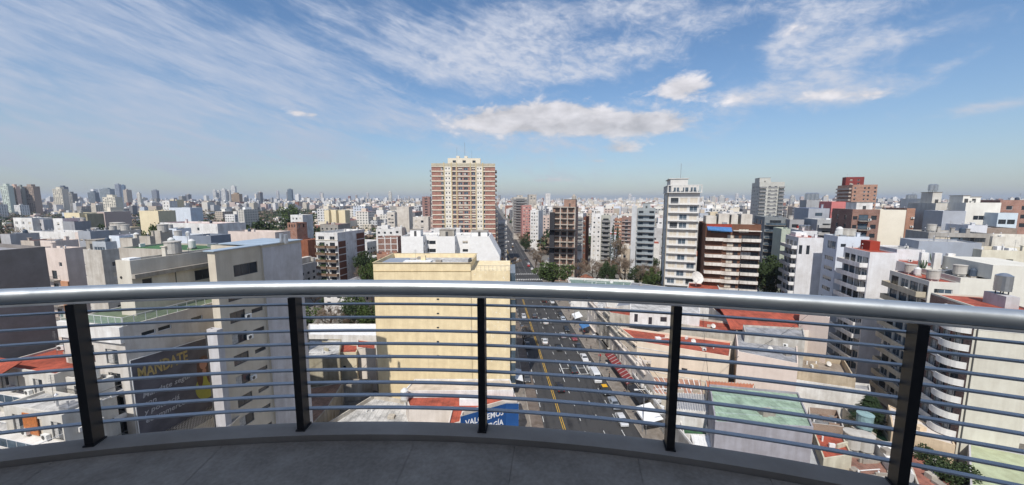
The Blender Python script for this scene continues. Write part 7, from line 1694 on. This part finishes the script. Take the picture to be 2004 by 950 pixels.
# everything beyond: one mass of buildings, each with its own wall colour and storeys of windows
def city_mat():
    m, t, b = new_mat('distant_facades'); ln = t.links.new
    at = t.nodes.new('ShaderNodeAttribute'); at.attribute_name = 'wallcol'
    ge = t.nodes.new('ShaderNodeNewGeometry'); sp = t.nodes.new('ShaderNodeSeparateXYZ'); ln(ge.outputs['Position'], sp.inputs[0]); sn = t.nodes.new('ShaderNodeSeparateXYZ'); ln(ge.outputs['True Normal'], sn.inputs[0])
    def mt(op, a, b_=None):
        n = t.nodes.new('ShaderNodeMath'); n.operation = op
        for i, q in enumerate((a, b_)):
            if q is None: continue
            if isinstance(q, (int, float)): n.inputs[i].default_value = q
            else: ln(q, n.inputs[i])
        return n.outputs[0]
    tan = mt('SUBTRACT', mt('MULTIPLY', sp.outputs[1], sn.outputs[0]), mt('MULTIPLY', sp.outputs[0], sn.outputs[1]))
    fz = mt('FRACT', mt('DIVIDE', sp.outputs[2], 3.1)); fx = mt('FRACT', mt('DIVIDE', tan, 3.6))
    wz = mt('MULTIPLY', mt('GREATER_THAN', fz, .34), mt('LESS_THAN', fz, .80)); wx = mt('MULTIPLY', mt('GREATER_THAN', fx, .28), mt('LESS_THAN', fx, .74))
    ver = mt('LESS_THAN', mt('ABSOLUTE', sn.outputs[2]), .3); mask = mt('MULTIPLY', mt('MULTIPLY', wz, wx), ver); mask = mt('MULTIPLY', mask, at.outputs['Alpha'])
    mx = t.nodes.new('ShaderNodeMixRGB'); ln(mask, mx.inputs[0]); ln(at.outputs['Color'], mx.inputs[1]); mx.inputs[2].default_value = (.06, .065, .07, 1); ln(mx.outputs[0], b.inputs['Base Color']); b.inputs['Roughness'].default_value = .85; return m
FV, FF, FC = [], [], []
def fbox(x, y, h, w, d, z0, z1, col, rcol, alpha):
    f_ = fw(h) * (d / 2); r_ = rt(h) * (w / 2); n = len(FV)
    for z in (z0, z1):
        for sx, sy in ((-1, -1), (1, -1), (1, 1), (-1, 1)): FV.append((x + r_.x * sx + f_.x * sy, y + r_.y * sx + f_.y * sy, z))
    for f, c, a in (((0, 1, 5, 4), col, alpha), ((1, 2, 6, 5), col, alpha), ((3, 0, 4, 7), col, alpha), ((2, 3, 7, 6), col, alpha), ((4, 5, 6, 7), rcol, 0.0)):
        FF.append(tuple(n + i for i in f)); FC.append((*c, a))
WC = [(.72, .71, .69), (.66, .63, .57), (.62, .56, .46), (.48, .48, .48), (.5, .43, .35), (.30, .13, .09), (.56, .60, .66), (.56, .45, .40), (.20, .20, .21), (.36, .34, .31)]
RCS = [(.33, .32, .31), (.5, .49, .47), (.30, .07, .04), (.2, .2, .2), (.34, .16, .10), (.6, .6, .58)]
def far_building(x, y, h, w, d, ht, warm=1.0):
    c = rc.choices(WC, CW)[0]; k = rc.uniform(.75, 1.05); c = tuple(q * k for q in c); al = 1.0 if rc.random() < .6 else 0.0
    fbox(x, y, h, w, d, 0, ht, c, rc.choice(RCS), al)
    if rc.random() < .7: q = rc.uniform(.25, .5); fbox(x + rc.uniform(-.2, .2) * w, y, h, w * q, d * q, ht + .01, ht + rc.uniform(2, 4.5), rc.choice(WC[:5]), (.4, .4, .4), 0.0)
for s in far_seed: far_building(*s)
n = 0
while n < 20000:
    a = rc.uniform(R(-57), R(57)); t = rc.random(); dist = 480 * (9000 / 480) ** (t ** 1.12)
    x, y = dist * math.sin(a), dist * math.cos(a)
    if in_avenue(x, y, 12)[0]: continue
    u = proj(x, y, 0)[0]; left = u < 640
    if left and dist < 1400 and rc.random() < .86: continue
    sc = 1 + dist / 6500; w = rc.uniform(7, 18) * sc; d = rc.uniform(10, 20) * sc
    q = rc.random(); tall = .16 if dist < 900 else .30; ht = rc.uniform(4, 9) if q < .45 else (rc.uniform(9, 20) if q < 1 - tall else rc.uniform(20, 38))
    if left and dist < 1200: ht = min(ht, rc.uniform(4, 13))
    if dist > 2300 and rc.random() < .07: ht = rc.uniform(40, 56) + (rc.random() < .10) * rc.uniform(5, 45) * (1 if left or dist > 3500 else .4)
    if dist < 1300: ht = min(ht, 46 - 11 * y / 720 - 2)
    if ht > 30: w = min(w, rc.uniform(14, 30)); d = w
    far_building(x, y, (9 if u < 1000 else 19) + rc.uniform(-4, 4), w, d, ht); n += 1
me = bpy.data.meshes.new('distant_city'); me.from_pydata(FV, [], FF); ca = me.color_attributes.new('wallcol', 'FLOAT_COLOR', 'CORNER')
ca.data.foreach_set('color', [q for f, c in zip(FF, FC) for _ in f for q in c]); me.materials.append(city_mat())
tag(put('distant_city', me), 'mass of small distant buildings spreading to the horizon', kind='stuff')

# greenery -------------------------------------------------------------
nt_c = 0
for k in range(900):
    if nt_c >= 170: break
    a = rc.uniform(R(-54), R(50)); dist = rc.uniform(110, 420); x, y = dist * math.sin(a), dist * math.cos(a); u, v = proj(x, y, 0)
    if not (-20 < u < 2030) or y < 100: continue
    inn, aa, b = in_avenue(x, y, 1)
    if inn and not (b > 225 and (abs(aa - 5.5) < 1.6 or abs(aa - 31.5) < 1.6)): continue
    if aa > 34 and b < 175: continue
    if u > 1300 and rc.random() < .6: continue
    if u > 700 and rc.random() < .35: continue
    if occupied(x, y, 4): continue
    hh = rc.uniform(7, 13); w = hh * rc.uniform(.7, 1.1)
    if proj(x, y, hh)[1] < vcap(u, y): continue
    bare = rc.random() < .45; km = rc.choice((mLeaf, mLeafD, mLeafD)) if not bare else rc.choice((mTwig, mTwig, mRusty))
    wh = where(u, y); lab = '%s %s tree among %s roofs %s' % ('tall' if hh > 10.5 else ('small' if hh < 8.5 else 'medium'), 'leafless brown' if bare else ('dark green' if km is mLeafD else 'fresh green'), 'near' if y < 180 else ('midway' if y < 260 else ('farther' if y < 340 else 'distant')), wh)
    tree('bare' if bare else 'leafy', Vector((x, y, 0)), hh, w, km, lab, 'city trees ' + wh, rc.randrange(3), 1); nt_c += 1
for i in range(26):
    b = 228 + i * 11.5; a = 5.6 if i % 2 else 31.6
    tree('bare', AB(a, b + rc.uniform(-2, 2)), rc.uniform(7, 10), rc.uniform(6, 8), rc.choice((mTwig, mRusty)), '%s bare street tree along the %s pavement beyond the zebra crossing' % (('nearest', 'second', 'third', 'fourth', 'fifth', 'sixth', 'seventh', 'eighth', 'ninth', 'tenth', 'eleventh', 'twelfth', 'farthest')[i // 2], 'left' if a < 18 else 'right'), 'avenue trees beyond the crossing %s' % ('left' if a < 18 else 'right'), i % 3, 1)
tm = {0: MB(), 1: MB()}
cnt = 0
while cnt < 7000:
    a = rc.uniform(R(-56), R(56)); t = rc.random(); dist = 300 * (4200 / 300) ** (t ** 1.25); x, y = dist * math.sin(a), dist * math.cos(a); u = proj(x, y, 0)[0]
    left = u < 700
    if not left and rc.random() < .62: continue
    if in_avenue(x, y, 6)[0]: continue
    k = 0 if rc.random() < .62 else 1; m = tm[k]; sc = 1 + dist / 2500; hh = rc.uniform(8, 15); w = rc.uniform(4, 8) * sc; nq = 26 if dist < 900 else 12; c0 = Vector((x, y, hh * .62))
    for q in range(nq): d = rdir(rc); leafq(m, c0 + Vector((d.x * w, d.y * w, d.z * hh * .36)), w * rc.uniform(.22, .42), rc)
    cnt += 1
for q_ in range(3600):
    a = rc.uniform(R(-57), R(-24)); dist = 240 * (1500 / 240) ** (rc.random() ** 1.1); x, y = dist * math.sin(a), dist * math.cos(a)
    if y < 200 or occupied(x, y, 5): continue
    k = 0 if rc.random() < .68 else 1; hh = rc.uniform(9, 17); w = rc.uniform(4.5, 9); c0 = Vector((x, y, hh * .6))
    for q in range(44 if dist < 600 else 24): d = rdir(rc); leafq(tm[k], c0 + Vector((d.x * w, d.y * w, d.z * hh * .38)), w * rc.uniform(.14, .30), rc)
tag(tm[0].build('distant_greenery', mLeafD), 'dark green tree crowns scattered through the far city', kind='stuff')
tag(tm[1].build('distant_bare_trees', mTwig), 'brown winter trees scattered through the far city', kind='stuff')
# roadways between the blocks
for side in (0, 1):
    h = 9 if side == 0 else 19; f_, r_ = fw(h), rt(h)
    for bi in range(-9, 13):
        ox = bi * 104 - 39.5
        P = [r_ * ox + f_ * 40, r_ * (ox + 8) + f_ * 40, r_ * (ox + 8) + f_ * 900, r_ * ox + f_ * 900]
        am = [q.dot(rt(AV)) for q in P]
        if (side == 0 and max(am) < 0) or (side == 1 and min(am) > 37 + 100): sheet('side_street', P, -.012, mAsp)

# ================================================================== AIR
hz_ = MB(); hz_.box(-12000, 12000, -1500, 12500, -1.2, 135)
ho = hz_.build('haze', None); ho.data.materials.clear(); hm_ = bpy.data.materials.new('haze'); hm_.use_nodes = True; tr = hm_.node_tree; tr.nodes.clear()
pv = tr.nodes.new('ShaderNodeVolumePrincipled'); pv.inputs['Color'].default_value = (.78, .86, 1.0, 1); pv.inputs['Density'].default_value = .00009; pv.inputs['Anisotropy'].default_value = .2
oo = tr.nodes.new('ShaderNodeOutputMaterial'); tr.links.new(pv.outputs[0], oo.inputs['Volume']); ho.data.materials.append(hm_); tag(ho, 'thin bluish haze filling the air over the city', kind='stuff')
for l_, os_ in LABELS.items():
    if len(os_) > 1 and not all(o.get('group') for o in os_): print('DUP', l_, len(os_))
    if len(l_.split()) > 16: print('LONG', len(l_.split()), l_)
